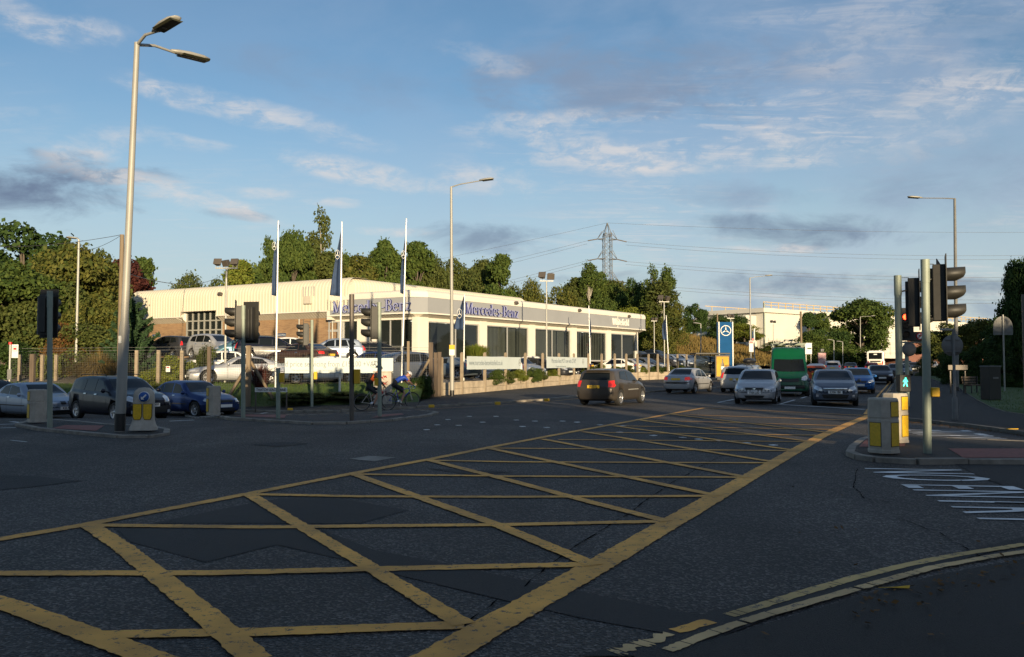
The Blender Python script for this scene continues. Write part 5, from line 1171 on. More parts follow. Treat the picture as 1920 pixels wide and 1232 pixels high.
# white single decker bus
L0 = at(1641, 134); r = empty('bus', L0, A_ROAD - math.pi / 2 + .0, 'white single decker bus driving away, dark rear window and destination display', 'bus')
M['bus'] = mat('white bus paint', (.75, .73, .68), .4, nscale=1, namt=.05)
mb = MB(); mb.box((0, 5.4, 1.65), (2.5, 10.8, 2.7)); bd = mb.build('body', M['bus'], r, bevel=.12)
mb = MB(); mb.box((0, 6, 3.05), (2.0, 9, .18)); mb.build('roof_pod', M['bus'], r, bevel=.05)
mb = MB(); mb.box((0, -.02, 2.30), (1.9, .06, 1.0)); mb.build('rear_window', M['glass'], r, bevel=.02)
mb = MB(); mb.box((0, -.055, 2.55), (.5, .02, .16)); mb.build('route_display', M['sign_w'], r)
for s_ in (-1, 1):
    for k in range(5): mb = MB(); mb.box((s_ * 1.25, 1.6 + k * 1.95, 2.05), (.05, 1.8, 1.05)); mb.build('side_window', M['glass'], r)
    mb = MB(); mb.box((s_ * 1.05, -.02, 1.2), (.16, .05, .5)); mb.build('tail_light', M['tail'], r)
    for y_ in (2.6, 8.6): mb = MB(); mb.lathe([(0, -.15), (.48, -.15), (.48, .15), (0, .15)], 20, (s_ * 1.1, y_, .48), axis='x'); mb.build('wheel', M['rubber'], r)
mb = MB(); mb.box((.55, -.03, .95), (.7, .03, .5)); mb.build('side_graphic', mat('pink yellow graphic', (.55, .12, .35), .4, nscale=2.2, ncol=(.7, .5, .05)), r)
mb = MB(); mb.box((0, -.03, .55), (.52, .03, .12)); mb.build('rear_plate', M['plate_y'], r); mb = MB(); mb.box((0, -.03, 1.45), (1.5, .03, .22)); mb.build('engine_grille', M['trim'], r)
# wheel prototypes are not part of the scene
for o in [o for o in bpy.data.objects if o.get('proto')]: bpy.data.objects.remove(o)
# ------------------------------------------------------------------ street furniture
def base(px, py, off=0): return G(px, py, off)
def hz(py, D): return EYE + (CP * (616 - py) / F + SP) / (CP - SP * (616 - py) / F) * D    # height of what is seen at row py, D metres ahead
def lx(px, py, D): return P(px, py, D).x
def pole_thing(name, b, top, r0, r1, m, label, cat, group=None, band=None, n=14, thick=None):
    root = empty(name, b, 0, label, cat, group); t = Vector(top) - Vector(b); mb = MB()
    if thick:
        h, rt = thick; k = h / t.length; mb.tube([(0, 0, -.05), t * k, t * (k + .025), t], [rt, rt, r0, r1], n)
    else: mb.tube([(0, 0, -.05), t], [r0, r1], n)
    mb.build('pole', m, root)
    if band:
        mb = MB(); rr = (thick[1] if thick else r0) + .004; mb.tube([(0, 0, -.02), t.normalized() * band], rr, n); mb.build('base_band', M['black'], root)
    return root, t
def lamp_head(root, c, d, size=(.75, .26, .13), up=.12, arm=None):
    """cobra style lantern: tapered shell with a glass bowl under it"""
    d = Vector(d); d.z = 0; d.normalize(); s = Vector((-d.y, d.x, 0)); l, w, h = size; c = Vector(c); pr = []
    st = [(0, .30, .45), (.18, .7, .8), (.45, 1, 1), (.8, .95, .9), (1, .55, .4)]; mb = MB(); vs = []
    for t, a, b in st:
        o = c + d * (l * (t - .1)) + Vector((0, 0, up * t))
        for ang in range(0, 360, 36): vs.append(o + s * math.cos(R(ang)) * w / 2 * a + Vector((0, 0, 1)) * (math.sin(R(ang)) * h / 2 * b + (.02 if math.sin(R(ang)) > 0 else .03)))
    mb.add(vs, [(i * 10 + k, i * 10 + (k + 1) % 10, (i + 1) * 10 + (k + 1) % 10, (i + 1) * 10 + k) for i in range(4) for k in range(10)] + [tuple(range(10)), tuple(range(49, 39, -1))], smooth=True)
    hd = mb.build('lamp_head', M['pole_grey'], root)
    mb = MB(); a0 = c + d * l * .14 + Vector((0, 0, up * .15 - h * .02)); a1 = c + d * l * .86 + Vector((0, 0, up * .85 - h * .04))
    mb.add([a0 + s * w * .5, a0 - s * w * .5, a1 - s * w * .47, a1 + s * w * .47, a0 + s * w * .36 - Vector((0, 0, h * .22)), a0 - s * w * .36 - Vector((0, 0, h * .22)), a1 - s * w * .34 - Vector((0, 0, h * .22)), a1 + s * w * .34 - Vector((0, 0, h * .22))],
           [(0, 3, 2, 1), (4, 5, 6, 7), (0, 1, 5, 4), (1, 2, 6, 5), (2, 3, 7, 6), (3, 0, 4, 7)]); mb.build('lamp_glass', M['lamp_bowl'], hd)
    return hd
M['lamp_bowl'] = mat('lamp bowl', (.035, .035, .018), .5)
# twin arm lamp on the left island
b = base(224.5, 806, .1); top = P(257, 80, b.y)
r, t = pole_thing('street_lamp', b, top, .088, .062, M['pole_grey'], 'tall street lamp with two arms standing on the left traffic island', 'street lamp', 'street lamps', .38, thick=(2.35, .118))
for (dx_, dy_, px, py) in ((1.2, -.95, 300, 58), (1.05, 1.45, 312, 96)):
    e = t + Vector((dx_, dy_, .10)) * .55; mb = MB(); mb.tube([t - Vector((0, 0, .05)), t + Vector((dx_, dy_, .14)) * .25 + Vector((0, 0, .03 if dy_ > 0 else .06)), e], [.04, .035, .03], 8); mb.build('arm', M['pole_grey'], r)
    lamp_head(r, e, (dx_, dy_, 0), (1.05, .34, .17), .08)
mb = MB(); mb.box((.02, -.12, 2.1), (.07, .012, .17)); mb.build('number_label', M['sign_w'], r)
def lamp(px, pyb, pyt, dirx, r0, r1, label, D=None, length=1.9, mt='pole_grey', rise=.25, diry=0, hs=(.75, .28, .15), band=.3, thick=None, zb=None, group='street lamps', topx=None):
    bb = base(px, pyb, .08) if D is None else Vector((lx(px, 690, D), D, H(lx(px, 690, D), D) if zb is None else zb))
    tp = P(px if topx is None else topx, pyt, bb.y); rt, t = pole_thing('street_lamp', bb, tp, r0, r1, M[mt], label, 'street lamp', group, band, thick=thick, n=10)
    if dirx is not None:
        dv = Vector((dirx, diry, 0)).normalized(); e = t + dv * length + Vector((0, 0, rise)); mb = MB(); mb.tube([t - Vector((0, 0, .02)), t + dv * length * .3 + Vector((0, 0, rise * .45)), e], [.035, .03, .026], 6)
        mb.build('arm', M[mt], rt); lamp_head(rt, e, dv, hs, .06)
    return rt
lamp(847.5, 743, 350, 1, .095, .06, 'street lamp with a yellow tag on the footway beside the pale web address banner', length=1.55, rise=.22, diry=-.25, topx=846, thick=(2.2, .115))
lamp(142, 0, 449, -1, .075, .055, 'plain street lamp with short flat head in front of the left trees', D=46, length=.12, rise=.05, hs=(.62, .3, .12), zb=0, mt='pole_pale', topx=148)
lamp(1408, 0, 521, 1, .09, .06, 'street lamp rising behind the car with a roof box', D=86, length=1.6, rise=.2, topx=1406)
lamp(1793, 0, 372, -1, .11, .07, 'tallest street lamp on the right, its arm reaching left over the road', D=50, length=2.0, rise=.02, topx=1790, thick=(2.6, .13), hs=(.85, .3, .16), mt='sign_grey')  # darker grey than the other lamps, shade put into its colour
lamp(1613, 0, 594, 1, .08, .06, 'street lamp standing in front of the large tree left of the bus', D=142, length=1.8, rise=.1)
lamp(1563.5, 0, 638, -1, .07, .05, 'leftmost of two small flat topped lamps beside the embankment', D=118, length=.25, rise=.02, hs=(.8, .35, .14), mt='pole_pale')
lamp(1580, 0, 641, -1, .07, .05, 'rightmost of two small flat topped lamps beside the embankment', D=125, length=.25, rise=.02, hs=(.8, .35, .14), mt='pole_pale')
lamp(1314, 0, 607, -1, .07, .05, 'pale lamp on the grass slope left of the tall blue sign', D=100, length=.2, rise=.02, hs=(.8, .35, .14), mt='pole_pale', zb=1.2)
# yellow tag on the middle lamp
bb = base(847.5, 743, .08); mb = MB(); mb.box((bb.x - .0, bb.y - .125, hz(652, bb.y)), (.27, .02, .28)); o = mb.build('notice_tag', M['box_y']); tag(o, 'yellow notice tag fixed to the lamp post beside the gate posts', 'notice')
mb = MB(); mb.box((0, -.012, -.24), (.27, .018, .3)); q = mb.build('lower_notice', M['sign_w'], o); q.location = (bb.x, bb.y - .12, hz(652, bb.y))
def floods(px, pyt, D, zb, label, n=2, r=.06, s=1.0, mt='pole_pale', name='floodlight_mast'):
    x = lx(px, 690, D); rt = empty(name, (x, D, zb), 0, label, 'floodlight', 'floodlight masts'); h = hz(pyt, D) - zb; mb = MB(); mb.tube([(0, 0, -.1), (0, 0, h)], [r, r * .8], 8); mb.build('pole', M[mt], rt)
    mb = MB(); mb.box((0, 0, h), (.36 * n * s, .07, .06)); mb.build('crossbar', M[mt], rt)
    for k in range(n):
        xx = (k - (n - 1) / 2) * .42 * s; a = random.uniform(-.9, .9); mb = MB(); tl = Matrix.Rotation(a, 3, 'Z') @ Matrix.Rotation(R(random.choice((-30, 25))), 3, 'X')
        vs = [tl @ Vector((x_ * s, y_ * s, z_ * s)) + Vector((xx, 0, h + .27 * s)) for x_, y_, z_ in ((-.2, -.14, -.17), (.2, -.14, -.17), (.2, -.14, .17), (-.2, -.14, .17), (-.1, .14, -.1), (.1, .14, -.1), (.1, .14, .12), (-.1, .14, .12))]
        mb.add(vs, [(0, 1, 2, 3), (7, 6, 5, 4), (0, 4, 5, 1), (1, 5, 6, 2), (2, 6, 7, 3), (3, 7, 4, 0)]); hd = mb.build('lamp_head', M['pole_dark'], rt, bevel=.02)
        mb = MB(); mb.box((xx - .1, 0, h + .1), (.02, .03, .22)); mb.box((xx + .1, 0, h + .1), (.02, .03, .22)); mb.build('bracket', M[mt], hd)
    return rt
floods(422, 503, 42, .7, 'slim floodlight mast with three heads inside the left yard fence', 3)
floods(1025, 527, 60, 1.0, 'floodlight mast with two heads rising behind the showroom banners', 2, s=1.35)
floods(1246, 566, 78, 1.6, 'floodlight mast with two heads right of the showroom end', 2, s=1.3)
floods(1371, 597, 96, 1.6, 'floodlight mast standing behind the tall blue sign', 2, s=1.1)
floods(1451, 607, 104, 1.4, 'floodlight mast in front of the white sheeted building', 2, s=.9)
floods(1227, 602, 92, 1.9, 'smaller floodlight mast close to the showroom end wall', 2, s=.9)
# ---- flags
def emblem(parent, c, rr, m, u=Vector((1, 0, 0)), v=Vector((0, 0, 1)), th=.02, w=.06, n=Vector((0, -1, 0)), name='emblem'):
    mb = MB(); c = Vector(c)
    for k in range(32):
        a, b = 2 * math.pi * k / 32, 2 * math.pi * (k + 1) / 32
        q = [c + (u * math.cos(t) + v * math.sin(t)) * R_ for t, R_ in ((a, rr), (b, rr), (b, rr * (1 - w * 1.4)), (a, rr * (1 - w * 1.4)))]
        vs = q + [p + n * th for p in q]; mb.add(vs, [(0, 1, 2, 3), (7, 6, 5, 4), (0, 4, 5, 1), (2, 6, 7, 3)])
    for k in range(3):
        a = R(90 + 120 * k); d = u * math.cos(a) + v * math.sin(a); s = u * -math.sin(a) + v * math.cos(a)
        q = [c - d * rr * .05 + s * rr * .15, c + d * rr * .96, c - d * rr * .05 - s * rr * .15]; vs = q + [p + n * th for p in q]; mb.add(vs, [(0, 1, 2), (5, 4, 3), (0, 3, 4, 1), (1, 4, 5, 2), (2, 5, 3, 0)])
    return mb.build(name, m, parent)
def flagpole(px, pyb, pyt, D, zb, outline, label, r=.055, topx=None, em=None):
    """outline: photo points down the free edge of the hanging cloth"""
    x = lx(px, pyb, D); rt = empty('flagpole', (x, D, zb), 0, label, 'flagpole', 'flagpoles'); tp = P(px if topx is None else topx, pyt, D) - Vector((x, D, zb)); mb = MB(); mb.tube([(0, 0, -.1), tp], [r, r * .6], 10)
    mb.lathe([(0, .05), (.035, .03), (.035, 0), (0, -.01)], 8, tp); mb.build('pole', M['flagpole'], rt)
    n = 14; mb = MB(); vs = []; ms = 10
    es = [P(a, b, D) - Vector((x, D, zb)) for a, b in outline]
    zt_, zb_ = es[0].z, es[-1].z
    for i in range(n + 1):
        z = zt_ + (zb_ - zt_) * i / n; ex = float(np.interp(-z, [-e.z for e in es], [e.x for e in es])); pxz = tp.x * (z / tp.z)
        for j in range(ms + 1):
            k = j / ms; w = abs(ex - pxz); yy = .11 * math.sin(k * 9 + i * .25) * (.2 + k) + .30 * k * math.sin(i * .16 + 1) + (w * .5) * k
            vs.append((pxz + (ex - pxz) * k, yy, z - .10 * k * math.sin(i * .3)))
    mb.add(vs, [(i * (ms + 1) + j, i * (ms + 1) + j + 1, (i + 1) * (ms + 1) + j + 1, (i + 1) * (ms + 1) + j) for i in range(n) for j in range(ms)], smooth=True)
    fl = mb.build('flag', M['flag'], rt, fix=False); so = fl.modifiers.new('s', 'SOLIDIFY'); so.thickness = .012
    if em:
        c = P(em[0], em[1], D) - Vector((x, D, zb)); emblem(fl, (c.x, -.14, c.z), em[2], M['sign_w'], u=Vector((.5, .1, 0)), name='emblem')
    return rt
flagpole(517, 712, 415, 41, .5, [(521, 420), (510, 470), (508, 520), (508, 556)], 'leftmost tall white flagpole with a limp navy flag', topx=522, em=(516, 462, .2))
flagpole(637, 727, 417, 40, .35, [(639, 421), (628, 470), (620, 520), (616, 556)], 'middle tall white flagpole standing on the grass bank, navy flag hanging', topx=641, em=(634, 478, .22))
flagpole(757, 0, 411, 43, .7, [(760, 430), (753, 480), (750, 520), (750, 552)], 'rightmost tall white flagpole behind the cyclists', topx=762, em=(757, 478, .2))
flagpole(871, 0, 553, 50, .75, [(869, 555), (856, 590), (851, 612), (850, 619)], 'short white flagpole by the pale web address banner, navy flag blown left', r=.045, em=(862, 588, .28))
flagpole(1104, 0, 574, 67, .9, [(1105, 585), (1108, 600), (1109, 620), (1107, 634)], 'short white flagpole right of the second fence banner', r=.05)
flagpole(1249, 0, 592, 77, 1.2, [(1249, 594), (1244, 605), (1242, 625), (1243, 638)], 'short white flagpole among the parked cars, right of the showroom', r=.05)
# ---- traffic signals
def signal_head(parent, c, face, name='signal_head', lit=None, board=True):
    """three aspect head; face = direction the lamps look"""
    f = Vector((face[0], face[1], 0)).normalized(); s = Vector((-f.y, f.x, 0)); rz = math.atan2(f.y, f.x) + math.pi / 2; c = Vector(c); mb = MB()
    mb.box(c + f * -.10, (.30, .20, .98), rz); mb.box(c + f * -.22, (.16, .06, .86), rz); hd = mb.build(name, M['signal'], parent, bevel=.012)
    if board:
        mb = MB(); mb.box(c + f * .01 + Vector((0, 0, .05)), (.50, .018, 1.22), rz); mb.build('backing_board', M['signal'], hd, bevel=.004)
    for k in range(3):
        z = .32 - .32 * k; o = c + Vector((0, 0, z)); mb = MB(); vs = []; n = 18
        for (d, rr) in ((.02, .118), (.31, .122), (.31, .114), (.03, .110)):
            for i in range(n):
                a = 2 * math.pi * i / n; cut = max(0, -math.sin(a)) ** 2 * .17 if d > .2 else 0
                vs.append(o + f * (d - cut) + s * math.cos(a) * rr + Vector((0, 0, math.sin(a) * rr)))
        mb.add(vs, [(r_ * n + i, r_ * n + (i + 1) % n, (r_ + 1) * n + (i + 1) % n, (r_ + 1) * n + i) for r_ in range(3) for i in range(n)], smooth=True); mb.build('visor', M['signal'], hd)
        mb = MB(); mb.add([o + f * .035 + s * math.cos(2 * math.pi * i / n) * .105 + Vector((0, 0, math.sin(2 * math.pi * i / n) * .105)) for i in range(n)], [tuple(range(n))])
        mb.build('lamp_lens', M['lit_red'] if lit == k else M['dark_lens'], hd)
    return hd
M['lit_red'] = mat('lit red signal', (.3, .01, .005), .4, emit=(1, .04, .01), estr=9)
M['dark_lens'] = mat('unlit signal lens', (.03, .02, .015), .2)
M['lit_green'] = mat('lit green figure', (0, .2, .15), .4, emit=(.05, 1, .62), estr=2.0)
def sig_pole(px, pyb, pyt, label, r=.062, mt='galv', topx=None, off=.1, cat='traffic signal', name='traffic_signal', cap=True):
    b = base(px, pyb, off); tp = P(px if topx is None else topx, pyt, b.y); rt = empty(name, b, 0, label, cat, 'traffic signal poles'); t = tp - b; mb = MB(); mb.tube([(0, 0, -.05), t], r, 16); k = (t.length - .40) / t.length
    if cap: mb.tube([t * k, t + Vector((0, 0, .004))], r + .006, 16)
    mb.build('pole', M[mt], rt); return rt, b
def bracket(rt, z, x0, x1, y=0):
    mb = MB(); mb.tube([(x0, y, z), (x1, y, z + .03)], .018, 6); mb.tube([(x0, y, z + .28), (x1, y, z + .28)], .007, 5); mb.tube([(x0, y, z - .62), (x1, y, z - .62)], .007, 5); mb.box((x0, y, z), (.04, .05, .16)); mb.build('bracket', M['black'], rt)
def push_box(rt, b, px, py, s=(.13, .15, .28), dy=-.02):
    p = P(px, py, b.y) - b; mb = MB(); mb.box((p.x, dy, p.z), s); mb.build('push_button_box', M['box_y'], rt, bevel=.015)
r, b = sig_pole(93.5, 799, 546, 'signal pole at far left, its black head seen from behind'); c = P(84, 591, b.y) - b; signal_head(r, (c.x - .02, .22, c.z), (.15, 1)); mb = MB(); mb.box((c.x - .18, .12, c.z), (.09, .12, .95)); mb.build('spare_mount', M['sign_grey'], r)
r, b = sig_pole(456, 782, 573, 'signal pole with two black heads, left of the sign reading THATCH LEACH LANE'); c = P(440, 605, b.y) - b; signal_head(r, (c.x + .02, .05, c.z), (-.95, -.22)); c = P(466, 607, b.y) - b; signal_head(r, (c.x, .22, c.z), (.25, 1))
r, b = sig_pole(521.5, 782, 690, 'short grey green post with yellow box in front of the leftmost flagpole', cap=False, name='push_button_post', cat='push button post'); push_box(r, b, 529, 708)
r, b = sig_pole(585, 763, 600, 'slim signal pole with one head side on, between the left and middle tall flagpoles', off=.08); c = P(570, 627, b.y) - b; signal_head(r, (c.x - .02, 0, c.z), (-.97, -.22)); bracket(r, c.z + .3, 0, c.x); push_box(r, b, 592, 704, (.14, .16, .34))
r, b = sig_pole(659.5, 786, 552, 'dark brown bare pole with yellow box beside the left cyclist', mt='pole_dark', name='push_button_pole', cat='push button post', r=.066); push_box(r, b, 670, 706, (.16, .16, .40))
r, b = sig_pole(712, 779, 567, 'signal pole with one head side on, in front of the cyclists', topx=711); c = P(696, 605, b.y) - b; signal_head(r, (c.x, .05, c.z), (-.98, -.10)); bracket(r, c.z + .3, 0, c.x); push_box(r, b, 706, 716, (.12, .14, .24))
r, b = sig_pole(1739, 847, 487, 'nearest signal pole on the right island with a large side view head', topx=1734.5, r=.068, off=.11); c = P(1773, 549, b.y) - b; signal_head(r, (c.x, 0, c.z), (.89, -.42)); bracket(r, c.z + .22, .06, c.x - .2); push_box(r, b, 1750, 735, (.14, .15, .16))
mb = MB(); q = P(1767, 494, b.y) - b; mb.add([(q.x - .05, -.1, q.z - .1), (q.x - .05, .12, q.z - .1), (q.x - .05, .12, q.z + .10), (q.x - .035, -.1, q.z - .1), (q.x - .035, .12, q.z - .1), (q.x - .035, .12, q.z + .10)], [(0, 1, 2), (5, 4, 3), (0, 3, 4, 1), (1, 4, 5, 2), (2, 5, 3, 0)]); mb.build('board_top', M['signal'], r)
r, b = sig_pole(1688, 824, 517, 'signal pole with the lit green walking figure beside the bollards', topx=1683, r=.066, off=.11); c = P(1723, 567, b.y) - b; signal_head(r, (c.x, 0, c.z), (.89, -.41)); bracket(r, c.z + .22, .06, c.x - .2)
q = P(1687, 718, b.y) - b; mb = MB(); mb.box((q.x, -.16, q.z), (.22, .18, .34)); ph = mb.build('pedestrian_signal', M['signal'], r, bevel=.01)
mb = MB(); y = -.255; Z = q.z + .02; x = q.x
for a in ([(x - .012, Z + .062), (x + .018, Z + .062), (x + .018, Z + .09), (x - .012, Z + .09)], [(x - .03, Z - .01), (x + .028, Z - .01), (x + .02, Z + .055), (x - .018, Z + .055)], [(x - .03, Z + .05), (x - .02, Z + .055), (x - .045, Z + .0), (x - .055, Z + .005)], [(x + .02, Z + .055), (x + .03, Z + .05), (x + .052, Z + .01), (x + .042, Z + .0)],
          [(x - .022, Z - .01), (x + .002, Z - .01), (x - .03, Z - .085), (x - .052, Z - .08)], [(x - .0, Z - .01), (x + .026, Z - .01), (x + .045, Z - .085), (x + .022, Z - .085)]): mb.add([(u, y, v) for u, v in a], [(0, 1, 2, 3)])
mb.build('walking_figure', M['lit_green'], ph, fix=False)
# far signal with red lamp and no right turn sign
b = base(1702, 762, .08); r = empty('traffic_signal', b, 0, 'far signal showing a lit red lamp and a no right turn sign', 'traffic signal', 'traffic signal poles')
mb = MB(); mb.tube([(0, 0, 0), (0, 0, hz(640, b.y) - b.z)], .07, 10); mb.build('pole', M['galv'], r)
c = P(1695.5, 611, b.y) - b; signal_head(r, (c.x, -.15, c.z), (-.38, -.92), lit=0)
c = P(1720, 631, b.y) - b; mb = MB(); mb.box((c.x - .12, -.12, c.z), (.62, .12, .34)); sb_ = mb.build('sign_box', M['signal'], r, bevel=.01)
mb = MB(); mb.lathe([(.0, -.19), (.135, -.19), (.135, -.185), (0, -.185)], 24, (c.x, 0, c.z), axis='y', mat=0); mb.lathe([(0, -.198), (.10, -.198)], 24, (c.x, 0, c.z), axis='y', mat=1)
mb.add([(c.x - .05, -.203, c.z - .07), (c.x - .02, -.203, c.z - .07), (c.x - .02, -.203, c.z + .01), (c.x + .02, -.203, c.z + .01), (c.x + .02, -.203, c.z - .02), (c.x + .07, -.203, c.z + .03), (c.x + .02, -.203, c.z + .08), (c.x + .02, -.203, c.z + .05), (c.x - .05, -.203, c.z + .05)], [tuple(range(9))], 2)
mb.box((c.x, -.204, c.z), (.20, .004, .025), mat=0, tilt=Matrix.Rotation(R(-45), 3, 'Y'))
mb.build('no_right_turn_sign', [M['sign_red'], M['sign_w'], M['ink']], r, fix=False)
c0, c1 = P(1688, 642, b.y) - b, P(1733, 642, b.y) - b; mb = MB(); mb.tube([(c0.x, -.1, c0.z), (c1.x, -.1, c0.z)], .03, 8); mb.build('crossbar', M['pole_pale'], r)
c = P(1702, 655, b.y) - b; mb = MB(); mb.lathe([(0, -.12), (.26, -.12), (.26, -.10), (0, -.10)], 24, (c.x, 0, c.z), axis='y'); mb.build('round_sign', M['sign_grey'], r)
# ---- bollards
def bollard_box(px, pyb, label, w=.42, h=.92, rz=0, D=None, panels=True, off=.1, sides=False):
    b = base(px, pyb, off); r = empty('traffic_bollard', b, rz, label, 'bollard', 'traffic bollards'); mb = MB()
    def ring(z, k, c=.10): a = w / 2 * k; q = c * k; return [(-a + q, -a, z), (a - q, -a, z), (a, -a + q, z), (a, a - q, z), (a - q, a, z), (-a + q, a, z), (-a, a - q, z), (-a, -a + q, z)]
    lv = [(0, 1.02), (.05, 1.02), (.06, .97), (h * .60, 1.0), (h * .61, .975), (h * .64, .975), (h * .65, 1.0), (h - .03, .97), (h, .90)]
    vs = [v for z, k in lv for v in ring(z, k)]; n = len(lv)
    mb.add(vs, [(i * 8 + k, i * 8 + (k + 1) % 8, (i + 1) * 8 + (k + 1) % 8, (i + 1) * 8 + k) for i in range(n - 1) for k in range(8)] + [tuple(range(8 * n - 8, 8 * n))]); mb.build('bollard_body', M['bollard'], r)
    if panels:
        for sx, sy, zz, hh in ((0, -1, h * .34, h * .42), (1, 0, h * .34, h * .42), (-1, 0, h * .34, h * .42), (0, 1, h * .34, h * .42), (1, 0, h * .80, h * .26), (-1, 0, h * .80, h * .26)):
            if sides and sy: continue
            mb = MB(); mb.box((sx * w / 2 * 1.0, sy * w / 2 * 1.0, zz), (.012 if sx else w * .46, .012 if sy else w * .46, hh)); mb.box((sx * w / 2 * .998, sy * w / 2 * .998, zz), (.010 if sx else w * .50, .010 if sy else w * .50, hh + .02), mat=1); mb.build('reflector_panel', [M['bollard_y'], M['black']], r)
    return r
bollard_box(69, 791, 'pale square bollard at the far left end of the left island', .42, .86, R(45), sides=True)
bollard_box(400, 778, 'pale square bollard beside the dark blue saloon', .38, .90, R(41), sides=True)
bollard_box(1657, 848, 'nearest grimy square bollard with yellow panels on the right island', .44, .93, R(-58), off=.11)
bollard_box(1679, 829, 'square bollard half hidden behind the nearest one on the right island', .42, .95, R(-58), off=.11)
b = base(269, 806, .1); r = empty('traffic_bollard', b, R(10), 'rounded bollard with a blue keep left arrow and two yellow panels', 'bollard', 'traffic bollards')
pf = [(0, .30, .22), (.05, .30, .21), (.12, .265, .17), (.24, .235, .13), (.50, .235, .12), (.72, .235, .12), (.84, .225, .11), (.92, .19, .09), (.975, .11, .05), (.985, 0, 0)]; mb = MB(); vs = []; n = 20
for z, a, d in pf:
    for k in range(n):
        t = 2 * math.pi * k / n; ct, st_ = math.cos(t), math.sin(t); vs.append((a * abs(ct) ** .55 * (1 if ct > 0 else -1), d * abs(st_) ** .55 * (1 if st_ > 0 else -1), z))
mb.add(vs, [(i * n + k, i * n + (k + 1) % n, (i + 1) * n + (k + 1) % n, (i + 1) * n + k) for i in range(len(pf) - 1) for k in range(n)], smooth=True); mb.build('bollard_body', M['bollard'], r)
for sx in (-1, 1):
    mb = MB(); q = [(sx * .115 + .085 * math.cos(R(a)), (.0)) for a in (0,)]; pts = [(sx * .112 + x_, z_) for x_, z_ in ((-.09, .60), (.09, .60), (.09, .32), (.06, .25), (-.06, .25), (-.09, .32))]
    for yy, g, mi in ((-.128, 1.12, 1), (-.133, 1.0, 0)): mb.add([(sx * .112 + (x_ - sx * .112) * g, yy - .012, .425 + (z_ - .425) * (1 + (g - 1) * .5)) for x_, z_ in pts] + [(sx * .112 + (x_ - sx * .112) * g, yy + .03, .425 + (z_ - .425) * (1 + (g - 1) * .5)) for x_, z_ in pts], [tuple(range(6)), (0, 1, 7, 6), (1, 2, 8, 7), (2, 3, 9, 8), (3, 4, 10, 9), (4, 5, 11, 10), (5, 0, 6, 11)], mi)
    mb.build('reflector_panel', [M['bollard_y'], M['black']], r)
mb = MB(); mb.lathe([(0, -.150), (.125, -.150), (.125, -.10)], 28, (.03, 0, .77), axis='y', mat=1); mb.lathe([(0, -.154), (.112, -.154), (.112, -.15)], 28, (.03, 0, .77), axis='y', mat=0)
ar = [(-.062, -.062), (.012, -.062), (-.012, -.038), (.062, .040), (.040, .062), (-.038, -.012), (-.062, .012)]; mb.add([(.03 + u, -.158, .77 + v) for u, v in ar], [tuple(range(7))], 1)
mb.build('keep_left_sign', [M['blue_sign'], M['sign_w']], r, fix=False)
# ---- signs seen from behind, right side
b = base(1791, 787, .08); r = empty('road_sign', b, 0, 'round sign seen from behind with a small lamp over it, on the right footway', 'road sign', 'road signs seen from behind'); mb = MB(); mb.tube([(0, 0, 0), (0, 0, .60), (0, 0, .64), (0, 0, hz(618, b.y) - b.z)], [.075, .075, .04, .04], 10); mb.build('pole', M['sign_grey'], r)
c = P(1787, 648, b.y) - b; mb = MB(); mb.lathe([(0, .03), (.30, .03), (.30, .045), (0, .045)], 28, (c.x, 0, c.z), axis='y'); mb.box((c.x, .02, c.z + .16), (.42, .02, .03)); mb.box((c.x, .02, c.z - .16), (.42, .02, .03)); mb.build('sign_plate', M['sign_grey'], r)
mb = MB(); mb.box((-.16, .05, hz(618, b.y) - b.z), (.34, .12, .06)); mb.build('sign_lamp', M['pole_grey'], r, bevel=.015)
b = base(1884, 734, .1); r = empty('road_sign', b, 0, 'arched top sign seen from behind above the dark lawn', 'road sign', 'road signs seen from behind'); mb = MB(); mb.tube([(0, 0, 0), (0, 0, hz(590, b.y) - b.z)], .045, 8); mb.build('pole', M['pole_grey'], r)
c = P(1882, 628, b.y) - b; mb = MB(); q = [(-.56, 0), (.56, 0), (.56, .35)] + [(.56 * math.cos(R(a)), .45 + .62 * math.sin(R(a))) for a in range(15, 170, 15)] + [(-.56, .35)]
nq = len(q); mb.add([(c.x + u, .05, c.z + v) for u, v in q] + [(c.x + u, .07, c.z + v) for u, v in q], [tuple(range(nq)), tuple(range(2 * nq - 1, nq - 1, -1))] + [(i, (i + 1) % nq, nq + (i + 1) % nq, nq + i) for i in range(nq)]); mb.box((c.x, .035, c.z + .2), (1.0, .03, .04)); mb.box((c.x, .035, c.z + .8), (.8, .03, .04)); mb.build('sign_plate', M['sign_grey'], r)
b = base(1927, 800, .08); r = empty('sign_post', b, 0, 'thick dark post cut off by the right edge of the view', 'post'); mb = MB(); mb.tube([(0, 0, 0), (0, 0, hz(552, b.y) - b.z)], .07, 10); mb.build('pole', M['pole_dark'], r)
b = base(1797, 737, .1); r = empty('street_name_board', b, 0, 'low name board on two legs seen from behind, beside the right lamp', 'street sign'); D = b.y; mb = MB(); mb.box((.0, 0, hz(689, D) - b.z), (1.05, .03, .26)); mb.build('board', M['pole_dark'], r)
for s_ in (-1, 1): mb = MB(); mb.box((s_ * .4, .03, .55), (.06, .05, 1.3)); mb.build('leg', M['pole_dark'], r)
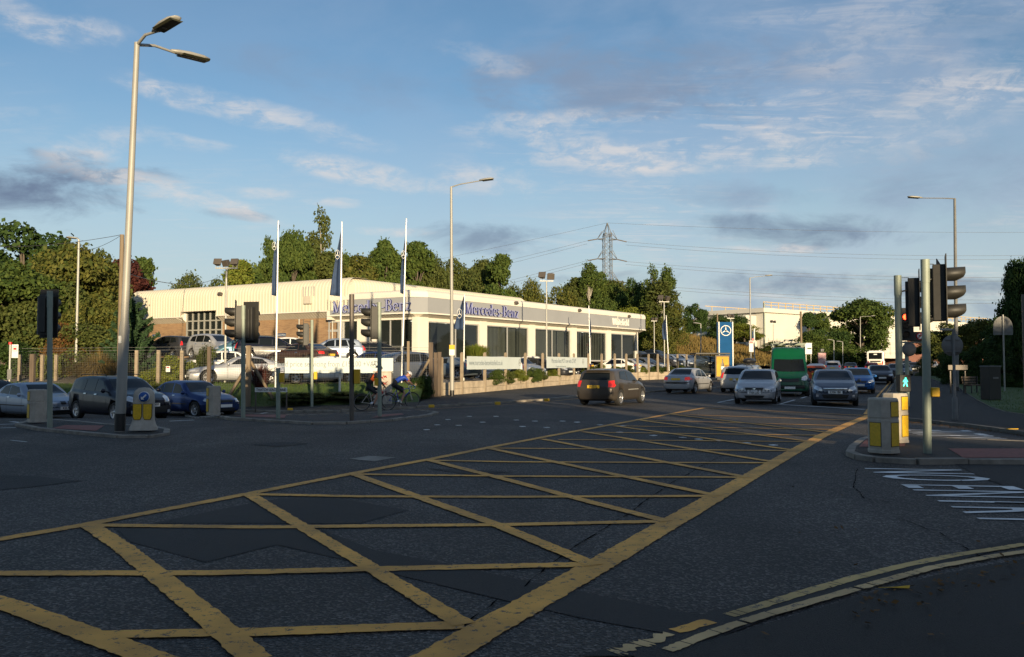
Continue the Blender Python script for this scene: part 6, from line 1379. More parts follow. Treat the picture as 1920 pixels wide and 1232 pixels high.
# street cabinet and bench on the lawn
b = base(1858, 750, .11); mb = MB(); mb.box((0, 0, .72), (.62, .5, 1.42), R(18)); r = empty('advert_cabinet', b, 0, 'dark upright street cabinet with a pale top edge on the lawn', 'cabinet'); mb.build('housing', mat('dark green cabinet', (.02, .022, .02), .5, nscale=3), r, bevel=.02)
mb = MB(); mb.box((0, 0, 1.45), (.66, .54, .05), R(18)); mb.build('top', M['sign_grey'], r, bevel=.01)
mb = MB(); mb.box((.08, -.262, .95), (.30, .012, .08), R(18)); mb.build('nameplate', M['sign_grey'], r)
b = base(1827, 737, .11); r = empty('park_bench', b, R(35), 'dark slatted park bench at the edge of the lawn', 'bench')
for k in range(4): mb = MB(); mb.box((0, -.2 + k * .12, .44), (1.5, .09, .035)); mb.build('seat_slat', M['wood_dark'], r)
for k in range(3): mb = MB(); mb.box((0, .24 + k * .03, .56 + k * .14), (1.5, .03, .10)); mb.build('back_slat', M['wood_dark'], r)
for s_ in (-1, 1): mb = MB(); mb.box((s_ * .68, -.2, .21), (.05, .05, .42)); mb.box((s_ * .68, .2, .45), (.05, .06, .9)); mb.box((s_ * .68, 0, .62), (.05, .5, .04)); mb.box((s_ * .68, 0, .40), (.04, .45, .05)); mb.build('bench_end', M['black'], r)
# ---- retaining wall, posts and banners along the showroom yard
wl2 = [Vector((*p, 0)) for p in WALL]
def wall_at(px):
    for a, b in zip(wl2, wl2[1:]):
        k = (px - 960) / F; den = (b.x - a.x) - k * (b.y - a.y)
        t = (k * a.y - a.x) / den if abs(den) > 1e-9 else -1
        if -0.02 <= t <= 1.02: p = a.lerp(b, t); return Vector((p.x, p.y, H(p.x, p.y))), (b - a).normalized()
    return None, None
rt = empty('retaining_wall', (WALL[0][0], WALL[0][1], 0), 0, 'low concrete panel wall with tall concrete posts along the showroom yard', 'wall'); off = -rt.location
posts = [828, 866, 909, 948, 985, 1017.5, 1048, 1076, 1103, 1128, 1152.5, 1174, 1195, 1216, 1233, 1252, 1270, 1287, 1303]
prev = None
for px in posts:
    p, d = wall_at(px); rz = math.atan2(d.y, d.x)
    hgt = 2.28 if px > 830 else 2.0; mb = MB(); mb.box((p.x, p.y, p.z + hgt / 2 - .05), (.15, .15, hgt + .1), rz); mb.box((p.x, p.y, p.z + hgt + .02), (.10, .10, .05), rz); o = mb.build('post', M['conc_post'], rt, bevel=.015); o.location = off
    if prev is not None:
        q = prev; dd = (p - q); c = (p + q) / 2; rz2 = math.atan2(dd.y, dd.x)
        for k in range(2):
            mb = MB(); mb.box((c.x, c.y, c.z + .2 + k * .365), (dd.length - .16, .07 + .005 * k, .355), rz2); o = mb.build('panel', M['conc'], rt, bevel=.012); o.location = off
    prev = p
# gate posts and struts at the corner, yard fence posts on the left
def timber(px, pyb, pyt, D, w, label, m='wood', lean=0, zb=None, cat='fence post', group='fence posts'):
    x = lx(px, 690, D); z = (H(x, D) if zb is None else zb); mb = MB(); h = hz(pyt, D) - z; mb.box((0, 0, h / 2 - .05), (w, w, h + .1)); o = mb.build('fence_post', M[m], bevel=.012); o.location = (x, D, z); return tag(o, label, cat, group)
timber(808, 0, 642, 42.0, .20, 'tallest thick dark timber post at the gate corner', 'wood_dark'); timber(816.5, 0, 661, 42.4, .17, 'dark timber post leaning on its taller neighbour at the gate corner', 'wood_dark'); timber(824, 0, 660, 42.8, .19, 'dark timber post where the concrete wall begins', 'wood_dark')
timber(466, 0, 648, 38.6, .20, 'thick timber fence post behind the signal pole with two heads', 'wood'); timber(392, 0, 650, 39.2, .16, 'reddish brown fence post near the silver long saloon', 'wood_dark', zb=.1)
timber(765.5, 0, 640, 41.6, .13, 'slim timber post behind the price banner', 'wood', zb=.5)
for px, l in ((256, 'concrete fence post left of the conifer'), (297, 'concrete fence post between conifer and small white notice'), (341, 'concrete fence post left of the white saloon'), (79, 'concrete fence post behind the silver coupe, right of the bus stop'), (37, 'concrete fence post right beside the bus stop sign'), (105, 'concrete fence post just right of the far left signal pole')):
    timber(px, 0, 657 if px > 200 else 665, 41 if px > 200 else 44, .15, l, 'conc_post', zb=.1)
timber(61, 0, 664, 43.5, .22, 'dark stubby fence post behind the bus stop', 'wood_dark', zb=.0)
def strut(a, b, D, D2, label, w=.13):
    p, q = P(*a, D), P(*b, D2); mb = MB(); mb.tube([p, q], w / 2 * 1.2, 4); o = mb.build('fence_strut', M['wood']); tag(o, label, 'fence strut', 'fence struts')
strut((470, 678), (512, 748), 38.7, 39.0, 'diagonal timber strut right of the thick fence post'); strut((462, 688), (430, 742), 38.5, 38.2, 'diagonal timber strut left of the thick fence post'); strut((806, 672), (770, 738), 42.0, 40.8, 'long diagonal strut leaning on the gate corner post')
# wire mesh of the yard fence
def mesh_fence(p, q, z0, z1, label, dx=.11, th=.0035, dz=.11):
    p, q = Vector(p), Vector(q); d = (q - p); n = int(d.length / dx); mb = MB(); rz = math.atan2(d.y, d.x)
    for k in range(n + 1): c = p + d * k / n; mb.box((c.x, c.y, (z0 + z1) / 2), (th, th, z1 - z0), rz)
    for k in range(int((z1 - z0) / dz) + 1): c = (p + q) / 2; mb.box((c.x, c.y, z0 + k * dz), (d.length, th, th), rz)
    for z in (z1 + .12, z1 + .26): c = (p + q) / 2; mb.box((c.x, c.y, z), (d.length, .012, .012), rz)
    o = mb.build('wire_mesh_fence', M['sign_grey']); return tag(o, label, 'fence', 'wire mesh fences')
mesh_fence((lx(392, 690, 39.2), 39.2, 0), (lx(466, 690, 38.6), 38.6, 0), .3, 2.1, 'square wire mesh stretched between the red brown and thick fence posts')
mesh_fence((lx(466, 690, 38.6), 38.7, 0), (lx(808, 690, 42), 42.0, 0), .8, 2.2, 'long wire mesh fence above the grass bank behind the price banner')
mesh_fence((lx(20, 690, 44), 44, 0), (lx(256, 690, 41), 41, 0), .2, 2.2, 'wire mesh fence in front of the left shrubs')
mesh_fence((lx(256, 690, 41), 41, 0), (lx(392, 690, 39.2), 39.2, 0), .2, 2.2, 'wire mesh fence beside the conifer')
# banners
def banner(p0, p1, p2, p3, label, texts, em=None):
    """corners: top left, top right, bottom right, bottom left in world"""
    p0, p1, p2, p3 = map(Vector, (p0, p1, p2, p3)); u = (p1 - p0); w = u.length; u.normalize(); rz = math.atan2(u.y, u.x); h = (p0 - p3).length; c = (p0 + p1 + p2 + p3) / 4
    r = empty('banner', c, rz, label, 'banner', 'fence banners'); mb = MB(); mb.box((0, 0, 0), (w, .025, h)); mb.build('board', M['banner'], r, bevel=.004)
    for s, sz, x, z, sx in texts: text_mesh('lettering', s, sz, M['banner_ink'], r, (x, -.016, z), (math.pi / 2, 0, 0), depth=.001, sx=sx)
    if em: emblem(r, (em[0], -.016, em[1]), em[2], M['sign_grey'], th=.004)
    return r
D1, D2 = 38.9, 40.6
banner(P(534, 673, D1), P(737, 670, D2), P(737, 696.5, D2), P(534, 702, D1), 'long pale banner offering fixed price servicing, on the fence above the grass bank', [('Fixed price servicing from £159.00 +VAT*', .36, -.55, .06, .78), ('*This applies to selected models only, see in store for details', .10, -1.1, -.22, .9)], (1.6, .05, .17))
def wb_(px, py, d=-.12): p, dr = wall_at(px); n = Vector((dr.y, -dr.x, 0)); p = p + n * .12; return Vector((p.x, p.y, hz(py, p.y)))
banner(wb_(872, 669), wb_(973, 669), wb_(973, 691), wb_(872, 694), 'pale banner with a web address, left banner on the concrete wall', [('www.mercedes-benzwhitefield.co.uk', .42, -1.3, .0, .72)], (3.6, .04, .2))
banner(wb_(1022, 669.5), wb_(1098, 670), wb_(1098, 689), wb_(1022, 691), 'pale banner about vehicle tests, right banner on the concrete wall', [('Mercedes-Benz MOT now with £27.40*', .44, -.9, .1, .72), ('*This applies to selected models only', .16, -1.6, -.28, .9)], (3.3, .08, .2))
# graffiti cabinet, road name sign, small notices
b = base(718, 768, .06); x = lx(718, 740, 38.2); z = H(x, 38.2) + .06; mb = MB(); mb.box((x, 38.2, z + .72), (.78, .4, 1.44)); mb.box((x, 38.2, z + 1.46), (.84, .46, .05)); o = mb.build('utility_cabinet', M['bollard'], bevel=.012); tag(o, 'pale utility cabinet with red graffiti behind the left cyclist', 'cabinet')
mb = MB()
for k, (cx, cz, s_) in enumerate(((.05, .5, .2), (-.12, .62, .15), (.08, .95, .16), (-.05, 1.2, .13), (.12, 1.25, .1))):
    pts = [(x + cx + s_ * math.sin(i * 1.9 + k), 37.985, z + cz + s_ * .6 * math.cos(i * 2.7 + k * 2)) for i in range(9)]; mb.tube(pts, .012, 4)
mb.build('graffiti', M['sign_red'], o)
x0, x1 = lx(478, 735, 36.4), lx(538.5, 735, 36.4); zc = hz(731, 36.4); r = empty('street_name_sign', ((x0 + x1) / 2, 36.4, H(x0, 36.4) + .08), 0, 'low white street name sign reading THATCH LEACH LANE', 'street sign'); zz = zc - r.location.z; mb = MB(); mb.box((0, 0, zz), (x1 - x0, .03, .19)); mb.build('board', M['sign_w'], r, bevel=.004)
text_mesh('lettering', 'THATCH LEACH LANE', .155, M['ink'], r, (0, -.018, zz), (math.pi / 2, 0, 0), sx=.80, bold=.003)
for s_ in (-1, 1): mb = MB(); mb.box((s_ * (x1 - x0) * .48, .03, zz / 2), (.05, .05, zz + .1)); mb.build('leg', M['pole_dark'], r)
p = P(511, 690, 40.7); mb = MB(); mb.box(p, (.42, .02, .30)); o = mb.build('notice_board', M['sign_w'], bevel=.004); tag(o, 'small white notice fixed beside the leftmost flagpole', 'notice')
p = P(315, 692, 41 - .12); mb = MB(); mb.box(p, (.20, .02, .28)); mb.box((p.x, p.y - .012, p.z + .07), (.14, .006, .05), mat=1); o = mb.build('notice_board', [M['sign_w'], M['sign_red']]); tag(o, 'tiny white and red notice on the left mesh fence', 'notice')
# bus stop on the left
b = Vector((lx(18, 700, 42), 42, -.1)); r = empty('bus_stop_sign', b, 0, 'bus stop pole with a red cap and white flag at the far left', 'bus stop'); D = 42; mb = MB(); mb.tube([(0, 0, 0), (0, 0, hz(645, D) - b.z)], .05, 8); mb.build('pole', M['pole_pale'], r)
mb = MB(); mb.tube([(0, 0, hz(646, D) - b.z), (0, 0, hz(641.5, D) - b.z)], .085, 8); mb.build('cap', M['sign_red'], r)
mb = MB(); mb.box((.24, 0, hz(658.5, D) - b.z), (.32, .03, .66)); fl = mb.build('stop_flag', M['sign_w'], r, bevel=.004); mb = MB(); z = hz(654, D) - b.z
for q in ((0, .11, .20, .015), (0, -.11, .20, .015), (-.10, 0, .015, .22), (.10, 0, .015, .22)): mb.box((.24 + q[0], -.018, z + q[1]), (q[2], .006, q[3]))
mb.box((.24, -.018, z), (.13, .006, .10)); mb.build('stop_symbol', M['sign_red'], fl); mb = MB(); mb.box((.02, -.05, hz(702, D) - b.z), (.20, .06, .5)); mb.build('timetable_case', M['sign_grey'], r, bevel=.01)
# utility pole far left with wires
def upole(px, pyt, D, zb, label, r=.15):
    x = lx(px, 690, D); rt = empty('utility_pole', (x, D, zb), 0, label, 'utility pole', 'wooden utility poles'); h = hz(pyt, D) - zb; mb = MB(); mb.tube([(0, 0, -.2), (0, 0, h)], [r, r * .75], 10); mb.build('pole', M['wood'], rt); return Vector((x, D, zb + h)), rt
u1, ur = upole(224, 440, 41, -.2, 'tall wooden utility pole behind the twin arm street lamp', .13)
upole(1503, 584, 112, 1.0, 'wooden utility pole against the white sheeted building', .17)
upole(1346, 0 + 588, 112, 1.5, 'wooden pole behind the tall blue sign', .12)
def wire(p, q, sag, r, label, n=24, group='overhead wires'):
    p, q = Vector(p), Vector(q); pts = [p.lerp(q, k / n) - Vector((0, 0, sag * 4 * (k / n) * (1 - k / n))) for k in range(n + 1)]; mb = MB(); mb.tube(pts, r, 4, cap=False); o = mb.build('overhead_wire', M['pole_dark']); return tag(o, label, 'wire', group)
wire(u1, P(140, 468, 60), .3, .012, 'thin wire sloping left from the wooden utility pole to the trees'); wire(u1, P(-120, 452, 60), .5, .012, 'thin wire running off the left edge from the utility pole')
wire(u1 - Vector((0, 0, 1.8)), P(420, 512, 110), 1.0, .02, 'thin wire from utility pole passing right over the workshop roof')
# ---- tall blue sign, bus shelter, other signs
D = 96; x = lx(1360, 640, D); r = empty('totem_sign', (x, D, 1.0), 0, 'tall blue sign tower with a white three pointed star in a ring', 'totem sign'); w = 24 / F * D; zt2 = hz(604, D) - 1.0
mb = MB(); mb.box((0, 0, zt2 / 2), (w, .4, zt2)); mb.build('panel', M['totem'] if 'totem' in M else mat('blue totem panel', (.012, .075, .20), .85, spec=.1, nscale=.8), r, bevel=.02)
for s_, ww in ((-1, .12), (1, .12)): mb = MB(); mb.box((s_ * (w / 2 + .05) - (.0), -.05, zt2 / 2), (ww, .5, zt2 + .05)); mb.build('edge_strip', M['sign_w'], r)
mb = MB(); mb.box((-w / 2 - .18, 0, zt2 / 2), (.12, .3, zt2)); mb.build('side_panel', M['navy'], r)
emblem(r, (0, -.22, hz(620, D) - 1.0), .60, M['sign_w'], th=.06, w=.10)
D = 74; xs_ = [lx(q, 700, D) for q in (1316, 1342, 1367)]; zb = H(xs_[1], D) + .08; r = empty('bus_shelter', (xs_[1], D, zb), R(10), 'dark framed bus shelter with a yellow bottle advert at its end', 'bus shelter'); W3 = xs_[2] - xs_[0]
zr_ = hz(663, D) - zb; mb = MB(); mb.box((-.3, .5, zr_), (W3 + .8, 1.4, .14)); mb.build('roof', M['black'], r, bevel=.02)
for xx in (-W3 / 2 - .4, -.1, W3 / 2): mb = MB(); mb.box((xx, .9, zr_ / 2), (.07, .07, zr_)); mb.build('frame_post', M['black'], r)
mb = MB(); mb.quad((-W3 / 2 - .4, 1.0, .3), (W3 / 2, 1.0, .3), (W3 / 2, 1.0, zr_ - .1), (-W3 / 2 - .4, 1.0, zr_ - .1)); mb.build('glass_wall', M['glazing'], r, fix=False)
mb = MB(); mb.box((-.9, .7, .5), (1.4, .3, .05)); mb.build('seat', M['black'], r)
mb = MB(); ax = W3 / 2 - .62; az_ = 1.15; mb.box((ax, -.1, az_), (1.35, .16, 2.0)); mb.box((ax, -.1, .08), (1.0, .12, .2)); ad = mb.build('advert_case', M['black'], r, bevel=.02)
mb = MB(); mb.box((ax, -.19, az_), (1.12, .02, 1.72)); mb.build('advert_poster', mat('amber poster', (.50, .28, .03), .8, nscale=1.2, namt=.25), ad)
mb = MB(); mb.lathe([(0, -.62), (.15, -.62), (.16, -.3), (.16, .05), (.14, .2), (.06, .38), (.055, .60), (.07, .64), (0, .64)], 14, (ax, -.205, az_), mat=0); mb.lathe([(.163, -.25), (.163, .0)], 14, (ax, -.205, az_), mat=1); mb.v = [(a, -.20 + (b_ + .205) * .12, c_) for a, b_, c_ in mb.v]; mb.build('bottle_picture', [M['pole_dark'], M['sign_w']], ad)
r = empty('parking_sign', (lx(1408, 650, 84), 84, .6), 0, 'white notice with red heading on a post below the street lamp', 'sign'); D = 84; mb = MB(); z0 = hz(660, D) - .6; z1 = hz(639, D) - .6; mb.box((0, -.1, (z0 + z1) / 2), (.42, .05, z1 - z0)); mb.build('board', M['sign_w'], r); mb = MB(); mb.box((0, -.13, z1 - .16), (.34, .02, .22)); mb.build('red_heading', M['sign_red'], r); mb = MB(); mb.tube([(0, 0, 0), (0, 0, z1)], .03, 6); mb.build('pole', M['pole_pale'], r)
r = empty('bus_stop_sign', (lx(1414.5, 650, 82), 82, .4), 0, 'bus stop post with a red cap right of the white and red notice', 'bus stop'); D = 82; mb = MB(); mb.box((0, 0, (hz(616, D) - .4) / 2), (.10, .10, hz(616, D) - .4)); mb.build('pole', M['pole_pale'], r); mb = MB(); mb.box((-.12, 0, hz(636.5, D) - .4), (.22, .10, .16)); mb.build('cap', M['sign_red'], r); mb = MB(); mb.box((-.12, 0, hz(628, D) - .4), (.12, .05, .7)); mb.build('stop_flag', M['navy'], r)
r = empty('billboard', (lx(1541, 680, 112), 112, H(50, 112)), R(8), 'small red and white poster board on a dark frame behind the van', 'billboard'); D = 112; z0, z1 = hz(686, D) - H(50, 112), hz(661, D) - H(50, 112); mb = MB(); mb.box((0, 0, (z0 + z1) / 2), (1.2, .14, z1 - z0)); mb.box((0, .02, z0 / 2), (.3, .1, z0)); fr = mb.build('frame', M['black'], r, bevel=.01)
mb = MB(); mb.box((0, -.08, (z0 + z1) / 2), (1.04, .02, z1 - z0 - .14)); mb.build('poster', mat('red poster', (.40, .06, .07), .8, nscale=1.4, ncol=(.55, .50, .50)), fr); mb = MB(); mb.box((0, -.04, z1 + .3), (.42, .3, .34)); mb.lathe([(.0, -.2), (.09, -.2), (.09, -.15)], 12, (.04, 0, z1 + .3), axis='y', mat=1); mb.build('camera_unit', [M['sign_grey'], M['black']], r, bevel=.01)
r = empty('site_sign', (lx(1516, 660, 104), 104, 1.2), 0, 'plain white sign board just right of the van roof', 'sign'); D = 104; z0, z1 = hz(664, D) - 1.2, hz(643, D) - 1.2; mb = MB(); mb.box((0, 0, (z0 + z1) / 2), (.82, .06, z1 - z0)); mb.build('board', M['sign_w'], r); mb = MB(); mb.box((.1, -.04, (z0 + z1) / 2), (.5, .01, .14)); mb.build('lettering_band', M['grass'], r)
for s_ in (-.3, .3): mb = MB(); mb.box((s_, .04, z0 / 2), (.06, .06, z0)); mb.build('leg', M['pole_pale'], r)
# yellow kerb markers
for px, py, l in ((438, 769, 'yellow kerb marker left of the street name sign'), (544, 767, 'yellow kerb marker below the street name sign'), (809, 761, 'yellow kerb marker in front of the gate corner'), (933, 755.5, 'yellow kerb marker below the left wall banner'), (1025, 749, 'yellow kerb marker below the right wall banner')):
    g = base(px, py + 2, .1); mb = MB(); mb.box((g.x, g.y, g.z + .03), (.22, .14, .12), .3); o = mb.build('kerb_marker', M['box_y'], bevel=.02); tag(o, l, 'kerb marker', 'kerb markers')
g = base(1898, 805, .09); mb = MB(); mb.box((g.x, g.y, g.z + .01), (.28, .07, .02), .2); o = mb.build('fallen_litter', M['box_y']); tag(o, 'yellow scrap lying on the right kerb', 'litter')
g = base(1676, 1101, .02); mb = MB(); mb.add([(g.x - .11, g.y, g.z), (g.x - .03, g.y - .035, g.z + .01), (g.x + .10, g.y - .02, g.z), (g.x + .12, g.y + .01, g.z + .012), (g.x + .02, g.y + .015, g.z)], [(0, 1, 2, 3, 4)]); o = mb.build('fallen_leaf', M['box_y'], fix=False); so = o.modifiers.new('s', 'SOLIDIFY'); so.thickness = .004; tag(o, 'long yellow leaf lying on the dark near footway', 'leaf')
# ---- electricity pylon and its wires
D = 260; x = lx(1139, 500, D); zb = 3.0; r = empty('electricity_pylon', (x, D, zb), R(12), 'steel lattice electricity pylon rising behind the trees', 'pylon'); Hh = hz(418, D) - zb; mb = MB()
def wq(z):
    t = z / Hh; return 3.0 * (1 - t / .62) + 1.15 * (t / .62) if t < .62 else (1.15 if t < .9 else 1.15 * (1 - (t - .9) / .1) + .05)
lv = [0, 5, 9.5, 13.5, 17, 20, 22.7, 25, 27, 29, 31, 33, 35, 37, 39, Hh * .9, Hh]
for a, b in zip(lv, lv[1:]):
    wa, wb2 = wq(a), wq(b)
    for (sx, sy) in ((-1, -1), (1, -1), (1, 1), (-1, 1)):
        mb.tube([(sx * wa, sy * wa, a), (sx * wb2, sy * wb2, b)], .10, 4, cap=False); nx, ny = (-sy, sx)
        mb.tube([(sx * wa, sy * wa, a), (nx * wb2, ny * wb2, b)], .045, 4, cap=False); mb.tube([(nx * wa, ny * wa, a), (sx * wb2, sy * wb2, b)], .045, 4, cap=False); mb.tube([(sx * wa, sy * wa, a), (nx * wa, ny * wa, a)], .045, 4, cap=False)
mb.build('lattice_tower', M['sign_grey'], r); arms = [(hz(447, D) - zb, 3.2), (hz(484, D) - zb, 3.2), (hz(525, D) - zb, 3.6)]
tips = []
for z, l in arms:
    for s_ in (-1, 1):
        mb = MB(); e = (s_ * l, 0, z - .3)
        for yy in (-1.4, 1.4): mb.tube([(s_ * 1.2, yy, z - .3), e], .12, 4); mb.tube([(s_ * 1.4, yy * .8, z + 2.3), e], .09, 4)
        mb.build('cross_arm', M['sign_grey'], r); mb = MB(); o_ = Vector((s_ * (l + 3.0), 0, z - .9)); mb.tube([e, o_], .16, 5); mb.build('insulator', M['pole_dark'], r); tips.append((s_, Matrix.Rotation(R(12), 3, 'Z') @ o_ + r.location))
arms=arms
pw = {-1: [(P(-250, 700, 330), P(-250, 712, 330)), (P(-250, 745, 330), P(-250, 755, 330)), (P(-250, 800, 330), P(-250, 805, 330))], 1: [(P(2350, 462, 250), P(2350, 470, 240)), (P(2350, 506, 250), P(2350, 513, 240)), (P(2350, 549, 250), P(2350, 556, 240))]}
names = ['top', 'middle', 'lower']
for i, (s_, p) in enumerate(tips):
    k = i // 2
    for j, q in enumerate(pw[s_][k]):
        a = p + (Vector((0, 2.5, -.6)) if j else Vector((0, 0, 0))); wire(a, q, 3.5 if s_ > 0 else 5, .032, '%s of the paired power lines running %s from the pylon at the %s arm' % (('nearer', 'farther')[j], ('left', 'right')[s_ > 0], names[k]), group='power lines')
wire((x, D, zb + Hh), P(2350, 428, 250), 2, .03, 'single thin earth wire running right from the tip of the pylon', group='power lines'); wire((x, D, zb + Hh), P(-250, 640, 330), 5, .03, 'single thin earth wire running left from the tip of the pylon', group='power lines')
# ------------------------------------------------------------------ trees and shrubs
rng = np.random.default_rng(11)
def leafmat(name, c1, c2, sc_=.45, tr=.18):
    m = mat(name, c1, .75, spec=.2); nt = m.node_tree; b = nt.nodes['Principled BSDF']; g = N(m, 'ShaderNodeNewGeometry'); t = N(m, 'ShaderNodeTexCoord')
    n = N(m, 'ShaderNodeTexNoise'); n.inputs['Scale'].default_value = sc_; n.inputs['Detail'].default_value = 4; L(m, t.outputs['Object'], n.inputs['Vector'])
    ad = N(m, 'ShaderNodeMath', operation='MULTIPLY_ADD'); ad.inputs[1].default_value = .55; L(m, g.outputs['Random Per Island'], ad.inputs[0]); L(m, n.outputs[0], ad.inputs[2])
    r = N(m, 'ShaderNodeMapRange'); r.inputs[1].default_value = .45; r.inputs[2].default_value = 1.05; L(m, ad.outputs[0], r.inputs[0])
    x = N(m, 'ShaderNodeMix', data_type='RGBA'); x.inputs[6].default_value = (*c1, 1); x.inputs[7].default_value = (*c2, 1); L(m, r.outputs[0], x.inputs[0]); L(m, x.outputs[2], b.inputs['Base Color'])
    tl = N(m, 'ShaderNodeBsdfTranslucent'); L(m, x.outputs[2], tl.inputs[0]); ms = N(m, 'ShaderNodeMixShader'); ms.inputs[0].default_value = tr
    L(m, b.outputs[0], ms.inputs[1]); L(m, tl.outputs[0], ms.inputs[2]); L(m, ms.outputs[0], nt.nodes['Material Output'].inputs[0]); return m
LM = {'dark': leafmat('dark leaves', (.020, .045, .012), (.050, .085, .018)), 'mid': leafmat('green leaves', (.035, .065, .014), (.085, .115, .022)), 'olive': leafmat('olive leaves', (.040, .060, .014), (.095, .108, .026)),
      'autumn': leafmat('turning leaves', (.048, .07, .014), (.125, .12, .025), .9), 'rust': leafmat('rusty leaves', (.07, .04, .014), (.15, .075, .022)), 'maroon': leafmat('maroon leaves', (.045, .014, .014), (.085, .025, .018)),
      'bright': leafmat('bright yellow green leaves', (.09, .13, .016), (.17, .18, .03)), 'conifer': leafmat('needles', (.018, .042, .018), (.045, .085, .035)), 'grass': leafmat('tall grass', (.11, .085, .025), (.22, .15, .05)), 'lawn': leafmat('lawn blades', (.04, .085, .012), (.10, .14, .025))}
M['bark'] = mat('bark', (.10, .08, .06), .9, nscale=5, namt=.3, bump=.5); M['birch'] = mat('pale birch bark', (.35, .32, .27), .8, nscale=5, namt=.4)
def quads(cen, nrm, size, aspect=1.5):
    n = len(cen); a = rng.normal(size=(n, 3)); a -= (a * nrm).sum(1)[:, None] * nrm; a /= np.linalg.norm(a, axis=1)[:, None] + 1e-9; b = np.cross(nrm, a)
    s = size[:, None]; v = np.stack([cen - a * s * aspect * .5, cen - b * s * .5 + a * s * .1, cen + a * s * aspect * .5, cen + b * s * .5 + a * s * .1], 1); return v.reshape(-1, 3)
def leaf_mesh(name, V):
    n = len(V) // 4; me = bpy.data.meshes.new(name); me.vertices.add(len(V)); me.vertices.foreach_set('co', V.astype(np.float32).ravel())
    me.loops.add(4 * n); me.loops.foreach_set('vertex_index', np.arange(4 * n, dtype=np.int32)); me.polygons.add(n); me.polygons.foreach_set('loop_start', np.arange(0, 4 * n, 4, dtype=np.int32)); me.polygons.foreach_set('loop_total', np.full(n, 4, np.int32))
    me.update(calc_edges=True); me.materials.append(LM['mid']); return me
def unit(v): return v / (np.linalg.norm(v, axis=1)[:, None] + 1e-9)
def crown(kind, n, seed):
    """crown leaves for a tree ten metres tall, and the branch skeleton"""
    global rng; rng = np.random.default_rng(seed); br = []
    if kind == 'round':
        L_ = []
        for k in range(34):
            th = rng.uniform(0, 2 * np.pi); z = rng.uniform(-.75, 1.0); r = math.sqrt(max(0, 1 - z * z)) * rng.uniform(.55, .95)
            L_.append((np.array([r * math.cos(th) * 3.4, r * math.sin(th) * 3.4, 5.9 + z * 3.4]), rng.uniform(.75, 1.35)))
    elif kind == 'tall':
        L_ = []
        for k in range(52):
            th = rng.uniform(0, 2 * np.pi); h = rng.uniform(.05, 1); r = (math.sin(math.pi * (h * .86 + .1))) ** .8 * rng.uniform(.35, 1) * 2.3
            L_.append((np.array([r * math.cos(th), r * math.sin(th), 1.6 + h * 7.7]), rng.uniform(.35, .95)))
    elif kind == 'birch':
        L_ = []
        for k in range(46):
            th = rng.uniform(0, 2 * np.pi); h = rng.uniform(0, 1) ** .8; r = (1.05 - h) ** .7 * rng.uniform(.3, 1.1) * 2.3 + .1
            L_.append((np.array([r * math.cos(th), r * math.sin(th), 2.2 + h * 7.6]), rng.uniform(.35, .7)))
    elif kind == 'bush':
        L_ = []
        for k in range(26):
            th = rng.uniform(0, 2 * np.pi); h = rng.uniform(0, 1); r = math.sqrt(1 - h * h * .9) * rng.uniform(.4, 1) * 4.2
            L_.append((np.array([r * math.cos(th), r * math.sin(th), .8 + h * 8.0]), rng.uniform(1.2, 2.0)))
    P_ = []; Nn = []; tot = sum(r ** 2 for _, r in L_)
    for c, r in L_:
        m = max(20, int(n * r * r / tot)); d = unit(rng.normal(size=(m, 3))); rad = r * rng.uniform(.4, 1.08, m) ** .6 * np.where(rng.uniform(size=m) < .16, rng.uniform(1.05, 1.5, m), 1); sq = np.array([1.12, 1.12, .80 if kind != 'birch' else 1.25])
        p = c + d * rad[:, None] * sq; P_.append(p); Nn.append(unit(d * .7 + rng.normal(size=(m, 3)) * .75 + np.array([0, 0, .3]))); br.append((c, r))
    # loose twigs outside the lobes
    P_ = np.concatenate(P_); Nn = np.concatenate(Nn); P_[:, 2] = np.maximum(P_[:, 2], .1)
    s = rng.uniform(.13, .28, len(P_)) * (.8 if kind == 'birch' else 1) * (1.15 if kind == 'bush' else 1); return quads(P_, Nn, s), br
def make_tree(kind, n, seed):
    V, br = crown(kind, n, seed); cm = leaf_mesh(kind + '_crown', V); mb = MB(); top = 8.6 if kind != 'bush' else 5; rr = {'birch': .13, 'tall': .2, 'round': .28, 'bush': .2}[kind]
    mb.tube([(0, 0, -.3), (.05, .02, 1.5), (-.05, .06, 4), (.04, 0, 6.5), (0, 0, top)], [rr * 1.25, rr, rr * .75, rr * .4, .03], 8)
    for c, r in br[:: 2]:
        z0 = max(1.2, c[2] - 2.2 - abs(c[0]) * .3); mb.tube([(0, 0, z0), (c[0] * .5, c[1] * .5, (z0 + c[2]) / 2 + .3), tuple(c)], [rr * .35, rr * .22, .02], 5)
    tm = mb.build('trunk', M['bark']); me = tm.data; bpy.data.objects.remove(tm); return cm, me
TK = {}
